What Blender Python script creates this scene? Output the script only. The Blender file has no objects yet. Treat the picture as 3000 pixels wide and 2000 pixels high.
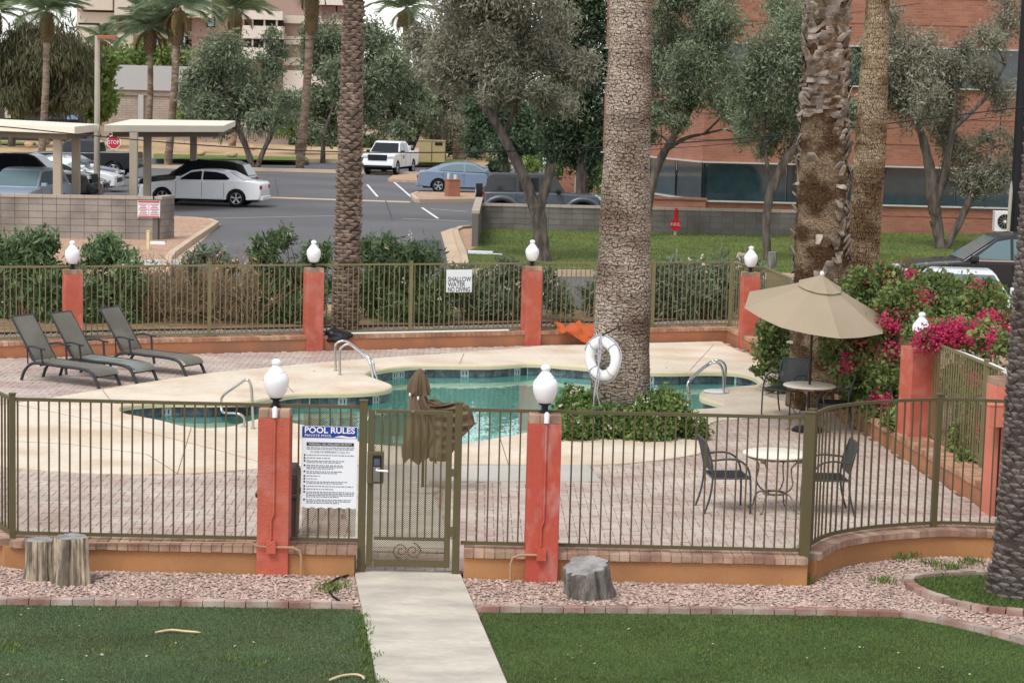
import bpy, math, random
import numpy as np
from mathutils import Vector, Matrix

# ------------------------------------------------------------------ camera, sky, sun, exposure
scene = bpy.context.scene
H = 4.74                                   # camera height above the pool deck (m)
FPX = 6000.0                               # focal length in photo pixels (3000 wide)
PITCH = math.atan(700 / 6000.0)
ROLL = math.radians(1.49)
fw = np.array([0, math.cos(PITCH), -math.sin(PITCH)])
up0 = np.array([0, math.sin(PITCH), math.cos(PITCH)])
rt0 = np.array([1.0, 0, 0])
rt = math.cos(ROLL) * rt0 + math.sin(ROLL) * up0
up = math.cos(ROLL) * up0 - math.sin(ROLL) * rt0
CAM = np.array([0, 0, H])
cd = bpy.data.cameras.new('camera')
cam = bpy.data.objects.new('camera', cd)
scene.collection.objects.link(cam)
cam.matrix_world = Matrix(((rt[0], up[0], -fw[0], 0), (rt[1], up[1], -fw[1], 0), (rt[2], up[2], -fw[2], H), (0, 0, 0, 1)))
cd.sensor_width = 36
cd.lens = 36 * FPX / 3000
cd.clip_start = 0.5
cd.clip_end = 3000
scene.camera = cam

SUN_EL, SUN_AZ = 58, 215                   # degrees; azimuth clockwise from +Y (behind the camera, to its left)
world = bpy.data.worlds.new('World')
scene.world = world
world.use_nodes = True
nt = world.node_tree
nt.nodes.clear()
wo = nt.nodes.new('ShaderNodeOutputWorld')
bg = nt.nodes.new('ShaderNodeBackground')
sky = nt.nodes.new('ShaderNodeTexSky')
sky.sky_type = 'NISHITA'
sky.sun_disc = False
sky.sun_elevation = math.radians(SUN_EL)
sky.sun_rotation = math.radians(SUN_AZ)
sky.air_density = 1.0
sky.dust_density = 0.6
hs = nt.nodes.new('ShaderNodeHueSaturation')     # thin overcast: the blue is mostly veiled
hs.inputs['Saturation'].default_value = 0.2
hs.inputs['Value'].default_value = 1.0
tcw = nt.nodes.new('ShaderNodeTexCoord')
cn = nt.nodes.new('ShaderNodeTexNoise')
cn.inputs['Scale'].default_value = 5.0
cn.inputs['Detail'].default_value = 5.0
cr = nt.nodes.new('ShaderNodeMapRange')
cr.inputs['From Min'].default_value = 0.3
cr.inputs['From Max'].default_value = 0.7
cr.inputs['To Min'].default_value = 0.88
cr.inputs['To Max'].default_value = 1.25
mm = nt.nodes.new('ShaderNodeVectorMath')
mm.operation = 'SCALE'
nt.links.new(tcw.outputs['Generated'], cn.inputs['Vector'])
nt.links.new(cn.outputs['Fac'], cr.inputs['Value'])
nt.links.new(sky.outputs['Color'], hs.inputs['Color'])
nt.links.new(hs.outputs['Color'], mm.inputs[0])
nt.links.new(cr.outputs['Result'], mm.inputs['Scale'])
nt.links.new(mm.outputs[0], bg.inputs['Color'])
bg.inputs['Strength'].default_value = 0.148
nt.links.new(bg.outputs['Background'], wo.inputs['Surface'])

sl = bpy.data.lights.new('sun', 'SUN')
sl.energy = 1.5
sl.angle = math.radians(24)
sl.color = (1.0, 0.975, 0.94)
so = bpy.data.objects.new('sun', sl)
scene.collection.objects.link(so)
_a, _e = math.radians(SUN_AZ), math.radians(SUN_EL)
_sd = Vector((math.sin(_a) * math.cos(_e), math.cos(_a) * math.cos(_e), math.sin(_e)))
so.rotation_euler = (-_sd).to_track_quat('-Z', 'Y').to_euler()
so.location = (-10, -10, 30)

vs = scene.view_settings
vs.view_transform = 'Standard'
vs.look = 'None'
vs.exposure = 0.45
vs.gamma = 1.0
vs.use_curve_mapping = False
scene.render.engine = 'CYCLES'
scene.cycles.max_bounces = 6
scene.cycles.diffuse_bounces = 3
scene.cycles.glossy_bounces = 3
scene.cycles.transmission_bounces = 4
scene.cycles.transparent_max_bounces = 12
scene.cycles.use_denoising = True
scene.cycles.caustics_reflective = False
scene.cycles.caustics_refractive = False

# ------------------------------------------------------------------ survey helpers: a sight line of the photo met with a known plane
def ray(x, y):
    return fw * FPX + rt * (x - 1500) - up * (y - 1000)
def at(x, y, z=0.0):
    d = ray(x, y)
    return CAM + d * ((z - H) / d[2])
def aty(x, y, Y):
    d = ray(x, y)
    return CAM + d * (Y / d[1])
def mpp(p):                                # metres per photo pixel at a point
    return float((np.array(p) - CAM) @ fw) / FPX
ZO = 0.30                                  # level of the car park and street, above the pool deck

# ------------------------------------------------------------------ mesh helpers
COL = scene.collection
rng = np.random.default_rng(7)
random.seed(7)
def V(*a): return np.array(a, float)
def unit(v):
    v = np.asarray(v, float)
    return v / (np.linalg.norm(v) + 1e-12)
class MB:
    def __init__(s):
        s.v, s.f, s.uv, s.mi, s.cur = [], [], None, [], 0
    def add(s, vs_, fs):
        o = len(s.v)
        s.v.extend([tuple(float(c) for c in p) for p in vs_])
        s.f.extend([tuple(i + o for i in f) for f in fs])
        s.mi.extend([s.cur] * len(fs))
        return s
    def mat(s, i):
        s.cur = i
        return s
    def box(s, c, sz, rz=0.0, taper=1.0, rot=None):
        x, y, z = sz[0] / 2, sz[1] / 2, sz[2] / 2
        pts = [(-x, -y, -z), (x, -y, -z), (x, y, -z), (-x, y, -z), (-x * taper, -y * taper, z), (x * taper, -y * taper, z), (x * taper, y * taper, z), (-x * taper, y * taper, z)]
        R = rot if rot is not None else Matrix.Rotation(rz, 3, 'Z')
        pts = [tuple(R @ Vector(p) + Vector(c)) for p in pts]
        return s.add(pts, [(0, 3, 2, 1), (4, 5, 6, 7), (0, 1, 5, 4), (1, 2, 6, 5), (2, 3, 7, 6), (3, 0, 4, 7)])
    def bar(s, p, q, w, h, upv=(0, 0, 1)):
        p, q = V(*p), V(*q)
        d = unit(q - p)
        u_ = np.array(upv, float)
        if abs(d @ u_) > 0.98: u_ = V(0, 1, 0)
        a = unit(np.cross(d, u_)) * w / 2
        b = unit(np.cross(a, d)) * h / 2
        pts = [p - a - b, p + a - b, p + a + b, p - a + b, q - a - b, q + a - b, q + a + b, q - a + b]
        return s.add(pts, [(0, 1, 2, 3), (7, 6, 5, 4), (0, 4, 5, 1), (1, 5, 6, 2), (2, 6, 7, 3), (3, 7, 4, 0)])
    def tube(s, pts, r, n=8, cap=True):
        pts = [V(*p) for p in pts]
        rs = [r] * len(pts) if np.isscalar(r) else list(r)
        ref = V(0, 0, 1)
        d0 = unit(pts[1] - pts[0])
        if abs(d0 @ ref) > 0.9: ref = V(1, 0, 0)
        a = unit(np.cross(d0, ref))
        vs_, fs = [], []
        for i, p in enumerate(pts):
            if i == 0: d = d0
            elif i == len(pts) - 1: d = unit(pts[i] - pts[i - 1])
            else: d = unit(unit(pts[i + 1] - p) + unit(p - pts[i - 1]))
            a = unit(a - d * (a @ d))
            b = np.cross(d, a)
            for k in range(n):
                t = 2 * math.pi * k / n
                vs_.append(p + (a * math.cos(t) + b * math.sin(t)) * rs[i])
        for i in range(len(pts) - 1):
            for k in range(n):
                k2 = (k + 1) % n
                fs.append((i * n + k, i * n + k2, (i + 1) * n + k2, (i + 1) * n + k))
        if cap:
            fs.append(tuple(range(n - 1, -1, -1)))
            fs.append(tuple((len(pts) - 1) * n + k for k in range(n)))
        return s.add(vs_, fs)
    def lathe(s, prof, n=24, c=(0, 0, 0), sx=1.0, sy=1.0):
        vs_, fs = [], []
        for r, z in prof:
            for k in range(n):
                t = 2 * math.pi * k / n
                vs_.append((c[0] + r * sx * math.cos(t), c[1] + r * sy * math.sin(t), c[2] + z))
        m = len(prof)
        for i in range(m - 1):
            for k in range(n):
                k2 = (k + 1) % n
                fs.append((i * n + k, i * n + k2, (i + 1) * n + k2, (i + 1) * n + k))
        fs.append(tuple(range(n - 1, -1, -1)))
        fs.append(tuple((m - 1) * n + k for k in range(n)))
        return s.add(vs_, fs)
    def prism(s, poly, z0, z1, bottom=True):
        n = len(poly)
        ar = sum(poly[i][0] * poly[(i + 1) % n][1] - poly[(i + 1) % n][0] * poly[i][1] for i in range(n))
        if ar < 0: poly = poly[::-1]
        vs_ = [(p[0], p[1], z0) for p in poly] + [(p[0], p[1], z1) for p in poly]
        fs = [tuple(range(n, 2 * n))] + ([tuple(range(n - 1, -1, -1))] if bottom else [])
        fs += [(i, (i + 1) % n, n + (i + 1) % n, n + i) for i in range(n)]
        return s.add(vs_, fs)
    def sheet(s, poly, z):
        n = len(poly)
        ar = sum(poly[i][0] * poly[(i + 1) % n][1] - poly[(i + 1) % n][0] * poly[i][1] for i in range(n))
        if ar < 0: poly = poly[::-1]
        return s.add([(p[0], p[1], z) for p in poly], [tuple(range(n))])
    def mesh(s, name='mesh'):
        me = bpy.data.meshes.new(name)
        me.from_pydata(s.v, [], s.f)
        if max(s.mi or [0]) > 0:
            me.polygons.foreach_set('material_index', s.mi)
        if s.uv is not None:
            ul = me.uv_layers.new(name='UVMap')
            li = np.zeros(len(me.loops), int)
            me.loops.foreach_get('vertex_index', li)
            ul.data.foreach_set('uv', np.asarray(s.uv, float)[li].ravel())
        return me
    def build(s, name, mats, parent=None, smooth=False, loc=None, rz=0.0, bevel=0):
        return link(name, s.mesh(name), mats, parent, smooth, loc, rz, bevel)

def link(name, me, mats, parent=None, smooth=False, loc=None, rz=0.0, bevel=0):
    if not isinstance(mats, (list, tuple)): mats = [mats]
    if len(me.materials) == 0:
        for m in mats: me.materials.append(m)
    if smooth:
        me.polygons.foreach_set('use_smooth', [True] * len(me.polygons))
        if smooth != True:
            me.set_sharp_from_angle(angle=math.radians(smooth))
    o = bpy.data.objects.new(name, me)
    COL.objects.link(o)
    if parent is not None: o.parent = parent
    if loc is not None: o.location = loc
    o.rotation_euler = (0, 0, rz)
    if bevel:
        b = o.modifiers.new('bevel', 'BEVEL')
        b.width = bevel
        b.segments = 2
        b.limit_method = 'ANGLE'
        b.angle_limit = math.radians(40)
    return o
def tag(o, label=None, cat=None, group=None, kind=None):
    if label: o['label'] = label
    if cat: o['category'] = cat
    if group: o['group'] = group
    if kind: o['kind'] = kind
    return o
def thing(name, label, cat, loc=(0, 0, 0), rz=0.0, group=None):
    o = bpy.data.objects.new(name, None)
    COL.objects.link(o)
    o.location = loc
    o.rotation_euler = (0, 0, rz)
    o.empty_display_size = 0.2
    return tag(o, label, cat, group, 'thing')
def copy_tree(o, parent=None):
    c = o.copy()
    COL.objects.link(c)
    c.parent = parent
    for ch in KIDS.get(o.name, []) or [k for k in bpy.data.objects if k.parent == o]:
        copy_tree(ch, c)
    return c
KIDS = {}
def text(name, s, size, mat, parent, loc, rot, extrude=0.001, align='LEFT', sx=1.0, bold=0.0):
    cu = bpy.data.curves.new(name, 'FONT')
    cu.body = s
    cu.size = size
    cu.align_x = align
    cu.extrude = extrude
    cu.offset = bold
    cu.materials.append(mat)
    o = bpy.data.objects.new(name, cu)
    COL.objects.link(o)
    o.parent = parent
    o.location = loc
    o.rotation_euler = rot
    o.scale = (sx, 1, 1)
    return o
def inpoly(p, poly):
    x, y = p[0], p[1]
    c = False
    n = len(poly)
    j = n - 1
    for i in range(n):
        if (poly[i][1] > y) != (poly[j][1] > y) and x < (poly[j][0] - poly[i][0]) * (y - poly[i][1]) / (poly[j][1] - poly[i][1]) + poly[i][0]:
            c = not c
        j = i
    return c
def smooth_closed(pts, k=5):                # Catmull-Rom through closed points
    pts = [V(p[0], p[1]) for p in pts]
    n = len(pts)
    out = []
    for i in range(n):
        p0, p1, p2, p3 = pts[i - 1], pts[i], pts[(i + 1) % n], pts[(i + 2) % n]
        for j in range(k):
            t = j / k
            out.append(0.5 * (2 * p1 + (p2 - p0) * t + (2 * p0 - 5 * p1 + 4 * p2 - p3) * t * t + (3 * p1 - p0 - 3 * p2 + p3) * t ** 3))
    return out
def smooth_open(pts, k=6):
    pts = [V(*p) for p in pts]
    ex = [2 * pts[0] - pts[1]] + pts + [2 * pts[-1] - pts[-2]]
    out = []
    for i in range(1, len(ex) - 2):
        p0, p1, p2, p3 = ex[i - 1], ex[i], ex[i + 1], ex[i + 2]
        for j in range(k):
            t = j / k
            out.append(0.5 * (2 * p1 + (p2 - p0) * t + (2 * p0 - 5 * p1 + 4 * p2 - p3) * t * t + (3 * p1 - p0 - 3 * p2 + p3) * t ** 3))
    out.append(pts[-1])
    return out
def along(pts, step, start=0.0):            # points and headings every `step` along a polyline
    pts = [V(*p) for p in pts]
    res = []
    need = start
    for a, b in zip(pts[:-1], pts[1:]):
        L = np.linalg.norm(b - a)
        while need <= L:
            res.append((a + (b - a) * need / L, math.atan2(b[1] - a[1], b[0] - a[0])))
            need += step
        need -= L
    return res

# ------------------------------------------------------------------ materials
def s2l(c):
    return tuple((x / 255 / 12.92) if x / 255 <= 0.04045 else ((x / 255 + 0.055) / 1.055) ** 2.4 for x in c)
MATS = {}
def mat(name, rgb, rough=0.75, var=0.12, scale=2.0, fine=25.0, bump=0.0, bscale=60.0, metal=0.0, spec=0.3, rnd=0.0, rgb2=None, mixscale=None, transl=0.0, tint=False, thr=(0.4, 0.62), stretch=None, coat=0.0, facernd=0.0):
    """plain procedural surface: base colour with coarse and fine mottling, optional second colour in patches, bump and per-object variation"""
    m = bpy.data.materials.new(name)
    m.use_nodes = True
    n, l = m.node_tree.nodes, m.node_tree.links
    b = n['Principled BSDF']
    b.inputs['Roughness'].default_value = rough
    b.inputs['Metallic'].default_value = metal
    b.inputs['Specular IOR Level'].default_value = spec
    if coat: b.inputs['Coat Weight'].default_value = coat
    g = n.new('ShaderNodeNewGeometry')
    vec = g.outputs['Position']
    if stretch:
        mp = n.new('ShaderNodeMapping')
        mp.inputs['Scale'].default_value = stretch
        l.new(vec, mp.inputs['Vector'])
        vec = mp.outputs['Vector']
    def noise(sc, det=4):
        t = n.new('ShaderNodeTexNoise')
        t.inputs['Scale'].default_value = sc
        t.inputs['Detail'].default_value = det
        l.new(vec, t.inputs['Vector'])
        return t.outputs['Fac']
    def maprange(src, a, c, lo, hi):
        t = n.new('ShaderNodeMapRange')
        t.inputs['From Min'].default_value = a
        t.inputs['From Max'].default_value = c
        t.inputs['To Min'].default_value = lo
        t.inputs['To Max'].default_value = hi
        l.new(src, t.inputs['Value'])
        return t.outputs['Result']
    def math_(op, a, c):
        t = n.new('ShaderNodeMath')
        t.operation = op
        for i, q in enumerate((a, c)):
            if isinstance(q, (int, float)): t.inputs[i].default_value = q
            else: l.new(q, t.inputs[i])
        return t.outputs[0]
    c1 = s2l(rgb)
    colr = n.new('ShaderNodeRGB')
    colr.outputs[0].default_value = (*c1, 1)
    col = colr.outputs[0]
    if rgb2 is not None:
        mx = n.new('ShaderNodeMix')
        mx.data_type = 'RGBA'
        mx.inputs['B'].default_value = (*s2l(rgb2), 1)
        l.new(col, mx.inputs['A'])
        if tint:
            at_ = n.new('ShaderNodeAttribute')
            at_.attribute_name = 'tint'
            l.new(at_.outputs['Fac'], mx.inputs['Factor'])
        else:
            l.new(maprange(noise(mixscale or scale, 5), thr[0], thr[1], 0, 1), mx.inputs['Factor'])
        col = mx.outputs['Result']
    f = math_('MULTIPLY', maprange(noise(scale), 0.3, 0.7, 1 - var, 1 + var), maprange(noise(fine, 3), 0.3, 0.7, 1 - var * 0.7, 1 + var * 0.7))
    if rnd:
        oi = n.new('ShaderNodeObjectInfo')
        f = math_('MULTIPLY', f, maprange(oi.outputs['Random'], 0, 1, 1 - rnd, 1 + rnd))
    if facernd:
        f = math_('MULTIPLY', f, maprange(g.outputs['Random Per Island'], 0, 1, 1 - facernd, 1 + facernd))
    sc = n.new('ShaderNodeVectorMath')
    sc.operation = 'SCALE'
    l.new(col, sc.inputs[0])
    l.new(f, sc.inputs['Scale'])
    l.new(sc.outputs[0], b.inputs['Base Color'])
    if bump:
        bp = n.new('ShaderNodeBump')
        bp.inputs['Strength'].default_value = bump
        bp.inputs['Distance'].default_value = 0.02
        l.new(noise(bscale, 5), bp.inputs['Height'])
        l.new(bp.outputs['Normal'], b.inputs['Normal'])
    if transl:
        out = n['Material Output']
        tr = n.new('ShaderNodeBsdfTranslucent')
        l.new(sc.outputs[0], tr.inputs['Color'])
        ms = n.new('ShaderNodeMixShader')
        ms.inputs[0].default_value = transl
        l.new(b.outputs[0], ms.inputs[1])
        l.new(tr.outputs[0], ms.inputs[2])
        l.new(ms.outputs[0], out.inputs['Surface'])
    MATS[name] = m
    return m
# ------------------------------------------------------------------ shared materials
m_gravel = mat('pink_gravel', (176, 154, 142), 0.95, 0.16, 1.2, 60, 0.6, 90, rgb2=(140, 112, 98), mixscale=70, thr=(.45, .7))
m_stone = mat('gravel_stone', (202, 178, 165), 0.95, 0.12, 2, 40, rgb2=(158, 132, 120), mixscale=24, thr=(.4, .62), facernd=0.28)
m_lawn = mat('lawn_soil', (76, 98, 60), 0.95, 0.22, 0.9, 30, 0.8, 120, rgb2=(74, 84, 50), mixscale=1.3)
m_path = mat('broomed_concrete', (204, 196, 181), 0.9, 0.10, 2.2, 18, 0.35, 70, rgb2=(178, 171, 160), mixscale=1.7, stretch=(0.8, 1.5, 1), thr=(.42, .7))
m_conc = mat('grey_concrete', (190, 184, 176), 0.9, 0.08, 1.2, 20, 0.25, 60)
m_stucco = mat('ochre_stucco', (187, 136, 92), 0.95, 0.05, 1.1, 30, 0.5, 160, rgb2=(168, 122, 84), mixscale=0.9)
m_stucco_far = mat('orange_stucco', (186, 126, 92), 0.95, 0.07, 1.5, 30, 0.5, 160, rgb2=(158, 116, 92), mixscale=1.2)
m_brick = mat('cap_brick', (158, 122, 104), 0.95, 0.10, 6, 70, 0.5, 120, rnd=0.22, rgb2=(188, 160, 138), mixscale=3.2)
m_brick_far = mat('cap_brick_orange', (172, 124, 98), 0.95, 0.10, 6, 70, 0.5, 120, rnd=0.2, rgb2=(196, 158, 130), mixscale=2.2)
m_mortar = mat('mortar', (150, 134, 118), 0.98, 0.08, 4, 50)
m_coral = mat('coral_paint', (192, 100, 81), 0.88, 0.09, 2.2, 14, 0.6, 70, rgb2=(202, 126, 112), mixscale=3.1, thr=(.5, .72))
m_coral_worn = mat('coral_paint_worn', (190, 88, 72), 0.88, 0.08, 2.0, 25, 0.4, 90, rgb2=(206, 156, 148), mixscale=2.6, thr=(.52, .75), stretch=(1.6, 1.6, .8))
m_salmon = mat('salmon_paint', (214, 130, 108), 0.85, 0.07, 1.6, 18, 0.35, 90)
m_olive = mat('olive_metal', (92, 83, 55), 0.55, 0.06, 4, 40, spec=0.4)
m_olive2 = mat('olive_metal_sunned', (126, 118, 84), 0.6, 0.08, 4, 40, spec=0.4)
m_paver = mat('clay_paver', (194, 179, 168), 0.95, 0.07, 1.2, 50, 0.3, 120, rnd=0.09, facernd=0.09, rgb2=(178, 156, 146), mixscale=1.3)
m_bed = mat('paver_sand', (150, 132, 122), 0.98, 0.1, 3, 60)
m_deck = mat('acrylic_deck', (231, 217, 197), 0.9, 0.08, 0.9, 9, 0.4, 240, rgb2=(218, 194, 168), mixscale=0.8, thr=(.45, .66))
m_coping = mat('coping', (224, 206, 172), 0.85, 0.05, 1.2, 60, 0.25, 200)
m_joint = mat('joint_filler', (150, 122, 92), 0.95, 0.1, 4, 50)
m_asphalt = mat('asphalt', (110, 109, 111), 0.92, 0.07, 0.25, 40, 0.3, 140, rgb2=(100, 98, 100), mixscale=0.12)
m_asphalt2 = mat('asphalt_patch', (82, 82, 86), 0.9, 0.06, 0.4, 40, 0.3, 140)
m_kerb = mat('kerb_concrete', (202, 180, 156), 0.92, 0.08, 0.6, 18, 0.2, 60)
m_farlawn = mat('far_lawn', (84, 102, 52), 0.95, 0.16, 0.35, 6, 0.4, 30, rgb2=(104, 112, 52), mixscale=0.3)
m_tan = mat('tan_gravel', (196, 164, 140), 0.95, 0.10, 0.9, 24, 0.5, 60, rgb2=(170, 138, 116), mixscale=9)
m_street = mat('street_asphalt', (104, 104, 108), 0.9, 0.05, 0.15, 20)
m_white = mat('white_plastic', (240, 240, 240), 0.35, 0.02, 4, 30, spec=0.5)
m_globe = mat('white_globe_acrylic', (246, 246, 248), 0.28, 0.01, 4, 30, spec=0.5)
m_black = mat('black_metal', (28, 28, 30), 0.5, 0.1, 4, 30)
m_steel = mat('stainless_steel', (200, 200, 200), 0.22, 0.06, 6, 60, metal=1.0)
m_tile = mat('dark_blue_tile', (78, 84, 90), 0.25, 0.2, 8, 40, spec=0.6, rnd=0.35, rgb2=(108, 112, 118), mixscale=9)
m_plaster = mat('pool_plaster', (190, 222, 214), 0.9, 0.05, 0.8, 14)

def water_material():
    m = bpy.data.materials.new('pool_water')
    m.use_nodes = True
    n, l = m.node_tree.nodes, m.node_tree.links
    n.remove(n['Principled BSDF'])
    out = n['Material Output']
    tr = n.new('ShaderNodeBsdfTransparent')
    tr.inputs['Color'].default_value = (0.77, 0.955, 0.945, 1)
    gl = n.new('ShaderNodeBsdfGlossy')
    gl.inputs['Roughness'].default_value = 0.015
    gl.inputs['Color'].default_value = (0.9, 0.97, 0.98, 1)
    fr = n.new('ShaderNodeFresnel')
    fr.inputs['IOR'].default_value = 1.33
    mx = n.new('ShaderNodeMixShader')
    g = n.new('ShaderNodeNewGeometry')
    mp = n.new('ShaderNodeMapping')
    mp.inputs['Scale'].default_value = (1.0, 0.55, 1)
    ns = n.new('ShaderNodeTexNoise')
    ns.inputs['Scale'].default_value = 3.2
    ns.inputs['Detail'].default_value = 2.5
    bp = n.new('ShaderNodeBump')
    bp.inputs['Strength'].default_value = 0.13
    bp.inputs['Distance'].default_value = 0.05
    l.new(g.outputs['Position'], mp.inputs['Vector'])
    l.new(mp.outputs['Vector'], ns.inputs['Vector'])
    l.new(ns.outputs['Fac'], bp.inputs['Height'])
    l.new(bp.outputs['Normal'], gl.inputs['Normal'])
    l.new(bp.outputs['Normal'], fr.inputs['Normal'])
    l.new(fr.outputs[0], mx.inputs[0])
    l.new(tr.outputs[0], mx.inputs[1])
    l.new(gl.outputs[0], mx.inputs[2])
    l.new(mx.outputs[0], out.inputs['Surface'])
    return m
m_water = water_material()

def structure(o): return tag(o, kind='structure')
def P2(pts, z=0.0): return [tuple(at(x, y, z)[:2]) for x, y in pts]

# ------------------------------------------------------------------ ground
big = [(-900, -40), (900, -40), (900, 1500), (-900, 1500)]
NEARW = [(-4.95, 20.14), (3.0, 20.29)]
# the outer ground: a tan sheet that reaches the horizon, with the pool yard's lower ground left out
far_inner = [(-16.0, 33.32), (-7.75, 36.79), (0.45, 40.24), (4.45, 41.92)]
right_line = [(4.5, 41.85), (4.95, 38.6), (5.35, 31.1), (5.68, 26.8), (5.98, 24.0), (6.15, 22.0), (6.4, 19.8), (9, 10), (9, -40)]
outer = far_inner + right_line[1:] + [(900, -40), (900, 1500), (-900, 1500), (-900, 33.32)]
structure(MB().sheet(outer, ZO - 0.03).build('ground', m_tan))
SUBSOIL = ([(-40, -40), (9.2, -40), (9.2, 10), (6.4, 20), (6.3, 24.0), (5.7, 31), (5.1, 39), (4.7, 42.2), (0.4, 40.5), (-16, 33.7), (-40, 33.7)])

# ------------------------------------------------------------------ swimming pool
pool_px = [(345, 1196), (372, 1184), (478, 1176), (612, 1176), (717, 1173), (776, 1165), (865, 1151), (1000, 1148), (1060, 1146), (1108, 1142), (1136, 1136), (1144, 1129), (1135, 1122), (1108, 1112), (1079, 1101), (1067, 1095), (1076, 1088), (1108, 1081), (1153, 1074), (1227, 1068), (1346, 1068), (1436, 1068), (1495, 1065), (1540, 1062), (1600, 1063), (1636, 1066), (1724, 1073), (1830, 1082), (1908, 1087), (1976, 1088), (2061, 1086), (2146, 1088), (2197, 1096), (2226, 1112), (2218, 1126), (2153, 1132), (2102, 1138), (2066, 1144), (2055, 1153), (2062, 1164), (2102, 1176), (2124, 1184), (2097, 1194), (2026, 1199), (1900, 1210), (1750, 1227), (1640, 1246), (1540, 1267), (1465, 1281), (1340, 1301), (1220, 1308), (1110, 1302), (1030, 1288), (960, 1266), (895, 1246), (853, 1237), (800, 1228), (767, 1226), (746, 1229), (717, 1237), (687, 1246), (657, 1251), (597, 1254), (568, 1252), (523, 1245), (478, 1233), (419, 1221), (360, 1209)]
pool = smooth_closed(P2(pool_px, 0.012), 4)
def signed_area(p): return 0.5 * sum(p[i][0] * p[(i + 1) % len(p)][1] - p[(i + 1) % len(p)][0] * p[i][1] for i in range(len(p)))
if signed_area(pool) < 0: pool = pool[::-1]
def offset_closed(poly, d):                 # positive d moves outwards for a counter-clockwise ring
    n = len(poly)
    out = []
    for i in range(n):
        t = unit(poly[(i + 1) % n] - poly[i - 1])
        out.append(poly[i] + V(t[1], -t[0]) * d)
    return out
def ring(mb, a, za, b, zb, flip=False):
    n = len(a)
    vs_ = [(p[0], p[1], za) for p in a] + [(p[0], p[1], zb) for p in b]
    fs = [((i, (i + 1) % n, n + (i + 1) % n, n + i) if not flip else (n + i, n + (i + 1) % n, (i + 1) % n, i)) for i in range(n)]
    mb.add(vs_, fs)
deck_px_back = [(-260, 1238), (0, 1190), (128, 1170), (300, 1142), (598, 1096), (746, 1081), (985, 1059), (1108, 1050), (1346, 1034), (1546, 1019)]
deck_back = P2(deck_px_back)
deck_right = [(0.6, 40.0), (4.22, 41.5), (4.45, 40.0), (4.78, 38.4), (4.95, 35.5)]
deck_bed = P2([(2235, 1158), (2293, 1176), (2345, 1197), (2340, 1212)])
deck_front = P2([(2280, 1217), (2217, 1224), (2153, 1230), (2082, 1240), (2066, 1290), (2056, 1325), (2000, 1339), (1900, 1352), (1760, 1362), (1400, 1362), (1100, 1362), (860, 1366), (759, 1374), (574, 1387), (306, 1389), (38, 1371), (-260, 1330)])
deck_poly = smooth_open(deck_back, 3) + [V(*p) for p in deck_right] + [V(*p) for p in deck_bed] + smooth_open(deck_front, 3)
from mathutils.geometry import delaunay_2d_cdt
def cdt_sheet(outer_, holes, z):
    vs_ = [Vector((p[0], p[1])) for p in outer_]
    ed = [(i, (i + 1) % len(outer_)) for i in range(len(outer_))]
    for h in holes:
        o = len(vs_)
        vs_ += [Vector((p[0], p[1])) for p in h]
        ed += [(o + i, o + (i + 1) % len(h)) for i in range(len(h))]
    rv, re_, rf, *_ = delaunay_2d_cdt(vs_, ed, [], 0, 1e-5)
    fs = []
    for f in rf:
        c = sum((rv[i] for i in f), Vector((0, 0))) / len(f)
        if inpoly(c, outer_) and not any(inpoly(c, h) for h in holes):
            a = [rv[i] for i in f]
            ar = (a[1] - a[0]).cross(a[2] - a[0])
            fs.append(tuple(f) if ar > 0 else tuple(f)[::-1])
    return [(p.x, p.y, z) for p in rv], fs
mb = MB()
mb.add(*cdt_sheet(deck_poly, [pool], 0.012))
deck = structure(mb.build('pool_deck', m_deck))
mb = MB()
rv_ = deck_poly if signed_area(deck_poly) > 0 else deck_poly[::-1]
ring(mb, rv_, -0.03, rv_, 0.012)
mb.build('deck_edge', m_deck, deck)
swim = thing('swimming_pool', 'freeform swimming pool of teal water with dark blue tile band and beige coping', 'swimming pool', (0, 33, -1.4))
def under(o, root):                        # parent while keeping world-space mesh coordinates
    o.parent = root
    o.location = Vector(o.location) - root.location
    return o
cop = MB()
pa, pb, pc = offset_closed(pool, -0.02), offset_closed(pool, -0.035), offset_closed(pool, 0.03)
ring(cop, pool, 0.0125, pa, 0.006, True)
ring(cop, pa, 0.006, pb, -0.02, True)
ring(cop, pb, -0.02, pb, -0.075, True)
ring(cop, pb, -0.075, pc, -0.082, True)
under(cop.build('coping', m_coping, None, 50), swim)
sh = MB()
ring(sh, pc, -0.065, pc, -1.25, True)
sh.add(*cdt_sheet(pc, [], -1.25))
under(sh.build('pool_shell', m_plaster), swim)
wt = MB()
wt.add(*cdt_sheet(pc, [], -0.20))
under(wt.build('water', m_water), swim)
tile_me = MB().box((0, 0, 0), (0.146, 0.02, 0.146)).mesh('tile')
closed = [V(p[0], p[1]) for p in pc] + [V(*pc[0])]
wt_tile = mat('white_depth_tile', (196, 200, 200), 0.3, 0.05, 5, 50)
whites = [tuple(at(x, y, -0.12)[:2]) for x, y in ((492, 1195), (1000, 1172), (1110, 1172), (1165, 1096), (1357, 1093), (1510, 1090), (1903, 1110), (708, 1206))]
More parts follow.
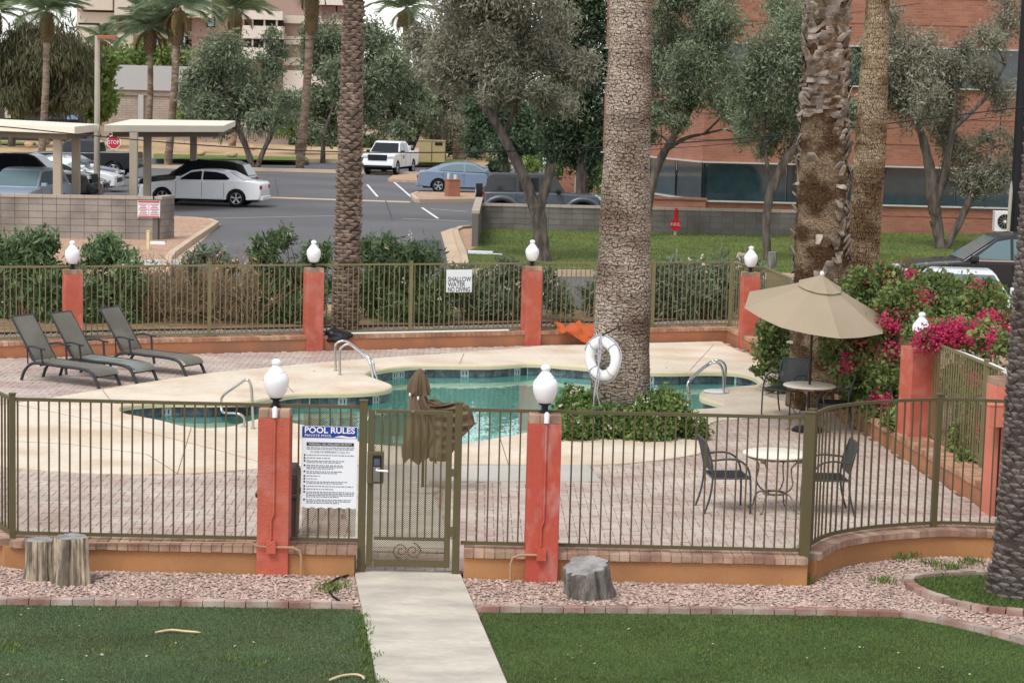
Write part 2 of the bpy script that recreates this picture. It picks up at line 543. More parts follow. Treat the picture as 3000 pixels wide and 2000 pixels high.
for p, a in along(closed, 0.152):
    nrm = V(-math.sin(a), math.cos(a))      # inward for a CCW ring
    if nrm[1] > 0.12: continue              # faces away from every view over the near coping
    wq = any(abs(p[0] - w[0]) < 0.076 and abs(p[1] - w[1]) < 0.35 for w in whites)
    o = link('tile', tile_me if not wq else MB().box((0, 0, 0), (0.146, 0.02, 0.146)).mesh('tile'), m_tile if not wq else wt_tile, swim)
    o.location = Vector((p[0], p[1], -0.155)) - swim.location
    o.rotation_euler = (0, 0, a)
    if wq:
        for sx_ in (-0.03, 0.03):
            MB().bar((sx_, 0.0125, -0.03), (sx_, 0.0125, 0.04), 0.016, 0.004, (0, 1, 0)).build('depth_mark', m_black, o)
sk = at(688, 1203, -0.13)
MB().box((sk[0], sk[1] + 0.02, -0.14), (0.42, 0.06, 0.13)).build('skimmer_mouth', m_black, swim).location = -swim.location
# deck joints
for i, pts in enumerate(([(27, 1180), (330, 1243), (480, 1278), (640, 1318), (760, 1352)], [(1465, 1283), (1490, 1362)], [(1100, 1305), (1085, 1362)], [(560, 1253), (520, 1386)], [(300, 1142), (330, 1180), (372, 1184)], [(860, 1150), (800, 1078)], [(1346, 1066), (1360, 1034)], [(1760, 1074), (1800, 1024)], [(2020, 1086), (2090, 1010)], [(0, 1290), (200, 1300), (430, 1330), (520, 1386)])):
    w = [at(x, y, 0.0135) for x, y in pts]
    mb = MB()
    for a, b in zip(w[:-1], w[1:]): mb.bar(a, b, 0.012, 0.002)
    mb.build('deck_joint', m_joint, deck)

# ------------------------------------------------------------------ pavers
yard = [(-14, 33.9), (-7.75, 36.55), (0.45, 40.0), (4.3, 41.6), (4.8, 38.6), (5.15, 31.1), (5.5, 26.8), (5.8, 24.0), (5.95, 22.1), (5.2, 22.0), (4.69, 22.02), (4.08, 21.77), (3.67, 21.5), (3.33, 21.18), (2.95, 20.42), (-4.95, 20.26), (-6.4, 22.6), (-8.0, 25.6), (-14, 30)]
structure(MB().add(*cdt_sheet(yard, [pc], -0.02)).build('paver_bed', m_bed))
structure(MB().add(*cdt_sheet(SUBSOIL, [pc], -0.06)).build('yard_subsoil', m_gravel))
walk_in = P2([(1040, 1600), (1330, 1606), (1252, 1404), (985, 1404)])
slab_in = P2([(862, 1367), (1665, 1362), (1722, 1362), (1762, 1411), (1650, 1411), (980, 1409), (845, 1409)])
conc = structure(MB().prism(slab_in, -0.03, 0.008).build('concrete_slab', m_conc))
MB().prism(walk_in, -0.03, 0.004).build('walkway', m_path, conc)
pav = structure(MB().sheet([(2.0, 20.6), (2.3, 20.6), (2.3, 20.9)], -0.012).build('paving', m_bed))
A0 = 0.0183
ca, sa = math.cos(A0), math.sin(A0)
pv_big = MB()
cand = []
u = 0.102
for i in range(-160, 130):
    for j in range(0, 230):
        k = (i - j) % 4                      # 90-degree herringbone of 2:1 bricks
        if k == 0: c, horiz = (i + 1.0, j + 0.5), True
        elif k == 3: c, horiz = (i + 0.5, j + 1.0), False
        else: continue
        x, y = c[0] * u, c[1] * u + 20.2
        x, y = x * ca - (y - 20) * sa, x * sa + (y - 20) * ca + 20
        if not inpoly((x, y), yard): continue
        if inpoly((x, y), walk_in) or inpoly((x, y), slab_in): continue
        if y > 24 and inpoly((x, y), deck_poly): continue
        cand.append((y, x, horiz))
cand.sort()
seen = [c for c in cand if abs(c[1]) < 1.0 + 0.27 * c[0]]
pm = MB().box((0, 0, -0.012), (0.1985, 0.0965, 0.024), taper=0.985).mesh('paver')
for q, (y, x, hz) in enumerate(cand):
    q2 = None
first = set(seen[:300])
for (y, x, hz) in cand:
    a = A0 + (0 if hz else math.pi / 2)
    dz = rng.normal(0, 0.0016)
    if (y, x, hz) in first:
        o = link('paver', pm, m_paver, pav, loc=(x, y, dz), rz=a)
    else:
        c_, s_ = math.cos(a), math.sin(a)
        pts = []
        for sx, sy in ((-1, -1), (1, -1), (1, 1), (-1, 1)):
            lx, ly = sx * 0.0978, sy * 0.0475
            pts.append((x + lx * c_ - ly * s_, y + lx * s_ + ly * c_, dz))
        b_ = [(p[0], p[1], -0.024) for p in pts]
        pv_big.add(pts + b_, [(0, 1, 2, 3), (0, 4, 5, 1), (1, 5, 6, 2), (2, 6, 7, 3), (3, 7, 4, 0)])
tag(pv_big.build('pavers', m_paver, pav), kind='stuff')

# ------------------------------------------------------------------ low walls with brick caps
def low_wall(name, label, line, h, thick, m_w, m_b, capstep=0.104, z0=-0.05, brick_depth=0.33, cap=True):
    line = [V(p[0], p[1], 0) for p in line]
    root = thing(name, label, 'wall', tuple(line[0]))
    L, Rr = [], []
    n = len(line)
    for i, p in enumerate(line):
        t = unit((line[min(i + 1, n - 1)] - line[max(i - 1, 0)]))
        nn = V(-t[1], t[0], 0)
        L.append(p + nn * thick / 2 - line[0])
        Rr.append(p - nn * thick / 2 - line[0])
    mb = MB()
    zt = h - 0.068
    poly = L + Rr[::-1]
    vs_ = [(p[0], p[1], z0) for p in poly] + [(p[0], p[1], zt) for p in poly]
    m = len(poly)
    fs = [(i, (i + 1) % m, m + (i + 1) % m, m + i) for i in range(m)]
    fs = [f[::-1] for f in fs] if signed_area(poly) < 0 else fs
    top = [(m + i, m + i + 1, m + m - 2 - i, m + m - 1 - i) for i in range(n - 1)]
    mb.add(vs_, fs + top)
    mb.build('stucco_wall', m_w, root)
    if cap:
        mo = MB()                           # mortar bed under and between the bricks
        for i in range(n - 1):
            a, b = line[i] - line[0], line[i + 1] - line[0]
            mo.bar(a + V(0, 0, h - 0.037), b + V(0, 0, h - 0.037), brick_depth - 0.02, 0.058)
        mo.build('mortar_bed', m_mortar, root)
        bme = MB().box((0, 0, 0), (0.094, brick_depth, 0.068)).mesh('brick')
        for p, a in along(line, capstep, 0.05):
            q = p - line[0]
            o = link('brick', bme, m_b, root, loc=(q[0], q[1], h - 0.034 + rng.normal(0, 0.002)), rz=a + rng.normal(0, 0.012))
    return root
curve = smooth_open([(3.02, 20.42), (3.33, 21.03), (3.67, 21.37), (4.08, 21.63), (4.69, 21.86), (5.23, 21.84), (5.95, 21.7)], 5)
WH = 0.285
low_wall('garden_wall', 'ochre stucco low wall with brick cap running left from the pool gate', [(-7.0, 23.6), (-6.2, 22.2), (-4.95, 20.14), (-1.52, 20.205)], WH, 0.27, m_stucco, m_brick)
low_wall('garden_wall', 'ochre stucco low wall with brick cap between gate and round table corner', [(-0.43, 20.225), (3.02, 20.29)], WH, 0.27, m_stucco, m_brick)
low_wall('garden_wall', 'ochre stucco low wall curving away behind the shaggy foreground palm', curve, WH, 0.27, m_stucco, m_brick)
FARL = [(-16.0, 33.32), (-7.75, 36.79), (-3.55, 38.56), (0.45, 40.24), (4.45, 41.92)]
low_wall('garden_wall', 'orange stucco low wall with brick cap behind the loungers and pool', FARL, 0.28, 0.3, m_stucco_far, m_brick_far, 0.104)
low_wall('garden_wall', 'orange stucco low wall holding back the pink flowering bed', [(4.55, 41.8), (4.95, 38.6), (5.35, 31.1), (5.68, 26.8), (5.98, 24.0), (6.12, 22.2)], 0.28, 0.3, m_stucco_far, m_brick_far, 0.104)

# ------------------------------------------------------------------ picket fences
def fence(name, label, runs, z0, z1, m, posts=(), step=0.1035, pk=0.016, rail=0.032, postw=0.06, skip=()):
    o0 = V(*runs[0][0], 0)
    root = thing(name, label, 'fence', (o0[0], o0[1], z0))
    L = z1 - z0
    pme = MB().box((0, 0, L / 2), (pk, pk, L)).mesh('picket')
    for run in runs:
        r3 = [V(p[0], p[1], 0) - o0 for p in run]
        for zz in (0.0, L):
            mb = MB()
            for a, b in zip(r3[:-1], r3[1:]):
                ex = unit(b - a) * 0.004
                mb.bar(a - ex + V(0, 0, zz), b + ex + V(0, 0, zz), rail, rail)
            mb.build('rail', m, root)
        for p, a in along(r3, step, step / 2):
            if any(abs(p[0] + o0[0] - s0) < s1 for s0, s1 in skip): continue
            link('picket', pme, m, root, loc=(p[0], p[1], rng.normal(0, 0.001)), rz=a)
    ptm = MB().box((0, 0, (L + 0.06) / 2 - 0.05), (postw, postw, L + 0.13)).box((0, 0, L + 0.055), (postw + 0.012, postw + 0.012, 0.014)).mesh('post')
    for (x, y, a) in posts:
        link('post', ptm, m, root, loc=(x - o0[0], y - o0[1], 0), rz=a)
    return root
FZ0, FZ1 = 0.335, 1.685
f1 = fence('picket_fence', 'olive metal picket fence standing left of the pool gate', [[(-7.0, 23.6), (-6.2, 22.2), (-4.95, 20.14)], [(-4.95, 20.14), (-1.50, 20.205)]], FZ0, FZ1, m_olive, [(-4.95, 20.14, 0.2)], skip=[(-2.34, 0.19)])
f2 = fence('picket_fence', 'olive metal picket fence between the gate and the heavy corner post', [[(-0.46, 20.22), (3.0, 20.285)]], FZ0, FZ1, m_olive, [(3.0, 20.285, 0.0)], skip=[(0.36, 0.2)], postw=0.1)
f3 = fence('picket_fence', 'olive metal picket fence curving away on the brick topped wall', [[tuple(p[:2]) for p in curve]], FZ0, FZ1 + 0.0, m_olive, [(4.62, 21.85, 0.2), (3.06, 20.5, 0.9)], postw=0.06)
d_ = unit(V(8.2, 3.45))
A_F = math.atan2(d_[1], d_[0])
off = V(-d_[1], d_[0]) * 0.06
def fl(x): return (x + off[0], 36.79 + (x + 7.75) * 3.45 / 8.2 + off[1])
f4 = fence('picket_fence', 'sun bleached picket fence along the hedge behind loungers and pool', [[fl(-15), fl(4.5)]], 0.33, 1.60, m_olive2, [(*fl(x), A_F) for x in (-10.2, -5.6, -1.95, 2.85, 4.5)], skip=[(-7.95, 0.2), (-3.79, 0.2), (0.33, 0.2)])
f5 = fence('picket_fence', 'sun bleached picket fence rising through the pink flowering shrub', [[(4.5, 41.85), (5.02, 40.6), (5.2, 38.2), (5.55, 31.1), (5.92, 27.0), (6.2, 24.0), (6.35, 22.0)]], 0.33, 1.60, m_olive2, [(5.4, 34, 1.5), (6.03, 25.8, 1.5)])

# ------------------------------------------------------------------ pillars with globe lamps
globe_prof = [(0.058, 0), (0.080, 0.014), (0.106, 0.06), (0.126, 0.115), (0.137, 0.17), (0.138, 0.21), (0.130, 0.25), (0.108, 0.283), (0.090, 0.296), (0.094, 0.304), (0.062, 0.345), (0.046, 0.366), (0.038, 0.380), (0.050, 0.390), (0.055, 0.408), (0.050, 0.430), (0.032, 0.448), (0.006, 0.455)]
def pillar(label, x, y, rz, w, h, m, globe=True, near=False, bricks=True, gs=0.84):
    root = thing('lamp_pillar', label, 'pillar', (x, y, 0), rz, 'coral pillars around the pool yard')
    hs_ = h - (0.085 if bricks else 0.0)
    MB().box((0, 0, (hs_ - 0.05) / 2), (w, w, hs_ + 0.05)).build('shaft', m, root, bevel=0.008)
    if bricks:
        nb = 3
        bw = (w + 0.0) / nb
        bm_ = MB().box((0, 0, 0), (bw - 0.012, w / 2 - 0.006, 0.08)).mesh('brick')
        MB().box((0, 0, h - 0.044), (w - 0.02, w - 0.02, 0.076)).build('mortar', m_mortar, root)
        for i in range(nb):
            for s_ in (-1, 1):
                link('brick', bm_, m_brick, root, loc=((i - (nb - 1) / 2) * bw, s_ * w / 4, h - 0.042))
    if globe:
        MB().lathe([(0.05, 0), (0.05, 0.02), (0.034, 0.03), (0.034, 0.075), (0.06, 0.085), (0.06, 0.1)], 16, (0, 0.02, h - 0.002)).build('lamp_neck', m_black, root, 40)
        g = MB().lathe([(r * gs * 1.06, z * gs) for r, z in globe_prof[:10]], 28).build('globe', m_globe, root, 60, loc=(0, 0.02, h + 0.095))
        MB().lathe([(r * gs * 1.06, z * gs) for r, z in globe_prof[9:]], 20).build('finial', m_globe, g, 60)
    if near:
        yf = -w / 2 - 0.012
        MB().tube([(0.01, yf, h - 0.1), (0.01, yf, 0.62), (-0.015, yf, 0.56), (-0.015, yf, 0.36)], 0.011, 8).build('conduit', m, root, 40)
        MB().box((-0.01, yf - 0.012, 0.29), (0.085, 0.05, 0.115)).box((-0.01, yf - 0.04, 0.29), (0.092, 0.006, 0.122)).build('junction_box', m, root)
        MB().lathe([(0.026, 0), (0.026, 0.09), (0.012, 0.11)], 12, (0.01, yf + 0.0, h - 0.075)).build('photocell', m_white, root, 50)
    return root
pl1 = pillar('coral lamp pillar left of the pool rules sign', -2.335, 20.17, 0.018, 0.315, 1.665, m_coral, near=True, gs=0.86)
pl2 = pillar('faded coral lamp pillar right of the gate behind the tilted stump', 0.345, 20.17, 0.05, 0.325, 1.68, m_coral_worn, near=True, gs=0.86)
m_pipe = mat('painted_pipe', (176, 138, 108), 0.7, 0.08, 5, 30)
MB().tube([(0.03, -0.185, 0.29), (0.2, -0.185, 0.29), (0.27, -0.185, 0.26), (0.29, -0.185, 0.2), (0.29, -0.185, -0.03)], 0.013, 8).tube([(-0.05, -0.185, 0.29), (-0.15, -0.18, 0.3), (-0.22, -0.165, 0.33), (-1.9, -0.165, 0.285)], 0.008, 6).build('feed_pipe', m_pipe, pl1, 40)
MB().tube([(-0.05, -0.185, 0.28), (-0.22, -0.185, 0.28), (-0.29, -0.185, 0.25), (-0.31, -0.185, 0.19), (-0.31, -0.185, -0.03)], 0.013, 8).build('feed_pipe', m_pipe, pl2, 40)
for lab, (x, y) in (('coral lamp pillar behind the loungers', (-7.92, 36.65)), ('coral lamp pillar beside the first dark palm trunk', (-3.76, 38.40)), ('coral lamp pillar between the no diving sign and the thick palm', (0.36, 40.13))):
    pillar(lab, x, y, A_F, 0.315, 1.56, m_coral, gs=0.92)
pillar('coral lamp pillar rising behind the open tan umbrella', 4.70, 40.55, 0.12, 0.33, 1.52, m_coral, gs=0.92)
pillar('tall coral pillar with white finial capped by pink blossom', 5.69, 28.3, 0.22, 0.42, 1.51, m_coral, bricks=False, gs=0.86)
p8 = pillar('salmon pillar half hidden by the shaggy foreground palm', 5.90, 24.2, 0.1, 0.36, 1.64, m_salmon, globe=False)
MB().box((-0.16, -0.3, 1.22), (0.3, 0.14, 0.25)).box((-0.16, -0.3, 1.355), (0.32, 0.16, 0.02)).build('meter_box', m_salmon, p8, bevel=0.006)
MB().tube([(-0.12, -0.22, 1.15), (-0.12, -0.22, -0.02)], 0.012, 6).build('conduit', m_black, p8)

tag(MB().tube(smooth_open([(5.86, 28.2, 1.50), (5.95, 27.2, 1.58), (6.08, 25.6, 1.60), (6.13, 24.5, 1.58)], 4), 0.03, 8).build('rail_pipe', m_white, None, 50), 'white plastic pipe lashed along the rail below the pink blossom', 'pipe', kind='thing')
# ------------------------------------------------------------------ gate
gate = thing('pool_gate', 'olive metal pool gate with expanded mesh, scroll work and keypad lock', 'gate', (-0.985, 20.20, 0.03), 0.018)
MB().box((-0.475, 0, 0.84), (0.075, 0.075, 1.76)).box((-0.475, 0, 1.725), (0.085, 0.085, 0.012)).build('gate_post', m_olive, gate)
MB().box((0.475, 0, 0.84), (0.075, 0.075, 1.76)).box((0.475, 0, 1.725), (0.085, 0.085, 0.012)).build('gate_post', m_olive, gate)
fr_ = MB()
gl, gr, gb, gt = -0.365, 0.385, 0.05, 1.635
fr_.box((gl - 0.03, 0, (gb + gt) / 2), (0.06, 0.05, gt - gb)).box((gr + 0.0, 0, (gb + gt) / 2), (0.06, 0.05, gt - gb))
fr_.box(((gl + gr) / 2 - 0.0, 0, gt - 0.015), (gr - gl - 0.03, 0.045, 0.035)).box(((gl + gr) / 2, 0, gb + 0.03), (gr - gl - 0.03, 0.045, 0.06)).box(((gl + gr) / 2, 0, 0.335), (gr - gl - 0.03, 0.03, 0.03))
fr_.build('gate_frame', m_olive, gate)
MB().lathe([(0.0, 0), (0.018, 0.006), (0.018, 0.018), (0.0, 0.026)], 10, (0.02, -0.03, gt - 0.02)).build('rail_knob', m_olive2, gate, 50)
gp = MB().box((0, 0, 0.635), (0.016, 0.016, 1.27)).mesh('picket')
for i in range(9):
    link('picket', gp, m_olive, gate, loc=(gl + 0.075 + i * 0.0745, 0, 0.345))
def expanded(w, h, px_=0.0255, pz=0.042, t=0.0078):
    mb = MB()
    nx = int(w / px_)
    nz = int(h / (pz / 2))
    for i in range(nx):
        for s_ in (0, 1):
            prev = None
            for j in range(nz + 1):
                sgn = 1 if (j + s_) % 2 == 0 else 0
                x = (i + 0.5) * px_ + (sgn - 0.5) * px_
                p = (x, j * pz / 2)
                if prev is not None:
                    mb.add([(prev[0] - t / 2, 0, prev[1]), (prev[0] + t / 2, -0.001, prev[1]), (p[0] + t / 2, -0.001, p[1]), (p[0] - t / 2, 0, p[1])], [(0, 1, 2, 3)])
                prev = p
    return mb
m_mesh = mat('mesh_metal', (112, 100, 66), 0.6, 0.05, 5, 40)
tag(expanded(gr - gl, 1.5).build('mesh_panel', m_mesh, gate, loc=(gl, 0.014, 0.1)), kind='stuff')
sc = MB()
def spiral(cx, cz, s_, turns=1.6, r0=0.085, r1=0.012, n=30):
    return [(cx + s_ * (r0 + (r1 - r0) * t) * math.cos(-math.pi / 2 - t * turns * 2 * math.pi + 0.0), -0.02, cz + (r0 + (r1 - r0) * t) * math.sin(-math.pi / 2 - t * turns * 2 * math.pi)) for t in np.linspace(0, 1, n)]
sc.tube([(-0.36, -0.02, 0.20), (-0.16, -0.02, 0.20), (-0.13, -0.02, 0.165)] + spiral(-0.075, 0.215, 1), 0.006, 6)
sc.tube([(0.36, -0.02, 0.20), (0.13, -0.02, 0.20), (0.12, -0.02, 0.235)] + [(p[0], p[1], 0.4 - p[2]) for p in spiral(0.045, 0.185, -1)], 0.006, 6)
sc.build('scroll', m_black if False else m_olive, gate, True)
bx_ = MB().box((-0.345, -0.04, 1.06), (0.165, 0.06, 0.32)).build('lock_box', m_olive, gate, bevel=0.006)
MB().box((-0.33, -0.075, 1.055), (0.085, 0.018, 0.265)).build('lock_plate', m_black, bx_, bevel=0.004)
MB().box((-0.33, -0.087, 1.0), (0.068, 0.012, 0.15)).build('lock_face', m_steel, bx_)
MB().box((-0.33, -0.087, 1.12), (0.06, 0.008, 0.07)).build('keypad', mat('keypad_plastic', (84, 92, 110), 0.3), bx_)
MB().tube([(-0.33, -0.085, 1.045), (-0.33, -0.125, 1.045), (-0.31, -0.13, 1.045), (-0.215, -0.13, 1.04)], 0.011, 8).build('handle', m_white, bx_, 50)
MB().box((0.43, -0.02, 0.42), (0.06, 0.05, 0.09)).box((0.43, -0.02, 1.02), (0.05, 0.05, 0.07)).build('hinge', m_olive, gate)
m_fp = tag(expanded(0.56, 1.28).build('mesh_panel', m_mesh, f1, loc=(-2.06 + 7.0, 20.215 - 23.6, 0.03), rz=0.018), kind='stuff')
# ------------------------------------------------------------------ front garden: path, edging, lawns, gravel
front = structure(MB().sheet([(-12, 17.4), (-12, 20.6), (-4.95, 20.1), (-1.55, 20.15), (-0.42, 20.15), (3.1, 20.3), (3.4, 20.95), (4.1, 21.55), (4.7, 21.8), (9, 21.8), (9, 16.5), (4.2, 17.2), (2.4, 18.6), (-4, 18.6)], -0.012).build('gravel_bed', m_gravel))
def path_x(Y):                              # left and right edge of the front path at depth Y
    t = (Y - 16.31) / (20.16 - 16.31)
    return -1.03 + t * (-1.52 + 1.03), 0.04 + t * (-0.45 - 0.04)
fp = structure(MB().prism([(path_x(13)[0] + .02, 13), (path_x(13)[1] - .02, 13), (path_x(20.2)[1] - .02, 20.2), (path_x(20.2)[0] + .02, 20.2)], -0.1, 0.0).build('front_path', m_joint))
for i, (a, b) in enumerate(((13, 14.6), (14.6, 16.15), (16.15, 17.55), (17.55, 18.95), (18.95, 20.28))):
    a += 0.006
    b -= 0.006
    MB().prism([(path_x(a)[0], a), (path_x(a)[1], a), (path_x(b)[1], b), (path_x(b)[0], b)], -0.08, 0.022 + 0.003 * (i % 2)).build('path_slab', m_path, fp, bevel=0.008)
m_edge = mat('edging_brick', (150, 112, 100), 0.95, 0.12, 5, 60, 0.4, 100, rnd=0.18, rgb2=(182, 164, 152), mixscale=2.6)
def edging(label, pts, L=0.2):
    pts = [V(*p, 0) for p in pts]
    root = thing('brick_edging', label, 'edging', tuple(pts[0]))
    me = MB().box((0, 0, 0), (L - 0.008, 0.1, 0.09)).mesh('brick')
    for p, a in along(pts, L, L / 2):
        q = p - pts[0]
        link('brick', me, m_edge, root, loc=(q[0], q[1], 0.012 + rng.normal(0, 0.004)), rz=a + rng.normal(0, 0.015))
    return root
e_left = [(-8.0, 18.25)] + P2([(0, 1768), (500, 1772), (1040, 1780)])
edging('pinkish brick edging between left lawn and gravel', e_left)
e_right = smooth_open(P2([(1400, 1790), (1800, 1793), (2250, 1797), (2600, 1803), (2720, 1818), (2850, 1845), (3000, 1884), (3200, 1940)]), 4)
edging('pinkish brick edging curving along the right lawn', [tuple(p) for p in e_right])
ringpx = [(3150, 1815), (3000, 1803), (2880, 1790), (2760, 1762), (2690, 1735), (2663, 1712), (2680, 1698), (2760, 1689), (2880, 1685), (3000, 1684), (3150, 1684)]
e_ring = smooth_open(P2(ringpx), 4)
edging('mortared brick ring round the grassy foot of the foreground palm', [tuple(p) for p in e_ring], 0.16)
def ins(poly, d):                           # crude shrink toward the centroid
    c = np.mean([V(*p[:2]) for p in poly], axis=0)
    return [tuple(c + (V(*p[:2]) - c) * (1 - d)) for p in poly]
lawn_l = [(-8.0, 18.2)] + [(p[0], p[1] - 0.05) for p in e_left[1:]]
lawn_l[-1] = (path_x(18.72)[0] - 0.02, 18.72)
lawn_l += [(path_x(13)[0] - 0.02, 13), (-8, 13)]
lawn_r = [(path_x(18.72)[1] + 0.02, 18.72)] + [(p[0], p[1] - 0.05) for p in e_right] + [(5.6, 13), (path_x(13)[1] + 0.02, 13)]
structure(MB().sheet(lawn_l, 0.0).build('lawn', m_lawn))
structure(MB().sheet(lawn_r, 0.0).build('lawn', m_lawn))
ring_poly = [(p[0], p[1] - 0.0) for p in e_ring]
structure(MB().sheet(ring_poly, 0.004).build('palm_ring_soil', m_lawn))

def quads_obj(name, V4, tint, m, parent=None, loc=None):
    """one mesh from an (n,4,3) array of quads with a per-face 'tint' attribute"""
    n = len(V4)
    me = bpy.data.meshes.new(name)
    me.vertices.add(4 * n)
    me.vertices.foreach_set('co', V4.reshape(-1).astype(np.float32))
    me.loops.add(4 * n)
    me.loops.foreach_set('vertex_index', np.arange(4 * n, dtype=np.int32))
    me.polygons.add(n)
    me.polygons.foreach_set('loop_start', np.arange(0, 4 * n, 4, dtype=np.int32))
    at_ = me.attributes.new('tint', 'FLOAT', 'FACE')
    at_.data.foreach_set('value', np.clip(tint, 0, 1).astype(np.float32))
    me.update(calc_edges=True)
    return link(name, me, m, parent, loc=loc)
def sample_poly(poly, n, ymin=None):
    a = np.array([p[:2] for p in poly])
    lo, hi = a.min(0), a.max(0)
    if ymin is not None: lo[1] = max(lo[1], ymin)
    out = np.zeros((0, 2))
    from itertools import count
    xs, ys = a[:, 0], a[:, 1]
    while len(out) < n:
        p = lo + rng.random((n * 2, 2)) * (hi - lo)
        inside = np.zeros(len(p), bool)
        j = len(a) - 1
        for i in range(len(a)):
            c = (ys[i] > p[:, 1]) != (ys[j] > p[:, 1])
            with np.errstate(divide='ignore', invalid='ignore'):
                xx = (xs[j] - xs[i]) * (p[:, 1] - ys[i]) / (ys[j] - ys[i]) + xs[i]
            inside ^= c & (p[:, 0] < xx)
            j = i
        out = np.vstack([out, p[inside]])
    return out[:n]
def grass(name, label, poly, n, h, m, ymin=None, xlim=None, w=0.004):
    p = sample_poly(poly, n, ymin)
    if xlim: p = p[(p[:, 0] > xlim[0]) & (p[:, 0] < xlim[1])]
    n = len(p)
    ang = rng.random(n) * 2 * np.pi
    hh = h * (0.5 + rng.random(n))
    le = hh * (0.2 + 0.6 * rng.random(n))
    dx, dy = np.cos(ang), np.sin(ang)
    sx, sy = -dy * w, dx * w
    z = np.zeros(n)
    b0 = np.stack([p[:, 0] - sx, p[:, 1] - sy, z], 1)
    b1 = np.stack([p[:, 0] + sx, p[:, 1] + sy, z], 1)
    m0 = np.stack([p[:, 0] + dx * le * .4 + sx * .8, p[:, 1] + dy * le * .4 + sy * .8, hh * .65], 1)
    t0 = np.stack([p[:, 0] + dx * le, p[:, 1] + dy * le, hh], 1)
    q = np.stack([b0, b1, m0, t0], 1)
    big_ = 0.5 + 0.5 * np.sin(p[:, 0] * 2.1 + 1.3 * np.sin(p[:, 1] * 1.7)) * np.sin(p[:, 1] * 2.9 + 0.7)
    return tag(quads_obj(name, q, 0.35 * rng.random(n) + 0.5 * big_, m), label, 'grass', kind='stuff')
m_grass_r = mat('grass_blade', (92, 114, 56), 0.8, 0.12, 2, 20, rgb2=(116, 136, 74), tint=True, transl=0.2)
m_grass_l = mat('grass_blade_dull', (96, 114, 76), 0.85, 0.12, 2, 20, rgb2=(120, 134, 96), tint=True, transl=0.2)
grass('lawn_grass', 'clipped dull green grass left of the path', lawn_l, 120000, 0.012, m_grass_l, 15.2, (-6, 9))
grass('lawn_grass', 'clipped deep green grass right of the path', lawn_r, 120000, 0.012, m_grass_r, 15.2)
grass('ring_grass', 'short green grass inside the brick palm ring', ring_poly, 14000, 0.03, m_grass_r)
tuft = []
def tufts(name, label, spots, m, n=90, h=0.09, sp=0.07):
    Q, T = [], []
    for (x, y) in spots:
        k = int(n * (0.5 + rng.random()))
        px_ = rng.normal(0, sp, k) + x
        py_ = rng.normal(0, sp, k) + y
        a = rng.random(k) * 6.283
        hh = h * (0.4 + 0.9 * rng.random(k))
        le = hh * (0.3 + 0.7 * rng.random(k))
        w = 0.004
        z = np.zeros(k) - 0.01
        dx, dy = np.cos(a), np.sin(a)
        Q.append(np.stack([np.stack([px_ - dy * -w, py_ - dx * w, z], 1), np.stack([px_ + dy * -w, py_ + dx * w, z], 1), np.stack([px_ + dx * le * .5 + dy * -w, py_ + dy * le * .5 + dx * w, hh * .7], 1), np.stack([px_ + dx * le, py_ + dy * le, hh], 1)], 1))
        T.append(rng.random(k))
    return tag(quads_obj(name, np.concatenate(Q), np.concatenate(T), m), label, 'grass', kind='stuff')
m_weed = mat('weed_blade', (84, 112, 48), 0.8, 0.15, 3, 20, rgb2=(140, 150, 86), tint=True, transl=0.2)
tufts('weeds', 'green weeds along the foot of the curving wall and in the gravel', P2([(2630, 1632), (2650, 1640), (2660, 1632), (2725, 1655), (2780, 1665), (2800, 1672), (2340, 1700), (2345, 1704), (2290, 1702), (2590, 1705), (2760, 1690), (2840, 1650), (990, 1720), (970, 1728)]), m_weed, 70, 0.07)
tufts('weeds', 'rough grass tufts overgrowing the left edge of the path', [(path_x(y)[0] + rng.normal(-0.03, 0.03), y) for y in np.arange(15.8, 18.5, 0.16)], m_grass_r, 34, 0.05, 0.035)
tufts('weeds', 'pale weeds scattered over the left lawn', [tuple(at(x, y)[:2]) for x, y in ((40, 1905), (670, 1930), (680, 1925), (590, 1932), (1018, 1905), (740, 1945), (830, 1930), (300, 1910), (30, 1890), (500, 1895))], m_weed, 40, 0.03, 0.05)
m_dry = mat('dry_leaf', (214, 190, 150), 0.85, 0.1, 6, 40)
for nm, pts in (('palm_frond_husk', [(455, 1851), (500, 1844), (545, 1848), (588, 1851)]), ('palm_frond_husk', [(966, 1990), (1000, 1978), (1040, 1974), (1062, 1980), (1066, 1988)])):
    w = [at(x, y, 0.03) for x, y in pts]
    o = MB().tube(smooth_open(w, 3), [0.008] + [0.012] * (3 * (len(w) - 1) - 1) + [0.004], 5).build(nm, m_dry)
    tag(o, 'dry tan palm husk lying on the %s of the left lawn' % ('middle' if pts[0][0] < 900 else 'path side edge'), 'palm husk', kind='thing')

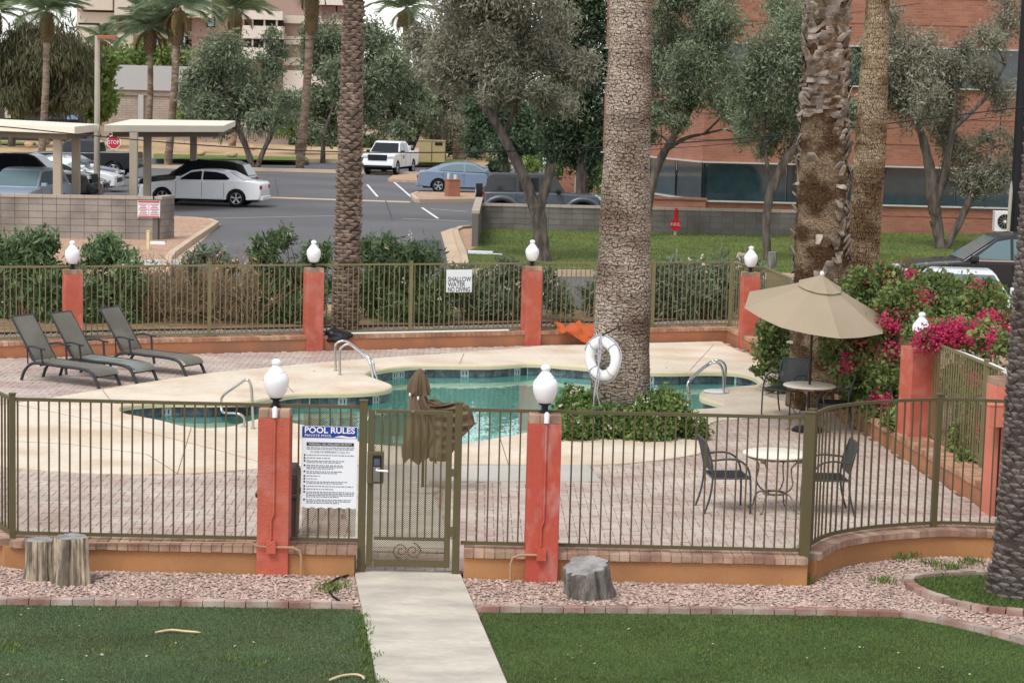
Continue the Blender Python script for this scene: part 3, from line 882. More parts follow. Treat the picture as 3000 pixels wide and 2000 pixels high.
# fallen leaves and bits
def litter(name, label, polys, n, m, z, size=0.02):
    Q, T_ = [], []
    for poly in polys:
        p = sample_poly(poly, n)
        k = len(p)
        a = rng.random(k) * 6.283
        s_ = size * (0.5 + rng.random(k))
        u_ = np.stack([np.cos(a) * s_, np.sin(a) * s_, rng.normal(0, .2, k) * s_], 1)
        w_ = np.stack([-np.sin(a) * s_ * .4, np.cos(a) * s_ * .4, rng.normal(0, .15, k) * s_], 1)
        c = np.stack([p[:, 0], p[:, 1], np.full(k, z)], 1)
        Q.append(np.stack([c - u_, c - w_, c + u_, c + w_], 1))
        T_.append(rng.random(k))
    return tag(quads_obj(name, np.concatenate(Q), np.concatenate(T_), m), label, 'leaves', kind='stuff')
m_litter = mat('fallen_leaf', (178, 164, 120), 0.9, 0.15, 5, 30, rgb2=(214, 206, 176), tint=True)
litter('leaf_litter', 'small pale fallen leaves scattered on both front lawns', [[(-4.6, 15.9), (-1.3, 16), (-1.6, 18.6), (-4.8, 18.4)], [(0.3, 16), (4.6, 16), (4.0, 17.6), (0.1, 18.6)]], 42, m_litter, 0.022, 0.014)
litter('leaf_litter', 'small brown fallen leaves scattered over the pool paving', [[(-4.6, 20.6), (2.8, 20.7), (4.6, 24), (-5, 24)], [(-7, 31), (-4, 34), (3.8, 38.5), (3.5, 36.6), (-2.6, 36.4)]], 45, mat('brown_litter', (120, 92, 62), 0.9, 0.2, 5, 30, rgb2=(160, 132, 92), tint=True), 0.018, 0.02)

# gravel: real stones
def stones(name, label, poly, n, s, m, excl=(), ymin=None):
    p = sample_poly(poly, n, ymin)
    keep = [not any(inpoly(q, e) for e in excl) for q in p]
    p = p[np.array(keep)]
    n = len(p)
    base = np.array([(1, 0, .1), (.3, .9, 0), (-.8, .6, .1), (-.8, -.6, 0), (.3, -.9, .1), (.15, .1, .75), (-.1, -.1, -.5)])
    fs = [(0, 1, 5), (1, 2, 5), (2, 3, 5), (3, 4, 5), (4, 0, 5)]
    a = rng.random(n) * 6.283
    sc_ = s * (0.45 + 0.9 * rng.random(n))
    jit = 1 + rng.normal(0, 0.18, (n, 7, 3))
    b = base[None] * jit * sc_[:, None, None] * np.array([1.15, 0.85, 0.9])
    x = b[..., 0] * np.cos(a)[:, None] - b[..., 1] * np.sin(a)[:, None] + p[:, 0:1]
    y = b[..., 0] * np.sin(a)[:, None] + b[..., 1] * np.cos(a)[:, None] + p[:, 1:2]
    z = b[..., 2] - 0.006 + rng.random(n)[:, None] * 0.008
    co = np.stack([x, y, z], -1)[:, :6].reshape(-1, 3)
    F = (np.array(fs)[None] + (np.arange(n) * 6)[:, None, None]).reshape(-1, 3)
    me = bpy.data.meshes.new(name)
    me.vertices.add(len(co))
    me.vertices.foreach_set('co', co.astype(np.float32).ravel())
    me.loops.add(F.size)
    me.loops.foreach_set('vertex_index', F.astype(np.int32).ravel())
    me.polygons.add(len(F))
    me.polygons.foreach_set('loop_start', np.arange(0, F.size, 3, dtype=np.int32))
    me.update(calc_edges=True)
    return tag(link(name, me, m), label, 'gravel', kind='stuff')
g_left = [(-6.2, 18.6)] + [(p[0], p[1] + 0.06) for p in e_left[1:]] + [(path_x(18.8)[0] - 0.01, 18.85), (path_x(20.05)[0] - 0.01, 20.05), (-4.9, 19.98), (-6.0, 21.7)]
g_right = [(path_x(18.8)[1] + 0.01, 18.85)] + [(p[0], p[1] + 0.06) for p in e_right] + [(6.0, 18.5), (6.0, 21.5), (5.2, 21.65), (4.7, 21.68), (4.1, 21.45), (3.7, 21.2), (3.4, 20.9), (3.15, 20.35), (3.05, 20.15), (path_x(20.05)[1] + 0.01, 20.07)]
stones('gravel', 'pink crushed stone mulch left of the path', g_left, 11000, 0.017, m_stone)
stones('gravel', 'pink crushed stone mulch right of the path', g_right, 19000, 0.017, m_stone, [ring_poly])
mb = MB().tube([V(*at(x, y)) + V(0, 0, 0.02) for x, y in ((1020, 1690), (985, 1700), (968, 1712), (985, 1725), (966, 1738), (975, 1752), (995, 1765))], 0.012, 6)
tag(mb.build('drip_hose', m_black), 'black drip hose snaking over gravel beside the path', 'hose', kind='thing')

# ------------------------------------------------------------------ stumps
def bark_mat(name, rgb, rgb2, dark):
    m = mat(name, rgb, 0.95, 0.35, 5, 40, 1.0, 30, rgb2=rgb2, mixscale=6, stretch=(2.6, 2.6, 0.3), thr=(.45, .58))
    return m
m_wood = bark_mat('weathered_wood', (120, 109, 96), (190, 174, 150), None)
m_wood2 = mat('weathered_gray_wood', (146, 141, 134), 0.95, 0.16, 5, 40, 1.0, 40, rgb2=(98, 90, 84), mixscale=6, stretch=(2.5, 2.5, 0.4))
m_cut = mat('cut_end_grain', (160, 158, 154), 0.9, 0.12, 6, 50, 0.3, 60, rgb2=(128, 124, 120), mixscale=7)
def stump(name, label, parts, loc, tilt=None):
    root = thing(name, label, 'stump', tuple(loc))
    if tilt: root.rotation_euler = tilt
    for (dx, dy, r, h, mw) in parts:
        mb = MB()
        n = 90
        ph = rng.random(6) * 6.28
        def rad(t, z):
            v = 1 - sum(0.16 * max(0, 1 - abs(((t - q_ + math.pi) % (2 * math.pi)) - math.pi) / 0.1) for q_ in (ph[0], ph[1], ph[4], ph[5], ph[2] + 1.2)) + 0.05 * math.sin(3 * t + ph[0]) + 0.045 * math.sin(7 * t + ph[1] + z) + 0.035 * math.sin(13 * t + ph[2]) + 0.03 * math.sin(19 * t + ph[3])
            return r * v * (1.12 - 0.16 * min(1, z / (0.5 * h)))
        zs = [-0.04, 0.02, 0.1, 0.2, 0.3, h - 0.02, h]
        zs = [z for z in zs if z <= h]
        vs_ = []
        for z in zs:
            for k in range(n):
                t = 2 * math.pi * k / n
                q = rad(t, z) * (0.96 if z == h else 1)
                vs_.append((dx + q * math.cos(t), dy + q * math.sin(t), z))
        fs = [(i * n + k, i * n + (k + 1) % n, (i + 1) * n + (k + 1) % n, (i + 1) * n + k) for i in range(len(zs) - 1) for k in range(n)]
        mb.add(vs_, fs)
        mb.build('bark', mw, root, 45)
        c = MB()
        c.add([vs_[(len(zs) - 1) * n + k] for k in range(n)], [tuple(range(n))])
        c.v = [(x, y, z + 0.001) for x, y, z in c.v]
        c.build('cut_face', m_cut, root)
    return root
b0 = at(165, 1700)
stump('tree_stump', 'split double tree stump with pale cut tops at far left of gravel', [(0.15, -0.04, 0.165, 0.47, m_wood), (-0.17, 0.06, 0.14, 0.41, m_wood), (-0.03, 0.12, 0.13, 0.38, m_wood)], (b0[0], b0[1], -0.02))
b0 = at(1728, 1742)
stump('tree_stump', 'grey weathered log stump tilted over in front of the faded pillar', [(0, 0, 0.225, 0.37, m_wood2)], (b0[0], b0[1], -0.04), (0.16, -0.24, 0.4))

# ------------------------------------------------------------------ garden furniture
m_iron = mat('dark_grey_iron', (66, 70, 76), 0.5, 0.1, 6, 40, spec=0.4)
m_marble = mat('white_table_top', (240, 232, 216), 0.4, 0.04, 3, 30)
m_rust = mat('worn_cream_iron', (150, 138, 118), 0.7, 0.25, 14, 60, rgb2=(84, 74, 62), mixscale=16)
def sling_net(name, m, parent, quad, nu, nv, t=0.004):
    """a woven metal panel: crossing straps between four corners"""
    a, b, c, d = [V(*p) for p in quad]
    mb = MB()
    nrm = unit(np.cross(b - a, d - a))
    for i in range(nu + 1):
        s_ = i / nu
        mb.bar(a + (b - a) * s_, d + (c - d) * s_, t, 0.003, nrm)
    for j in range(nv + 1):
        s_ = j / nv
        mb.bar(a + (d - a) * s_, b + (c - b) * s_, t, 0.003, nrm)
    return tag(mb.build(name, m, parent), kind='stuff')
def make_chair(label, loc, rz):
    root = thing('patio_chair', label, 'chair', loc, rz, 'metal mesh armchairs round the patio tables')
    W = 0.25
    for s_ in (-1, 1):
        y = s_ * W
        MB().tube(smooth_open([(-0.30, y, 0), (-0.24, y, 0.2), (-0.215, y, 0.42), (-0.235, y * 0.98, 0.62), (-0.31, y * 0.94, 0.86)], 4), 0.0125, 8).build('back_leg', m_iron, root, 50)
        MB().tube(smooth_open([(0.25, y, 0), (0.245, y, 0.3), (0.22, y, 0.5), (0.14, y, 0.61), (0.0, y, 0.65), (-0.245, y * 0.98, 0.63)], 4), 0.0125, 8).build('arm_and_front_leg', m_iron, root, 50)
    MB().tube([(-0.31, -W * 0.94, 0.86), (-0.312, 0, 0.865), (-0.31, W * 0.94, 0.86)], 0.012, 8).tube([(-0.222, -W, 0.5), (-0.222, W, 0.5)], 0.008, 6).build('back_rail', m_iron, root, 50)
    MB().tube([(-0.21, -W, 0.42), (-0.21, W, 0.42)], 0.011, 6).tube([(0.24, -W, 0.42), (0.24, W, 0.42)], 0.011, 6).tube([(-0.21, -W, 0.42), (0.24, -W, 0.42)], 0.011, 6).tube([(-0.21, W, 0.42), (0.24, W, 0.42)], 0.011, 6).build('seat_frame', m_iron, root, 50)
    sling_net('seat_mesh', m_iron, root, [(-0.21, -W, 0.425), (0.24, -W, 0.425), (0.24, W, 0.425), (-0.21, W, 0.425)], 34, 38, 0.009)
    sling_net('back_mesh', m_iron, root, [(-0.225, -W, 0.5), (-0.225, W, 0.5), (-0.31, W * 0.94, 0.86), (-0.31, -W * 0.94, 0.86)], 32, 24, 0.0085)
    return root
make_chair('grey mesh armchair facing the round table on its left side', (2.58, 23.97, 0), 0.12)
make_chair('grey mesh armchair behind the heavy fence corner post', (3.78, 23.98, 0), math.pi + 0.05)
make_chair('grey mesh armchair turned away beside the open umbrella table', (4.27, 31.65, 0), math.radians(-128))
make_chair('dark mesh armchair in shade right of the umbrella table', (4.83, 30.25, 0), math.radians(168))
def make_table(label, loc, rz, hole=True, R=0.39, h=0.70):
    root = thing('patio_table', label, 'table', loc, rz)
    MB().lathe([(R - 0.012, h - 0.028), (R, h - 0.02), (R, h - 0.006), (R - 0.01, h), (0.022, h)], 40).build('table_top', m_marble, root, 40)
    MB().lathe([(R - 0.07, h - 0.06), (R - 0.06, h - 0.06), (R - 0.06, h - 0.03), (R - 0.07, h - 0.03)], 36).build('apron', m_rust, root, 40)
    for k in range(4):
        t = math.pi / 4 + k * math.pi / 2
        c, s_ = math.cos(t), math.sin(t)
        prof = [(0.30, h - 0.05), (0.27, h - 0.10), (0.215, h - 0.17), (0.225, h - 0.28), (0.24, h - 0.36), (0.19, h - 0.44), (0.12, h - 0.48), (0.15, 0.215), (0.21, 0.20), (0.255, 0.13), (0.27, 0.05), (0.31, 0.012), (0.34, 0.012)]
        MB().tube(smooth_open([(r * c, r * s_, z) for r, z in prof], 3), 0.0095, 6).box((0.315 * c, 0.315 * s_, h - 0.06), (0.05, 0.05, 0.06), t).build('leg', m_rust, root, 50)
    MB().tube([(0.125 * math.cos(t), 0.125 * math.sin(t), 0.215) for t in np.linspace(0, 2 * math.pi, 25)], 0.014, 6).build('stretcher_ring', m_rust, root, 50)
    return root
make_table('round white topped patio table between two mesh chairs near the fence', (3.16, 23.98, 0), 0.2)
ut = at(2372, 1126, 0.70)
make_table('round white topped patio table under the open tan umbrella', (ut[0], ut[1], 0), 0.5)

# ------------------------------------------------------------------ open umbrella
m_canvas = mat('tan_canvas', (178, 162, 139), 0.95, 0.05, 1.5, 60, 0.15, 300, transl=0.15)
m_pole = mat('dark_bronze_pole', (52, 44, 38), 0.45, 0.1, 4, 30)
umb = thing('patio_umbrella', 'open tan canvas patio umbrella with vented top', 'umbrella', (ut[0], ut[1], 0))
tilt = Matrix.Rotation(math.radians(13), 3, 'X') @ Matrix.Rotation(math.radians(6), 3, 'Y')
hub = Vector((0.03, -0.02, 1.78))
def T(p): return tuple(tilt @ Vector(p) + hub)
NR = 8
R_, Hc = 1.10, 0.52
def cano(r_in, r_out, z_in, z_out, sag, n=NR, seg=6, rad=8, lift=0.0):
    mb = MB()
    vs_, fs = [], []
    cols = n * seg
    for j in range(rad + 1):
        u_ = j / rad
        for i in range(cols):
            f = (i % seg) / seg
            t = 2 * math.pi * (i / cols) + 0.2
            # straight between ribs
            edge = math.cos(math.pi / n) / math.cos((f - 0.5) * 2 * math.pi / n)
            r = (r_in + (r_out - r_in) * u_) * (1 - (1 - edge) * 1.0)
            z = z_in + (z_out - z_in) * (u_ ** 0.92) - sag * math.sin(math.pi * f) * u_
            vs_.append(T((r * math.cos(t), r * math.sin(t), z + lift)))
    for j in range(rad):
        for i in range(cols):
            i2 = (i + 1) % cols
            fs.append((j * cols + i, (j + 1) * cols + i, (j + 1) * cols + i2, j * cols + i2))
    return mb.add(vs_, fs)
cn_ = cano(0.20, R_, Hc * 0.86, 0.0, 0.02).build('canopy', m_canvas, umb, 20)
cano(0.015, 0.34, Hc * 1.08, Hc * 0.74, 0.012, rad=4, lift=0.02).build('vent_cap', m_canvas, cn_, 20)
hem = MB()
for k in range(NR):
    t = 2 * math.pi * k / NR + 0.2
    MB().tube([T((0.05 * math.cos(t), 0.05 * math.sin(t), Hc * 0.9)), T((R_ * 0.97 * math.cos(t), R_ * 0.97 * math.sin(t), -0.02))], 0.008, 6).build('rib', m_pole, umb)
MB().tube([(0, 0, 0.02), (0, 0, 1.6), tuple(hub), T((0, 0, Hc * 1.1))], 0.019, 10).build('pole', m_pole, umb, 50)
MB().lathe([(0.02, 0), (0.035, 0.02), (0.03, 0.05), (0.012, 0.07)], 10, T((0, 0, Hc * 1.1))).build('finial', m_white, umb, 50)
MB().lathe([(0.24, 0), (0.24, 0.03), (0.2, 0.06), (0.05, 0.08), (0.035, 0.25), (0.03, 0.25)], 24).build('base', m_black, umb, 40)

# ------------------------------------------------------------------ closed umbrella with hanging cloth
m_brown = mat('brown_canvas', (128, 108, 88), 0.95, 0.10, 2.5, 60, 0.2, 200, rgb2=(108, 90, 72), mixscale=3, stretch=(1, 1, .5))
cu = at(1238, 1440)
cum = thing('closed_umbrella', 'closed brown umbrella with loose cloth hanging in folds behind the gate', 'umbrella', (cu[0], cu[1], 0))
def cz(y): return float(aty(1250, y, cu[1])[2])
def cx(x, y): return float(aty(x, y, cu[1])[0]) - cu[0]
prof = [(1081, 1226, 1239), (1096, 1212, 1247), (1115, 1196, 1256), (1138, 1187, 1263), (1152, 1184, 1268), (1157, 1202, 1250), (1180, 1193, 1264), (1210, 1189, 1300), (1240, 1186, 1322), (1265, 1180, 1338), (1290, 1170, 1330), (1310, 1160, 1322), (1325, 1160, 1318), (1345, 1168, 1312)]
mb = MB()
n = 72
vs_, fs = [], []
for j, (yy, xl, xr) in enumerate(prof):
    z = cz(yy)
    xa, xb = cx(xl, yy), cx(xr, yy)
    c_, hw = (xa + xb) / 2, (xb - xa) / 2
    fold = 0.0 if j < 2 else min(0.36, 0.10 + 0.026 * j)
    if 2 <= j <= 4: fold = 0.10 + 0.05 * j
    for k in range(n):
        t = 2 * math.pi * k / n
        f = 1 - fold * 1.7 * abs(math.sin(3.5 * t + 0.05 * j + 0.8 * math.sin(2 * t + 0.4))) ** 0.7 - fold * 0.6 * abs(math.sin(8.5 * t + 1.3 + 0.06 * j))
        dz = 0.035 * math.sin(5 * t + 1) + 0.02 * math.sin(11 * t) if j >= len(prof) - 2 else (0.03 * math.sin(4 * t + 2) if j == 4 else 0)
        vs_.append((c_ + hw * (0.35 + 0.65 * f) * math.cos(t) * 1.06, (0.9 if j > 4 else 0.75) * hw * f * math.sin(t), z + dz))
for j in range(len(prof) - 1):
    for k in range(n):
        fs.append((j * n + k, (j + 1) * n + k, (j + 1) * n + (k + 1) % n, j * n + (k + 1) % n))
fs.append(tuple(range(n)))
mb.add(vs_, fs)
mb.build('canopy', m_brown, cum, 35)
fl_ = MB()                                   # the panel of cloth pulled out to the right, in pleats
outer_ = [(1266, 1164), (1300, 1179), (1338, 1176), (1372, 1181), (1384, 1203), (1392, 1238), (1366, 1264), (1342, 1286), (1330, 1316), (1312, 1341)]
inner_ = [(1250, 1158), (1254, 1168), (1258, 1180), (1262, 1196), (1266, 1214), (1270, 1236), (1274, 1262), (1278, 1288), (1282, 1314), (1286, 1340)]
vv, ff = [], []
NP = 7
for i in range(len(outer_) * 2 - 1):
    k_, q_ = i // 2, (i % 2) * 0.5
    k2_ = min(k_ + 1, len(outer_) - 1)
    ox, oy = [outer_[k_][m_] * (1 - q_) + outer_[k2_][m_] * q_ for m_ in (0, 1)]
    ix, iy = [inner_[k_][m_] * (1 - q_) + inner_[k2_][m_] * q_ for m_ in (0, 1)]
    for j in range(NP):
        u_ = j / (NP - 1)
        x, y = ix + (ox - ix) * u_, iy + (oy - iy) * u_ + 5 * math.sin(math.pi * u_)
        dep = -0.16 + 0.14 * u_ + (0.055 if i % 2 else -0.03) * (0.4 + 0.6 * math.sin(math.pi * min(1, u_ * 1.1))) + 0.02 * math.sin(5 * u_ + i)
        vv.append((cx(x, y), dep, cz(y)))
for i in range(len(outer_) * 2 - 2):
    for j in range(NP - 1):
        ff.append((i * NP + j, i * NP + j + 1, (i + 1) * NP + j + 1, (i + 1) * NP + j))
fo = fl_.add(vv, ff).build('loose_flap', m_brown, cum, 40)
fo.modifiers.new('thick', 'SOLIDIFY').thickness = 0.006
# white tie clips and the dark gap under the hood
for x, y in ((1203, 1150), (1227, 1160)):
    MB().lathe([(0.004, 0), (0.012, 0.01), (0.012, 0.035), (0.004, 0.045)], 8, (cx(x, y), -0.17, cz(y + 6))).build('tie_clip', m_white, cum, 50)
MB().tube([(0, 0, 0.05), (0, 0, cz(1090))], 0.018, 8).build('pole', m_pole, cum, 50)
MB().lathe([(0.2, 0), (0.2, 0.03), (0.17, 0.05), (0.03, 0.06)], 24).build('base', m_conc, cum, 40)
MB().lathe([(0.012, 0), (0.02, 0.01), (0.012, 0.03)], 8, (cx(1240, 1088), 0, cz(1086))).build('finial', m_steel, cum)

# ------------------------------------------------------------------ sun loungers
m_sling = mat('taupe_sling', (112, 108, 98), 0.85, 0.06, 3, 120, 0.2, 400, rgb2=(124, 122, 112), mixscale=2)
m_sling2 = mat('faded_grey_sling', (136, 142, 138), 0.85, 0.08, 3, 120, 0.2, 400, rgb2=(116, 116, 104), mixscale=2)
m_frame = mat('charcoal_frame', (50, 52, 56), 0.45, 0.08, 4, 40, spec=0.4)
def ribbon(mb, prof, w, th=0.008):
    vs_, fs = [], []
    n = len(prof)
    for x, z in prof:
        vs_ += [(x, -w, z), (x, w, z), (x, w, z - th), (x, -w, z - th)]
    for i in range(n - 1):
        a, b = 4 * i, 4 * i + 4
        for k in range(4):
            k2 = (k + 1) % 4
            fs.append((a + k, b + k, b + k2, a + k2))
    fs += [(0, 1, 2, 3), (4 * n - 1, 4 * n - 2, 4 * n - 3, 4 * n - 4)]
    return mb.add(vs_, fs)
def make_lounger(label, loc, rz, msl, msb):
    root = thing('sun_lounger', label, 'sun lounger', loc, rz, 'sun loungers on the brick paving')
    W = 0.265
    seat = [(0.28, 0.33), (0.5, 0.325), (0.8, 0.315), (1.1, 0.31), (1.35, 0.31), (1.5, 0.29), (1.58, 0.255), (1.62, 0.20)]
    for s_ in (-1, 1):
        MB().tube(smooth_open([(0.02, s_ * W, 0.0), (0.08, s_ * W, 0.15), (0.2, s_ * W, 0.27), (0.36, s_ * W, 0.31), (0.8, s_ * W, 0.30), (1.2, s_ * W, 0.295), (1.45, s_ * W, 0.26), (1.56, s_ * W, 0.15), (1.64, s_ * W, 0.0)], 3), 0.026, 8).build('side_frame', m_frame, root, 50)
        MB().tube([(0.3, s_ * W * 0.98, 0.33), (-0.02, s_ * W * 0.98, 0.78), (-0.20, s_ * W * 0.98, 1.03)], 0.018, 8).build('back_frame', m_frame, root, 50)
        MB().tube(smooth_open([(0.14, s_ * (W + 0.04), 0.56), (0.3, s_ * (W + 0.05), 0.585), (0.46, s_ * (W + 0.05), 0.565), (0.56, s_ * (W + 0.05), 0.555)], 3), 0.016, 8).build('armrest', m_frame, root, 50)
        MB().tube([(0.47, s_ * (W + 0.045), 0.565), (0.5, s_ * (W + 0.03), 0.3)], 0.018, 8).build('arm_post', m_frame, root, 50)
        MB().tube([(0.16, s_ * W, 0.28), (0.14, s_ * W, 0.55), (0.26, s_ * W, 0.34)], 0.013, 6).build('hinge_bracket', m_frame, root, 50)
        MB().tube([(0.95, s_ * W, 0.28), (0.97, s_ * W, 0.17)], 0.024, 8).build('mid_foot', m_frame, root, 50)
    for (bx0, bz0) in ((-0.20, 1.03), (1.54, 0.17), (0.42, 0.28)): MB().tube([(bx0, -W, bz0), (bx0, W, bz0)], 0.015, 8).build('cross_bar', m_frame, root, 50)
    ribbon(MB(), seat, W - 0.012).build('seat_sling', msl, root, 50)
    ribbon(MB(), [(0.30, 0.35), (0.22, 0.45), (0.08, 0.66), (-0.06, 0.86), (-0.20, 1.045)], W - 0.006).build('back_sling', msb, root, 50)
    return root
LA = math.radians(-28)
for lab, (px_, py_), a, m1, m2 in (('taupe sling sun lounger nearest the pool yard corner, first of three', (60, 1113), LA, m_sling, m_sling), ('faded grey seated sun lounger, middle one of three', (173, 1100), LA, m_sling2, m_sling), ('taupe sling sun lounger closest to the pool ladder, third of three', (318, 1081), LA + 0.02, m_sling, m_sling)):
    b_ = at(px_, py_)
    ctr = V(b_[0], b_[1]) + V(-math.sin(a), math.cos(a)) * 0.265
    make_lounger(lab, (ctr[0], ctr[1], 0), a, m1, m2)

# ------------------------------------------------------------------ pool rails, lifebuoy and loose things
def rail3(name, label, curves, r=0.021, flange=True):
    b_ = curves[0][0]
    root = thing(name, label, 'handrail', (b_[0], b_[1], 0))
    for c in curves:
        c = [V(*p) - V(b_[0], b_[1], 0) for p in c]
        MB().tube(smooth_open(c, 5), r, 10).build('rail', m_steel, root, 60)
        for e in (c[0],) if not flange else (c[0], c[-1]):
            if e[2] > -0.02: MB().lathe([(r * 2, 0), (r * 2, 0.012), (r * 1.1, 0.02)], 14, (e[0], e[1], 0.012)).build('flange', m_steel, root, 40)
    return root
def yz(x, y, Y): return tuple(aty(x, y, Y))
b_ = at(742, 1258)
f_ = at(714, 1253)
rail3('pool_handrail', 'single bent steel handrail at the shallow left end of the pool', [[tuple(b_), yz(739, 1180, b_[1]), yz(735, 1128, b_[1]), yz(722, 1112, b_[1]), yz(700, 1125, b_[1] + .1), yz(655, 1157, b_[1] + .3), yz(648, 1185, b_[1] + .35), yz(652, 1206, b_[1] + .3), yz(665, 1210, b_[1] + .2), yz(700, 1212, b_[1] + .1), yz(715, 1225, f_[1]), tuple(f_)]], 0.02)
for (xa, ya, xb, yb, top, Yo) in ((986, 1086, 1089, 1115, 998, 0), ):
    A1, B1 = at(984, 1088), at(996, 1100)
    rail3('pool_ladder', 'pair of bowed steel ladder rails on the deck near the hedge', [
        [tuple(A1), yz(982, 1030, A1[1]), yz(984, 1008, A1[1]), yz(1002, 999, A1[1]), yz(1024, 1004, A1[1]), yz(1075, 1044, A1[1] - .1), yz(1092, 1060, A1[1] - .2), yz(1097, 1085, A1[1] - .25), yz(1106, 1118, A1[1] - .3)],
        [tuple(B1), yz(995, 1035, B1[1]), yz(1000, 1018, B1[1]), yz(1018, 1008, B1[1]), yz(1036, 1016, B1[1]), yz(1078, 1052, B1[1] - .1), yz(1085, 1066, B1[1] - .15), yz(1090, 1088, B1[1] - .2), yz(1094, 1118, B1[1] - .25)]], 0.021)
A1 = at(2121, 1155)
rail3('pool_ladder', 'pair of arched steel ladder rails at the right end of the pool', [
    [tuple(A1), yz(2118, 1090, A1[1]), yz(2110, 1068, A1[1]), yz(2094, 1062, A1[1]), yz(2072, 1070, A1[1]), yz(2030, 1105, A1[1] - .3), yz(2015, 1125, A1[1] - .4), yz(2016, 1165, A1[1] - .4), yz(2017, 1195, A1[1] - .45)],
    [tuple(A1 + V(0.02, .35, 0)), yz(2126, 1080, A1[1] + .35), yz(2116, 1060, A1[1] + .35), yz(2100, 1055, A1[1] + .35), yz(2078, 1063, A1[1] + .35), yz(2034, 1098, A1[1]), yz(2019, 1118, A1[1] - .1), yz(2019, 1165, A1[1] - .15), yz(2021, 1185, A1[1] - .15)]], 0.021)
s_ = at(2098, 1147, 0.02)
tag(MB().lathe([(0.05, 0), (0.21, 0), (0.215, 0.014), (0.19, 0.024), (0.06, 0.018)], 32, tuple(s_)).build('pool_skimmer', m_white, None, 40), 'round white skimmer cover on the pool corner', 'skimmer', kind='thing')
# waste bin
bb = at(820, 1575)
bin_ = thing('waste_bin', 'dark brown waste bin tucked behind the coral pillar', 'bin', (-2.47, 21.75, 0))
m_bin = mat('dark_brown_plastic', (60, 50, 46), 0.6, 0.1, 5, 40)
MB().box((0, 0, 0.36), (0.40, 0.38, 0.72), taper=1.08).build('bin_body', m_bin, bin_, bevel=0.02)
MB().box((0, 0, 0.5), (0.46, 0.44, 0.045)).build('rim_band', m_bin, bin_, bevel=0.01)
MB().box((0, 0, 0.76), (0.44, 0.42, 0.09), taper=0.82).build('lid', m_bin, bin_, bevel=0.015)
# pole, bag and cloth on the far wall
w0, w1 = (1008, 987), (1490, 976)
def on_far(x, y, lift=0.0):                # point on the far wall cap under a sight line
    r = ray(x, y)
    nn = V(-d_[1], d_[0], 0)
    p0 = V(-7.75, 36.79, 0) - nn * 0.08
    t = ((p0 - CAM) @ nn) / (r @ nn)
    return CAM + r * t
a_, b_ = on_far(*w0), on_far(*w1)
a_[2] = b_[2] = 0.28 + 0.02
tag(MB().tube([a_, b_], 0.02, 8).build('skimmer_pole', m_white, None, 50), 'long white pool pole lying on the far brick cap', 'pole', kind='thing')
def blob(name, label, cat, c, r, m, seed, rough=0.18, flat=0.0, nu=26, nv=16):
    g = np.random.default_rng(seed)
    ph = g.random((8, 3)) * 6.28
    k = g.normal(0, 3.2, (8, 3))
    vs_, fs = [], []
    for j in range(nv + 1):
        for i in range(nu):
            t, p = 2 * math.pi * i / nu, math.pi * j / nv
            d = V(math.sin(p) * math.cos(t), math.sin(p) * math.sin(t), math.cos(p))
            q = 1 + rough * sum(math.sin(k[m_] @ d + ph[m_, 0]) for m_ in range(8)) / 2.5
            vs_.append((c[0] + d[0] * r[0] * q, c[1] + d[1] * r[1] * q, max(c[2] + d[2] * r[2] * q, flat)))
    for j in range(nv):
        for i in range(nu):
            fs.append((j * nu + i, (j + 1) * nu + i, (j + 1) * nu + (i + 1) % nu, j * nu + (i + 1) % nu))
    return tag(MB().add(vs_, fs).build(name, m, None, 60), label, cat, kind='thing')
m_blackbag = mat('black_plastic', (30, 31, 36), 0.35, 0.15, 5, 40, spec=0.5)
bg_ = on_far(985, 1000)
blob('net_bag', 'black plastic bag slumped on the far wall end', 'bag', (bg_[0], bg_[1] - 0.05, 0.27), (0.24, 0.14, 0.13), m_blackbag, 3, 0.2, 0.15)
m_orange = mat('orange_cloth', (196, 98, 58), 0.95, 0.06, 2, 60, 0.15, 200)
nn_ = V(-d_[1], d_[0])
vs_, fs = [], []
ns_, nt_ = 34, 16
for i in range(ns_):
    s_ = i / (ns_ - 1)
    x_ = 0.80 + 0.86 * s_                     # along the wall, from the third far pillar to the thick palm
    base = V(x_, 36.79 + (x_ + 7.75) * 3.45 / 8.2)
    hang = 0.26 * min(1, max(0.12, (s_ - 0.08) / 0.35)) * (1 - 0.35 * max(0, s_ - 0.85) / 0.15)
    for j in range(nt_):
        t_ = j / (nt_ - 1)
        if t_ < 0.5: o_, z_ = 0.16 - 0.36 * t_ / 0.5, 0.335 + 0.06 * math.sin(math.pi * t_ / 0.5)
        else: o_, z_ = -0.20 - 0.16 * (t_ - 0.5) / 0.5, 0.33 - hang * (t_ - 0.5) / 0.5
        wr = 0.035 * math.sin(11 * s_ + 5 * t_) + 0.022 * math.sin(23 * s_ - 9 * t_ + 1) + 0.018 * math.sin(7 * s_ + 17 * t_)
        sh_ = (0.05 * math.sin(6 * t_ + 4 * s_)) - 0.16 * (t_ > 0.5) * (t_ - 0.5) * (s_ - 0.6)
        p = base + nn_ * (o_ - abs(wr) * (1 if t_ > 0.45 else 0.2)) + d_ * sh_
        vs_.append((p[0], p[1], max(0.02, z_ + wr * (1.0 if t_ < 0.55 else 0.4))))
for i in range(ns_ - 1):
    for j in range(nt_ - 1):
        fs.append((i * nt_ + j, i * nt_ + j + 1, (i + 1) * nt_ + j + 1, (i + 1) * nt_ + j))
o = MB().add(vs_, fs).build('orange_towel', m_orange, None, 60)
o.modifiers.new('thick', 'SOLIDIFY').thickness = 0.012
tag(o, 'crumpled orange cloth thrown over the far wall beside the thick palm', 'cloth', kind='thing')

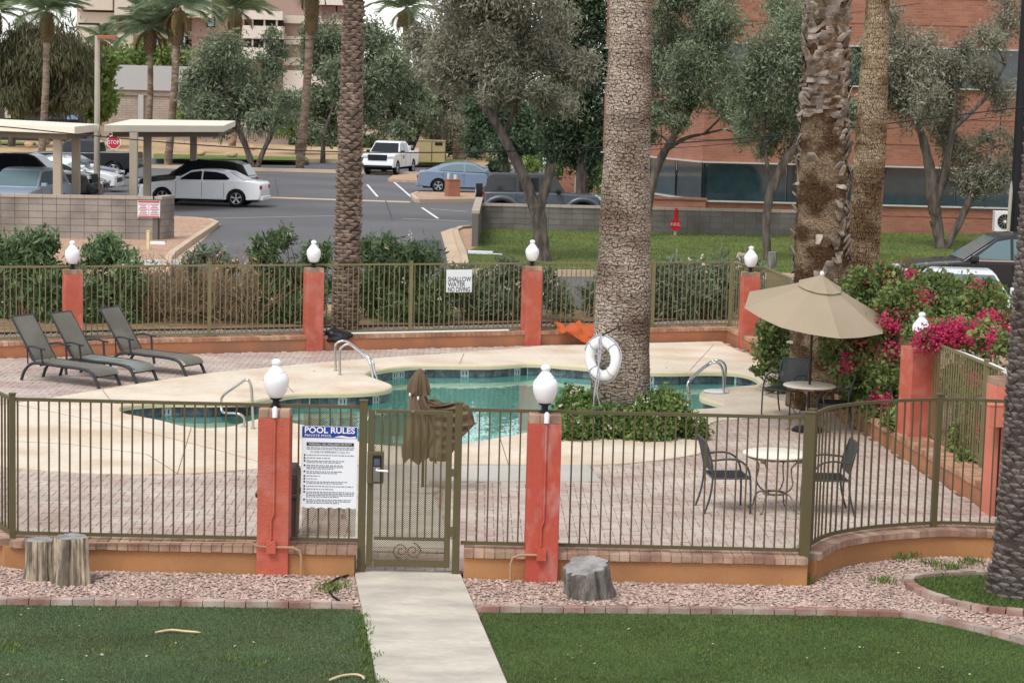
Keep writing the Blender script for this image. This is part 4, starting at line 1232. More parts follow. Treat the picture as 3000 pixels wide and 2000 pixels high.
# ------------------------------------------------------------------ signs on the fences
m_sign = mat('white_sign_panel', (236, 238, 242), 0.45, 0.02, 3, 30)
m_blue = mat('sign_blue', (38, 64, 150), 0.5, 0.05, 4, 30)
m_ink = mat('sign_ink', (40, 42, 48), 0.6, 0.05, 4, 30)
m_inkg = mat('sign_ink_faded', (128, 132, 140), 0.6, 0.05, 4, 30)
rs = thing('pool_rules_sign', 'white and blue POOL RULES sign wired to the fence by the gate', 'sign', (-2.07, 20.155, 0.665), 0.018)
W_, H_ = 0.555, 0.825
pn = MB()
nb = 22
bot = [(W_ * i / nb, 0, 0.008 * math.sin(i * 1.75)) for i in range(nb + 1)]
pn.add([(p[0], 0, p[2]) for p in bot] + [(W_, 0, H_), (0, 0, H_)] + [(p[0], 0.006, p[2]) for p in bot] + [(W_, 0.006, H_), (0, 0.006, H_)], [tuple(range(nb + 3)), tuple(range(2 * nb + 5, nb + 2, -1))])
pn.build('panel', m_sign, rs)
RX = (math.pi / 2, 0, 0)
MB().box((W_ / 2, -0.002, H_ - 0.06), (W_ - 0.008, 0.003, 0.112)).build('header', m_blue, rs)
text('title', 'POOL RULES', 0.082, m_white, rs, (W_ / 2, -0.0045, H_ - 0.066), RX, 0.0005, 'CENTER', 1.08, 0.002)
text('subtitle', 'PRIVATE POOL', 0.034, m_white, rs, (0.028, -0.0045, H_ - 0.105), RX, 0.0005, 'LEFT', 1.2)
wv = MB()
wpts = [(0.32, 0.716), (0.36, 0.728), (0.40, 0.735), (0.44, 0.728), (0.48, 0.722), (0.54, 0.730), (0.54, 0.712), (0.46, 0.710), (0.38, 0.715)]
wv.add([(x, -0.0045, z) for x, z in wpts], [tuple(range(len(wpts)))]).build('wave_emblem', m_white, rs)
MB().box((0.285, -0.002, 0.645), (0.47, 0.003, 0.034)).build('notice_bar', m_ink, rs)
text('notice', 'WARNING: NO LIFEGUARD ON DUTY', 0.029, m_sign, rs, (0.285, -0.0045, 0.635), RX, 0.0004, 'CENTER', 0.86)
text('emergency_line', 'IN CASE OF EMERGENCY CALL 911', 0.03, m_inkg, rs, (0.285, -0.003, 0.557), RX, 0.0004, 'CENTER', 0.84)
g = np.random.default_rng(5)
small = MB()
def words(x0, x1, z, h_):
    x = x0
    while x < x1 - 0.012:
        w = 0.010 + 0.030 * g.random()
        w = min(w, x1 - x)
        small.box((x + w / 2, -0.0012, z), (w, 0.002, h_))
        x += w + 0.007
for z, x0, x1 in ((0.610, 0.05, 0.53), (0.594, 0.05, 0.52)): words(x0, x1, z, 0.008)
zz = 0.533
for nl, xe in ((1, .53), (1, .30), (2, .44), (3, .43), (2, .42), (1, .20), (1, .17), (2, .46), (1, .52), (1, .32), (4, .53), (3, .5)):
    MB().lathe([(0.0095, 0), (0.0095, 0.002)], 10).build('bullet', m_ink, rs, loc=(0.032, -0.0015, zz)).rotation_euler = RX
    for q in range(nl):
        words(0.052, xe - 0.05 * q * (q == nl - 1), zz, 0.0085)
        zz -= 0.0165
    zz -= 0.0125
tag(small.build('fine_print', m_inkg, rs), kind='stuff')
# shallow water sign on the far fence
cs = on_far(1345, 823)
sg = thing('no_diving_sign', 'white SHALLOW WATER NO DIVING sign on the far fence', 'sign', (cs[0] - 0.265 * math.cos(A_F), cs[1] - 0.265 * math.sin(A_F) + 0.02, cs[2] - 0.22), A_F)
MB().box((0.265, 0, 0.22), (0.53, 0.008, 0.44)).build('panel', m_sign, sg)
for q, (s_, sx) in enumerate((('SHALLOW', 0.80), ('WATER', 0.82), ('NO DIVING', 0.70))):
    text('lettering', s_, 0.128, m_ink, sg, (0.03, -0.0065, 0.21 - q * 0.1), RX, 0.0006, 'LEFT', sx, 0.001)
# ------------------------------------------------------------------ foliage helpers
def leaf_quads(blobs, n, L, asp, droop=0.2, sig=0.35, ncl=14, seed=1, shell=0.45, upb=0.0, flat=0.0):
    """n small leaves in clumps spread through ellipsoid blobs [(c(3), r(3))]; returns quads and tints"""
    g = np.random.default_rng(seed)
    C_ = np.array([b[0] for b in blobs])
    Rb = np.array([b[1] for b in blobs])
    vol = Rb.prod(1) ** (2 / 3)
    K = len(blobs) * ncl
    bi = g.choice(len(blobs), K, p=vol / vol.sum())
    d = g.normal(0, 1, (K, 3))
    d /= np.linalg.norm(d, axis=1)[:, None]
    rad = g.random(K) ** shell
    cc = C_[bi] + d * Rb[bi] * rad[:, None]
    csz = Rb[bi].mean(1) * sig * (0.6 + 0.8 * g.random(K))
    ctint = g.random(K)
    ci = g.integers(0, K, n)
    off_ = g.normal(0, 1, (n, 3)) * csz[ci][:, None]
    p = cc[ci] + off_
    outd = unit_rows(p - C_[bi[ci]])
    dirv = unit_rows(g.normal(0, 1, (n, 3)) * 0.8 + outd * 0.5 + np.array([0, 0, upb - droop]) )
    nr = unit_rows(np.cross(dirv, g.normal(0, 1, (n, 3)) + outd * 0.6))
    LL = L * (0.55 + 0.9 * g.random(n))
    w = nr * (LL * asp * 0.5)[:, None]
    tip = dirv * LL[:, None]
    q = np.stack([p - tip * .5, p - w + tip * .02, p + tip * .5, p + w + tip * .02], 1)
    t = 0.55 * ctint[ci] + 0.45 * g.random(n)
    return q, t
def unit_rows(a): return a / (np.linalg.norm(a, axis=1)[:, None] + 1e-9)
def px_blobs(L_, Y, depth=0.8, spread=0.0, seed=0, zmin=None):
    g = np.random.default_rng(seed + 100)
    out = []
    for b in L_:
        x, y, r = b[:3]
        Yb = (b[3] if len(b) > 3 else Y) + g.uniform(-1, 1) * spread
        c = aty(x, y, Yb)
        rr = r * Yb / FPX
        out.append((c, V(rr, rr * depth, rr)))
    return out
m_bark = mat('tree_bark', (84, 75, 68), 0.95, 0.2, 3, 30, 1.0, 26, rgb2=(118, 107, 98), mixscale=4, stretch=(2, 2, .5))
m_bark_d = mat('dark_tree_bark', (74, 68, 62), 0.95, 0.2, 3, 30, 1.0, 26)
def limb(mb, pts, Y0, wob=0.0):
    P_, R__ = [], []
    for i, p in enumerate(pts):
        Yd = p[3] if len(p) > 3 else Y0
        P_.append(aty(p[0], p[1], Yd))
        R__.append(p[2] * 0.44 * Yd / FPX)
    sp_ = smooth_open(P_, 4)
    k = np.interp(np.linspace(0, len(R__) - 1, len(sp_)), range(len(R__)), R__)
    k = k * (1 + 0.08 * np.sin(np.arange(len(k)) * 2.3))
    mb.tube(sp_, list(k), 9)
    return sp_
def tree(name, label, base, trunks, blobs, mleaf, n, L, asp, seed, droop=0.25, sig=0.33, ncl=16, spread=1.2, mb_mat=None, cat='tree', depth=0.9, zb=ZO, flowers=None, group=None, crown='crown', auto=True):
    b0 = at(base[0], base[1], zb)
    Y = b0[1]
    root = thing(name, label, cat, tuple(b0), 0, group)
    B = px_blobs(blobs, Y, depth, spread, seed)
    if trunks and Y < 90:
        B = [(c, r * 1.16) for c, r in B]
        n = int(n * 1.3)
    tb = MB()
    ends = []
    for t in trunks:
        sp_ = limb(tb, t, Y)
        ends += sp_[len(sp_) // 3:]
    if auto and ends:
        E_ = np.array(ends)
        for c, r in B:
            k = np.argmin(np.linalg.norm(E_ - c, axis=1))
            a = E_[k]
            m_ = (a + c) / 2 + V(0, 0, 0.12 * np.linalg.norm(c - a))
            r0 = 0.012 * Y / 60 + 0.018
            tb.tube([a, m_, c], [r0 * 1.5, r0, r0 * 0.35], 5)
    if tb.v:
        o = tb.build('trunk', mb_mat or m_bark, root, 60)
        o.location = -root.location
    q, t = leaf_quads(B, n, L, asp, droop, sig, ncl, seed)
    q = q - b0
    tag(quads_obj(crown, q, t, mleaf, root))
    return root, B, b0
def flowers(root, b0, spots, m, n_each, r, L, seed, name='blossom'):
    g = np.random.default_rng(seed)
    Q, T_ = [], []
    for c in spots:
        k = n_each
        p = c + g.normal(0, r, (k, 3)) * (0.6 + 0.8 * g.random())
        d = unit_rows(g.normal(0, 1, (k, 3)) + np.array([0, -0.7, 0.4]))
        w = unit_rows(np.cross(d, g.normal(0, 1, (k, 3)))) * L * 0.45
        v = unit_rows(np.cross(d, w)) * L * 0.5
        Q.append(np.stack([p - v, p - w, p + v, p + w], 1))
        T_.append(g.random(k))
    return quads_obj(name, np.concatenate(Q) - b0, np.concatenate(T_), m, root)

m_olv = mat('olive_leaf', (92, 105, 78), 0.75, 0.18, 0.6, 6, rgb2=(160, 170, 140), tint=True, transl=0.25)
m_olv_pink = mat('olive_leaf_dry', (106, 112, 90), 0.8, 0.18, 0.5, 6, rgb2=(176, 168, 150), tint=True, transl=0.25)
m_dkgreen = mat('dark_green_leaf', (50, 70, 46), 0.7, 0.2, 0.7, 8, rgb2=(104, 124, 92), tint=True, transl=0.2)
m_bright = mat('bright_green_leaf', (90, 114, 58), 0.7, 0.15, 0.7, 8, rgb2=(144, 166, 94), tint=True, transl=0.3)
m_weep = mat('weeping_leaf', (84, 90, 62), 0.8, 0.2, 0.5, 6, rgb2=(126, 120, 94), tint=True, transl=0.25)
m_oleander = mat('oleander_leaf', (68, 92, 60), 0.6, 0.15, 1.2, 10, rgb2=(132, 154, 108), tint=True, transl=0.2)
m_oleander2 = mat('grey_oleander_leaf', (84, 100, 80), 0.65, 0.15, 1.2, 10, rgb2=(146, 158, 132), tint=True, transl=0.2)
m_lantana = mat('lantana_leaf', (76, 102, 54), 0.7, 0.15, 2, 12, rgb2=(140, 160, 92), tint=True, transl=0.25)
m_boug = mat('bougainvillea_leaf', (74, 98, 52), 0.65, 0.15, 1.5, 12, rgb2=(148, 162, 98), tint=True, transl=0.25)
m_magenta = mat('magenta_bract', (184, 44, 92), 0.7, 0.12, 3, 20, rgb2=(226, 84, 124), tint=True, transl=0.3)
m_redbr = mat('reddish_bract', (176, 70, 70), 0.7, 0.12, 3, 20, rgb2=(200, 120, 96), tint=True, transl=0.3)
m_wflower = mat('white_petal', (236, 228, 222), 0.7, 0.05, 3, 20, rgb2=(240, 214, 200), tint=True, transl=0.3)
m_twig = mat('dry_twig', (150, 128, 104), 0.95, 0.15, 3, 20, rgb2=(112, 94, 76), mixscale=4)
m_dryleaf = mat('dry_leaves', (166, 138, 100), 0.9, 0.15, 2, 20, rgb2=(196, 164, 112), tint=True, transl=0.25)

# ------------------------------------------------------------------ hedge plants behind the far fence
HB = 0.29
def shrub(label, base, blobs, m, n, seed, Lf=0.16, asp=0.24, fl=0, name='oleander_shrub', cat='shrub', upb=0.5, sig=0.3, Yoff=0.0):
    b0 = at(base[0], base[1], HB)
    b0[1] += Yoff
    root = thing(name, label, cat, tuple(b0), 0, 'shrubs along the far fence')
    B = px_blobs(blobs, b0[1], 0.75, 0.35, seed)
    st = MB()
    g = np.random.default_rng(seed)
    for c, r in B:
        for _ in range(3):
            e = c + g.normal(0, 0.25, 3) * r
            s0 = b0 + V(g.normal(0, 0.15), g.normal(0, 0.1), 0)
            st.tube([s0, (s0 + e) / 2 + V(g.normal(0, .05), 0, 0.08), e], [0.016, 0.011, 0.005], 5)
    st.build('stems', m_twig, root, 60).location = -root.location
    q, t = leaf_quads(B, n, Lf, asp, 0.0, sig, 16, seed, upb=upb)
    quads_obj('foliage', q - b0, t, m, root)
    if fl:
        k = g.integers(0, len(B), fl)
        flowers(root, b0, [B[i][0] + V(g.normal(0, .5) * B[i][1][0], -B[i][1][1] * 0.9, g.normal(0.5, .4) * B[i][1][2]) for i in k], m_wflower, 7, 0.025, 0.05, seed)
    return root
shrub('green oleander shrub at far left above the nearest lounger', (90, 935), [(20, 745, 55), (75, 735, 50), (125, 730, 50), (165, 780, 45), (40, 830, 75), (130, 840, 70), (-60, 800, 80), (50, 905, 70), (140, 910, 60)], m_oleander, 10500, 11, fl=6)
shrub('green oleander shrub right of the first far pillar', (310, 940), [(265, 755, 40), (305, 738, 40), (350, 760, 45), (375, 800, 40), (270, 840, 60), (340, 850, 65), (385, 880, 50), (280, 910, 55), (350, 920, 55)], m_oleander, 9000, 12, fl=5)
shrub('green oleander shrub left of the first dark palm trunk', (870, 940), [(770, 745, 45), (830, 722, 45), (900, 735, 45), (950, 760, 35), (790, 820, 60), (870, 830, 65), (935, 850, 50), (800, 905, 60), (900, 915, 60)], m_oleander, 9500, 13, fl=7)
shrub('green oleander shrub under the no diving sign', (1180, 935), [(1075, 745, 40), (1130, 735, 45), (1190, 745, 45), (1240, 770, 45), (1080, 830, 60), (1160, 835, 70), (1250, 845, 60), (1310, 850, 50), (1110, 910, 60), (1200, 915, 60), (1290, 915, 50)], m_oleander, 11500, 14, fl=8)
shrub('tangled oleander shrub left of the third far pillar', (1440, 930), [(1360, 815, 40), (1420, 800, 42), (1480, 805, 45), (1530, 815, 40), (1380, 880, 55), (1460, 880, 60), (1520, 890, 50), (1600, 830, 40), (1630, 880, 45)], m_oleander2, 8000, 15, fl=14)
shrub('greyish oleander shrub between thick palm and corner post', (2040, 930), [(1930, 815, 40), (1985, 800, 45), (2050, 800, 45), (2110, 805, 45), (2160, 830, 40), (1940, 880, 55), (2030, 880, 60), (2110, 885, 55), (2200, 860, 50), (2200, 790, 40)], m_oleander2, 10000, 16, fl=10)
shrub('small oleander shrub behind the orange cloth', (1740, 925), [(1730, 850, 32), (1770, 840, 35), (1750, 890, 40), (1900, 850, 40), (1880, 800, 35)], m_oleander2, 1600, 17)
shrub('ragged oleander top poking over fence before the car park', (610, 935), [(590, 745, 28), (640, 750, 30), (560, 770, 24), (680, 780, 26)], m_oleander2, 900, 18, fl=4)
# dry brush
b0 = at(600, 940, HB)
br = thing('dry_brush', 'leafless tan brush tangle behind the far fence', 'shrub', tuple(b0))
mb = MB()
g = np.random.default_rng(31)
for i in range(330):
    x0 = g.uniform(410, 780)
    s0 = aty(x0, g.uniform(900, 955), b0[1] + g.uniform(-.6, .8))
    s0[2] = max(s0[2], HB)
    top = s0 + V(g.normal(0, .45), g.normal(0, .3), g.uniform(.35, 1.25))
    mid = (s0 + top) / 2 + g.normal(0, .12, 3)
    mb.tube([s0, mid, top], [0.010, 0.007, 0.003], 4, False)
    for k in range(2):
        e = mid + V(g.normal(0, .3), g.normal(0, .2), g.normal(0.15, .25))
        mb.tube([mid, e], [0.006, 0.002], 4, False)
tag(mb.build('twigs', m_twig, br), kind='stuff').location = -br.location
q, t = leaf_quads(px_blobs([(450, 830, 60), (520, 810, 60), (600, 830, 70), (690, 830, 70), (750, 800, 40), (480, 900, 60), (580, 910, 60), (700, 900, 60), (720, 850, 40)], b0[1] + 0.3, 0.7, 0.3, 4), 1700, 0.11, 0.3, 0.5, 0.5, 14, 33)
quads_obj('dry_leaves', q - b0, t, m_dryleaf, br)
q, t = leaf_quads(px_blobs([(430, 850, 60), (500, 880, 60), (620, 890, 60), (720, 890, 60), (560, 850, 50)], b0[1] + 0.7, 0.6, 0.3, 4), 2600, 0.13, 0.25, 0.0, 0.4, 14, 34)
quads_obj('green_leaves', q - b0, t, m_oleander, br)
# raised bed behind the fence: grey gravel strip and soil
m_greygr = mat('grey_gravel', (168, 156, 146), 0.95, 0.12, 2, 60, 0.7, 50, rgb2=(110, 98, 90), mixscale=22)
m_soil = mat('brown_soil', (120, 100, 80), 0.95, 0.2, 2, 30, 0.6, 40, rgb2=(150, 124, 92), mixscale=5)
def off_far(x, d): return (x - d_[1] * d, 36.79 + (x + 7.75) * 3.45 / 8.2 + d_[0] * d)
structure(MB().sheet([off_far(-16, .14), off_far(4.6, .14), off_far(4.6, 1.0), off_far(-16, 1.0)], ZO - 0.022).build('gravel_strip', m_greygr))
structure(MB().sheet([off_far(-16, 1.0), off_far(4.6, 1.0), off_far(4.6, 4.2), off_far(-16, 4.2)], ZO - 0.018).build('shrub_bed', m_soil))
stones('gravel', 'grey gravel strip just behind the far fence', [off_far(-11, .16), off_far(4.4, .16), off_far(4.4, 1.0), off_far(-11, 1.0)], 6000, 0.03, m_greygr)
bpy.data.objects[[o.name for o in bpy.data.objects if o.get('label', '').startswith('grey gravel strip')][0]].location.z = ZO - 0.02
hose = [V(*off_far(x, 1.0 + 0.05 * math.sin(x * 1.7)), ZO + 0.01) for x in np.arange(-11, 4.3, 0.5)]
tag(MB().tube(hose, 0.018, 6).build('drip_line', m_black), 'black drip line along the grey gravel behind the far fence', 'hose', kind='thing')

# ------------------------------------------------------------------ bush round the thick palm, flowering shrub on the right
b0 = at(1830, 1275)
lt = thing('lantana_bush', 'low green lantana bush with pale flowers round the thick palm', 'bush', (b0[0], b0[1], 0.0))
Bl = px_blobs([(1672, 1195, 38), (1715, 1215, 45), (1690, 1262, 52), (1760, 1265, 55), (1830, 1275, 60), (1900, 1275, 60), (1965, 1258, 52), (2010, 1275, 45), (1945, 1195, 42), (1985, 1215, 36), (1750, 1300, 40), (1840, 1305, 42), (1930, 1303, 40), (1680, 1298, 35), (2042, 1262, 28), (2030, 1296, 32), (1900, 1195, 30), (2062, 1240, 16), (1655, 1240, 36), (1680, 1150, 20), (1665, 1175, 30), (1720, 1185, 34), (1940, 1160, 30), (1980, 1180, 30), (1870, 1215, 34), (1780, 1230, 40)], b0[1], 0.8, 0.55, 5)
Bl = [(c, r * 1.1) for c, r in Bl]
q, t = leaf_quads(Bl, 26000, 0.065, 0.6, 0.0, 0.3, 26, 41, upb=0.4)
q[..., 2] = np.maximum(q[..., 2], 0.015)
quads_obj('foliage', q - np.array([b0[0], b0[1], 0]), t, m_lantana, lt)
g = np.random.default_rng(8)
flowers(lt, V(b0[0], b0[1], 0), [Bl[i][0] + V(g.normal(0, .5) * Bl[i][1][0], -Bl[i][1][1], g.normal(.4, .4) * Bl[i][1][2]) for i in g.integers(0, len(Bl), 42)], m_wflower, 9, 0.018, 0.028, 9)

b0 = at(2560, 1150, 0.28)
b0 = aty(2600, 1180, 31.5)
b0[2] = 0.27
bv = thing('bougainvillea', 'large bougainvillea with magenta blossom spilling over the right fence', 'shrub', tuple(b0))
blist = [(2480, 862, 45, 31.5), (2540, 832, 42, 31.5), (2600, 815, 40, 31), (2680, 835, 42, 32), (2760, 845, 42, 32), (2840, 858, 40, 31), (2910, 862, 40, 31), (2420, 1020, 45, 33.5), (2410, 1100, 45, 33.5), (2350, 1010, 40, 35), (2430, 1170, 40, 33), (2480, 930, 55, 31), (2550, 900, 70, 31), (2640, 890, 70, 30.3), (2740, 890, 70, 31), (2840, 910, 65, 30.5), (2920, 930, 60, 30), (2460, 1010, 50, 31.3), (2530, 1000, 70, 30.8), (2610, 990, 65, 30.0), (2700, 960, 45, 29.2), (2800, 975, 45, 29.3), (2880, 985, 45, 28.5), (2480, 1090, 45, 31.2), (2540, 1090, 65, 30.6), (2600, 1090, 55, 29.9), (2510, 1160, 45, 31), (2570, 1165, 55, 30.3), (2620, 1160, 40, 29.6), (2625, 1235, 42, 28.9), (2560, 1200, 36, 30.0), (2810, 1120, 55, 28), (2860, 1190, 60, 27.5), (2830, 1270, 50, 27), (2890, 1290, 45, 26.5), (2870, 1090, 50, 27.5), (2720, 955, 35, 29.0), (2560, 1230, 40, 30.5), (2840, 1360, 40, 26), (2712, 990, 24, 28.0), (2750, 985, 28, 27.95), (2790, 975, 32, 27.9), (2840, 975, 36, 27.9), (2890, 985, 36, 27.6), (2690, 1000, 16, 28.0), (2935, 1010, 34, 27.2)]
Bb = px_blobs(blist, 31, 0.9, 0.3, 6)
q, t = leaf_quads(Bb, 52000, 0.08, 0.55, 0.1, 0.3, 26, 51, upb=0.25)
rl = np.interp(q[:, 0, 1], [24.0, 26.8, 31.1, 38.6], [6.15, 5.88, 5.55, 5.15])
keep = (q[:, 0, 0] > rl - 1.1) | (q[:, 0, 2] > 1.45)
quads_obj('foliage', (q - b0)[keep], t[keep], m_boug, bv)
mb = MB()
for i in range(0, len(Bb), 1):
    e = Bb[i][0]
    if e[1] < 28.6: continue
    s0 = V(max(5.6, e[0]), e[1] - 0.1, 0.25)
    mb.tube([s0, (s0 + e) / 2 + V(0, 0, .1), e], [0.03, 0.02, 0.006], 5)
mb.build('stems', m_bark, bv, 60).location = -bv.location
pk = [(2610, 955), (2595, 935), (2540, 930), (2690, 990), (2720, 985), (2745, 975), (2770, 960), (2790, 985), (2735, 1000), (2705, 1005), (2840, 980), (2860, 995), (2895, 1000), (2910, 985), (2945, 960), (2940, 1000), (2705, 868), (2855, 855), (2860, 830), (2590, 1035), (2605, 1020), (2520, 1075), (2530, 1060), (2475, 1070), (2520, 1010), (2640, 915), (2880, 925), (2910, 925), (2560, 1165), (2590, 1170), (2860, 1150), (2880, 1140), (2870, 1240), (2870, 1225), (2880, 1270), (2800, 950), (2640, 810), (2660, 800), (2480, 1040), (2845, 1105), (2700, 992), (2730, 980), (2755, 970), (2780, 975), (2715, 1002), (2800, 965), (2830, 985), (2870, 975), (2895, 990), (2920, 1005), (2940, 1015), (2760, 995), (2855, 960)]
def front_of(x, y):
    best, by = None, 1e9
    for (bx0, by0, r, Yb) in blist:
        dd = ((x - bx0) ** 2 + (y - by0) ** 2) ** 0.5
        if dd < r * 1.1 and Yb - (r * Yb / FPX) * 0.9 < by: by = Yb - (r * Yb / FPX) * 0.85
    return by if by < 1e8 else 30.0
flowers(bv, b0, [aty(x + dx, y + dy, front_of(x, y)) for x, y in pk for dx, dy in ((0, 0), (10, 4))], m_magenta, 55, 0.065, 0.042, 52, 'magenta_blossom')
g = np.random.default_rng(77)
flowers(bv, b0, [Bb[i][0] + V(g.normal(0, .5) * Bb[i][1][0], -Bb[i][1][1] * .95, g.normal(.2, .45) * Bb[i][1][2]) for i in g.integers(0, 24, 80)], m_redbr, 16, 0.07, 0.045, 53, 'faded_blossom')
b0 = at(2275, 1165, 0.0)
gb = thing('rose_bush', 'green bush with white flowers left of the umbrella table palm', 'bush', tuple(b0))
Bg = px_blobs([(2285, 985, 45), (2245, 1020, 35), (2300, 1050, 50), (2262, 1070, 40), (2232, 1088, 22), (2285, 1120, 40), (2260, 1150, 32), (2310, 1160, 38), (2250, 965, 30), (2320, 1000, 40), (2205, 1085, 12), (2300, 930, 36), (2270, 1180, 22)], b0[1] + 0.9, 0.9, 0.3, 7)
q, t = leaf_quads(Bg, 5600, 0.085, 0.55, 0.1, 0.3, 22, 61, upb=0.2)
quads_obj('foliage', q - b0, t, m_boug, gb)
flowers(gb, b0, [aty(x, y, b0[1] + 0.45) for x, y in ((2250, 1098), (2262, 1095), (2280, 1100), (2235, 1135), (2248, 1128), (2290, 1095), (2270, 1155))], m_wflower, 26, 0.022, 0.045, 62)
mbs = MB()
for c, r in Bg: mbs.tube([b0 + V(0.1, .8, 0), c], [0.02, 0.006], 5)
mbs.build('stems', m_bark, gb, 60).location = -gb.location

# ------------------------------------------------------------------ palms
def bark_shader(name, rgb, rgb2, dark, bw, bh, mortar, distort, bump, patch=None, patch_scale=1.2, thr=(.5, .6), squash=1.0):
    """palm bark on a (metres round, metres up) UV: cracked plates between dark fissures"""
    m = bpy.data.materials.new(name)
    m.use_nodes = True
    n, l = m.node_tree.nodes, m.node_tree.links
    b = n['Principled BSDF']
    b.inputs['Roughness'].default_value = 0.95
    b.inputs['Specular IOR Level'].default_value = 0.15
    uv = n.new('ShaderNodeUVMap')
    ns = n.new('ShaderNodeTexNoise')
    ns.inputs['Scale'].default_value = 9
    ns.inputs['Detail'].default_value = 3
    l.new(uv.outputs[0], ns.inputs['Vector'])
    sub = n.new('ShaderNodeVectorMath')
    sub.operation = 'SUBTRACT'
    sub.inputs[1].default_value = (0.5, 0.5, 0.5)
    l.new(ns.outputs['Color'], sub.inputs[0])
    scl = n.new('ShaderNodeVectorMath')
    scl.operation = 'SCALE'
    scl.inputs['Scale'].default_value = distort
    l.new(sub.outputs[0], scl.inputs[0])
    add = n.new('ShaderNodeVectorMath')
    add.operation = 'ADD'
    l.new(uv.outputs[0], add.inputs[0])
    l.new(scl.outputs[0], add.inputs[1])
    bt = n.new('ShaderNodeTexBrick')
    bt.inputs['Color1'].default_value = (*s2l(rgb), 1)
    bt.inputs['Color2'].default_value = (*s2l(rgb2), 1)
    bt.inputs['Mortar'].default_value = (*s2l(dark), 1)
    bt.inputs['Scale'].default_value = 1.0
    bt.inputs['Brick Width'].default_value = bw
    bt.inputs['Row Height'].default_value = bh
    bt.inputs['Mortar Size'].default_value = mortar
    bt.inputs['Mortar Smooth'].default_value = 0.4
    l.new(add.outputs[0], bt.inputs['Vector'])
    n2 = n.new('ShaderNodeTexNoise')
    n2.inputs['Scale'].default_value = 26
    n2.inputs['Detail'].default_value = 4
    l.new(uv.outputs[0], n2.inputs['Vector'])
    nm = n.new('ShaderNodeTexNoise')          # fissures come and go
    nm.inputs['Scale'].default_value = 11
    nm.inputs['Detail'].default_value = 2
    l.new(add.outputs[0], nm.inputs['Vector'])
    rm = n.new('ShaderNodeMapRange')
    rm.inputs['From Min'].default_value, rm.inputs['From Max'].default_value = 0.40, 0.56
    l.new(nm.outputs['Fac'], rm.inputs['Value'])
    b2 = n.new('ShaderNodeTexBrick')          # second, coarser set of cracks
    b2.inputs['Scale'].default_value = 1.0
    b2.inputs['Brick Width'].default_value = bw * 1.9
    b2.inputs['Row Height'].default_value = bh * 0.62
    b2.inputs['Mortar Size'].default_value = mortar * 0.55
    b2.inputs['Mortar Smooth'].default_value = 0.5
    l.new(add.outputs[0], b2.inputs['Vector'])
    inv = n.new('ShaderNodeMath')
    inv.operation = 'SUBTRACT'
    inv.inputs[0].default_value = 1.0
    l.new(rm.outputs['Result'], inv.inputs[1])
    ma = n.new('ShaderNodeMath')
    ma.operation = 'MULTIPLY'
    l.new(bt.outputs['Fac'], ma.inputs[0])
    l.new(rm.outputs['Result'], ma.inputs[1])
    mb_ = n.new('ShaderNodeMath')
    mb_.operation = 'MULTIPLY'
    l.new(b2.outputs['Fac'], mb_.inputs[0])
    l.new(inv.outputs[0], mb_.inputs[1])
    crk = n.new('ShaderNodeMath')
    crk.operation = 'MAXIMUM'
    l.new(ma.outputs[0], crk.inputs[0])
    l.new(mb_.outputs[0], crk.inputs[1])
    pm_ = n.new('ShaderNodeMix')
    pm_.data_type = 'RGBA'
    pm_.inputs['A'].default_value = (*s2l(rgb), 1)
    pm_.inputs['B'].default_value = (*s2l(rgb2), 1)
    l.new(nm.outputs['Fac'], pm_.inputs['Factor'])
    cm_ = n.new('ShaderNodeMix')
    cm_.data_type = 'RGBA'
    cm_.inputs['B'].default_value = (*s2l(dark), 1)
    l.new(crk.outputs[0], cm_.inputs['Factor'])
    l.new(pm_.outputs['Result'], cm_.inputs['A'])
    mr = n.new('ShaderNodeMapRange')
    mr.inputs['From Min'].default_value = 0.3
    mr.inputs['From Max'].default_value = 0.7
    mr.inputs['To Min'].default_value = 0.62
    mr.inputs['To Max'].default_value = 1.25
    l.new(n2.outputs['Fac'], mr.inputs['Value'])
    ms = n.new('ShaderNodeVectorMath')
    ms.operation = 'SCALE'
    l.new(cm_.outputs['Result'], ms.inputs[0])
    l.new(mr.outputs['Result'], ms.inputs['Scale'])
    col = ms.outputs[0]
    mpb = n.new('ShaderNodeMapping')          # weather bands round the stem
    mpb.inputs['Scale'].default_value = (0.35, 2.4, 1)
    l.new(uv.outputs[0], mpb.inputs['Vector'])
    nb_ = n.new('ShaderNodeTexNoise')
    nb_.inputs['Scale'].default_value = 1.6
    nb_.inputs['Detail'].default_value = 5
    l.new(mpb.outputs['Vector'], nb_.inputs['Vector'])
    rb2 = n.new('ShaderNodeMapRange')
    rb2.inputs['From Min'].default_value, rb2.inputs['From Max'].default_value = 0.3, 0.7
    rb2.inputs['To Min'].default_value, rb2.inputs['To Max'].default_value = 0.72, 1.22
    l.new(nb_.outputs['Fac'], rb2.inputs['Value'])
    msb = n.new('ShaderNodeVectorMath')
    msb.operation = 'SCALE'
    l.new(col, msb.inputs[0])
    l.new(rb2.outputs['Result'], msb.inputs['Scale'])
    col = msb.outputs[0]
    if patch:
        n3 = n.new('ShaderNodeTexNoise')
        n3.inputs['Scale'].default_value = patch_scale
        n3.inputs['Detail'].default_value = 3
        l.new(uv.outputs[0], n3.inputs['Vector'])
        r3 = n.new('ShaderNodeMapRange')
        r3.inputs['From Min'].default_value, r3.inputs['From Max'].default_value = thr
        l.new(n3.outputs['Fac'], r3.inputs['Value'])
        mx = n.new('ShaderNodeMix')
        mx.data_type = 'RGBA'
        mx.blend_type = 'MULTIPLY'
        mx.inputs['B'].default_value = (*s2l(patch), 1)
        l.new(r3.outputs['Result'], mx.inputs['Factor'])
        l.new(col, mx.inputs['A'])
        col = mx.outputs['Result']
    l.new(col, b.inputs['Base Color'])
    bp = n.new('ShaderNodeBump')
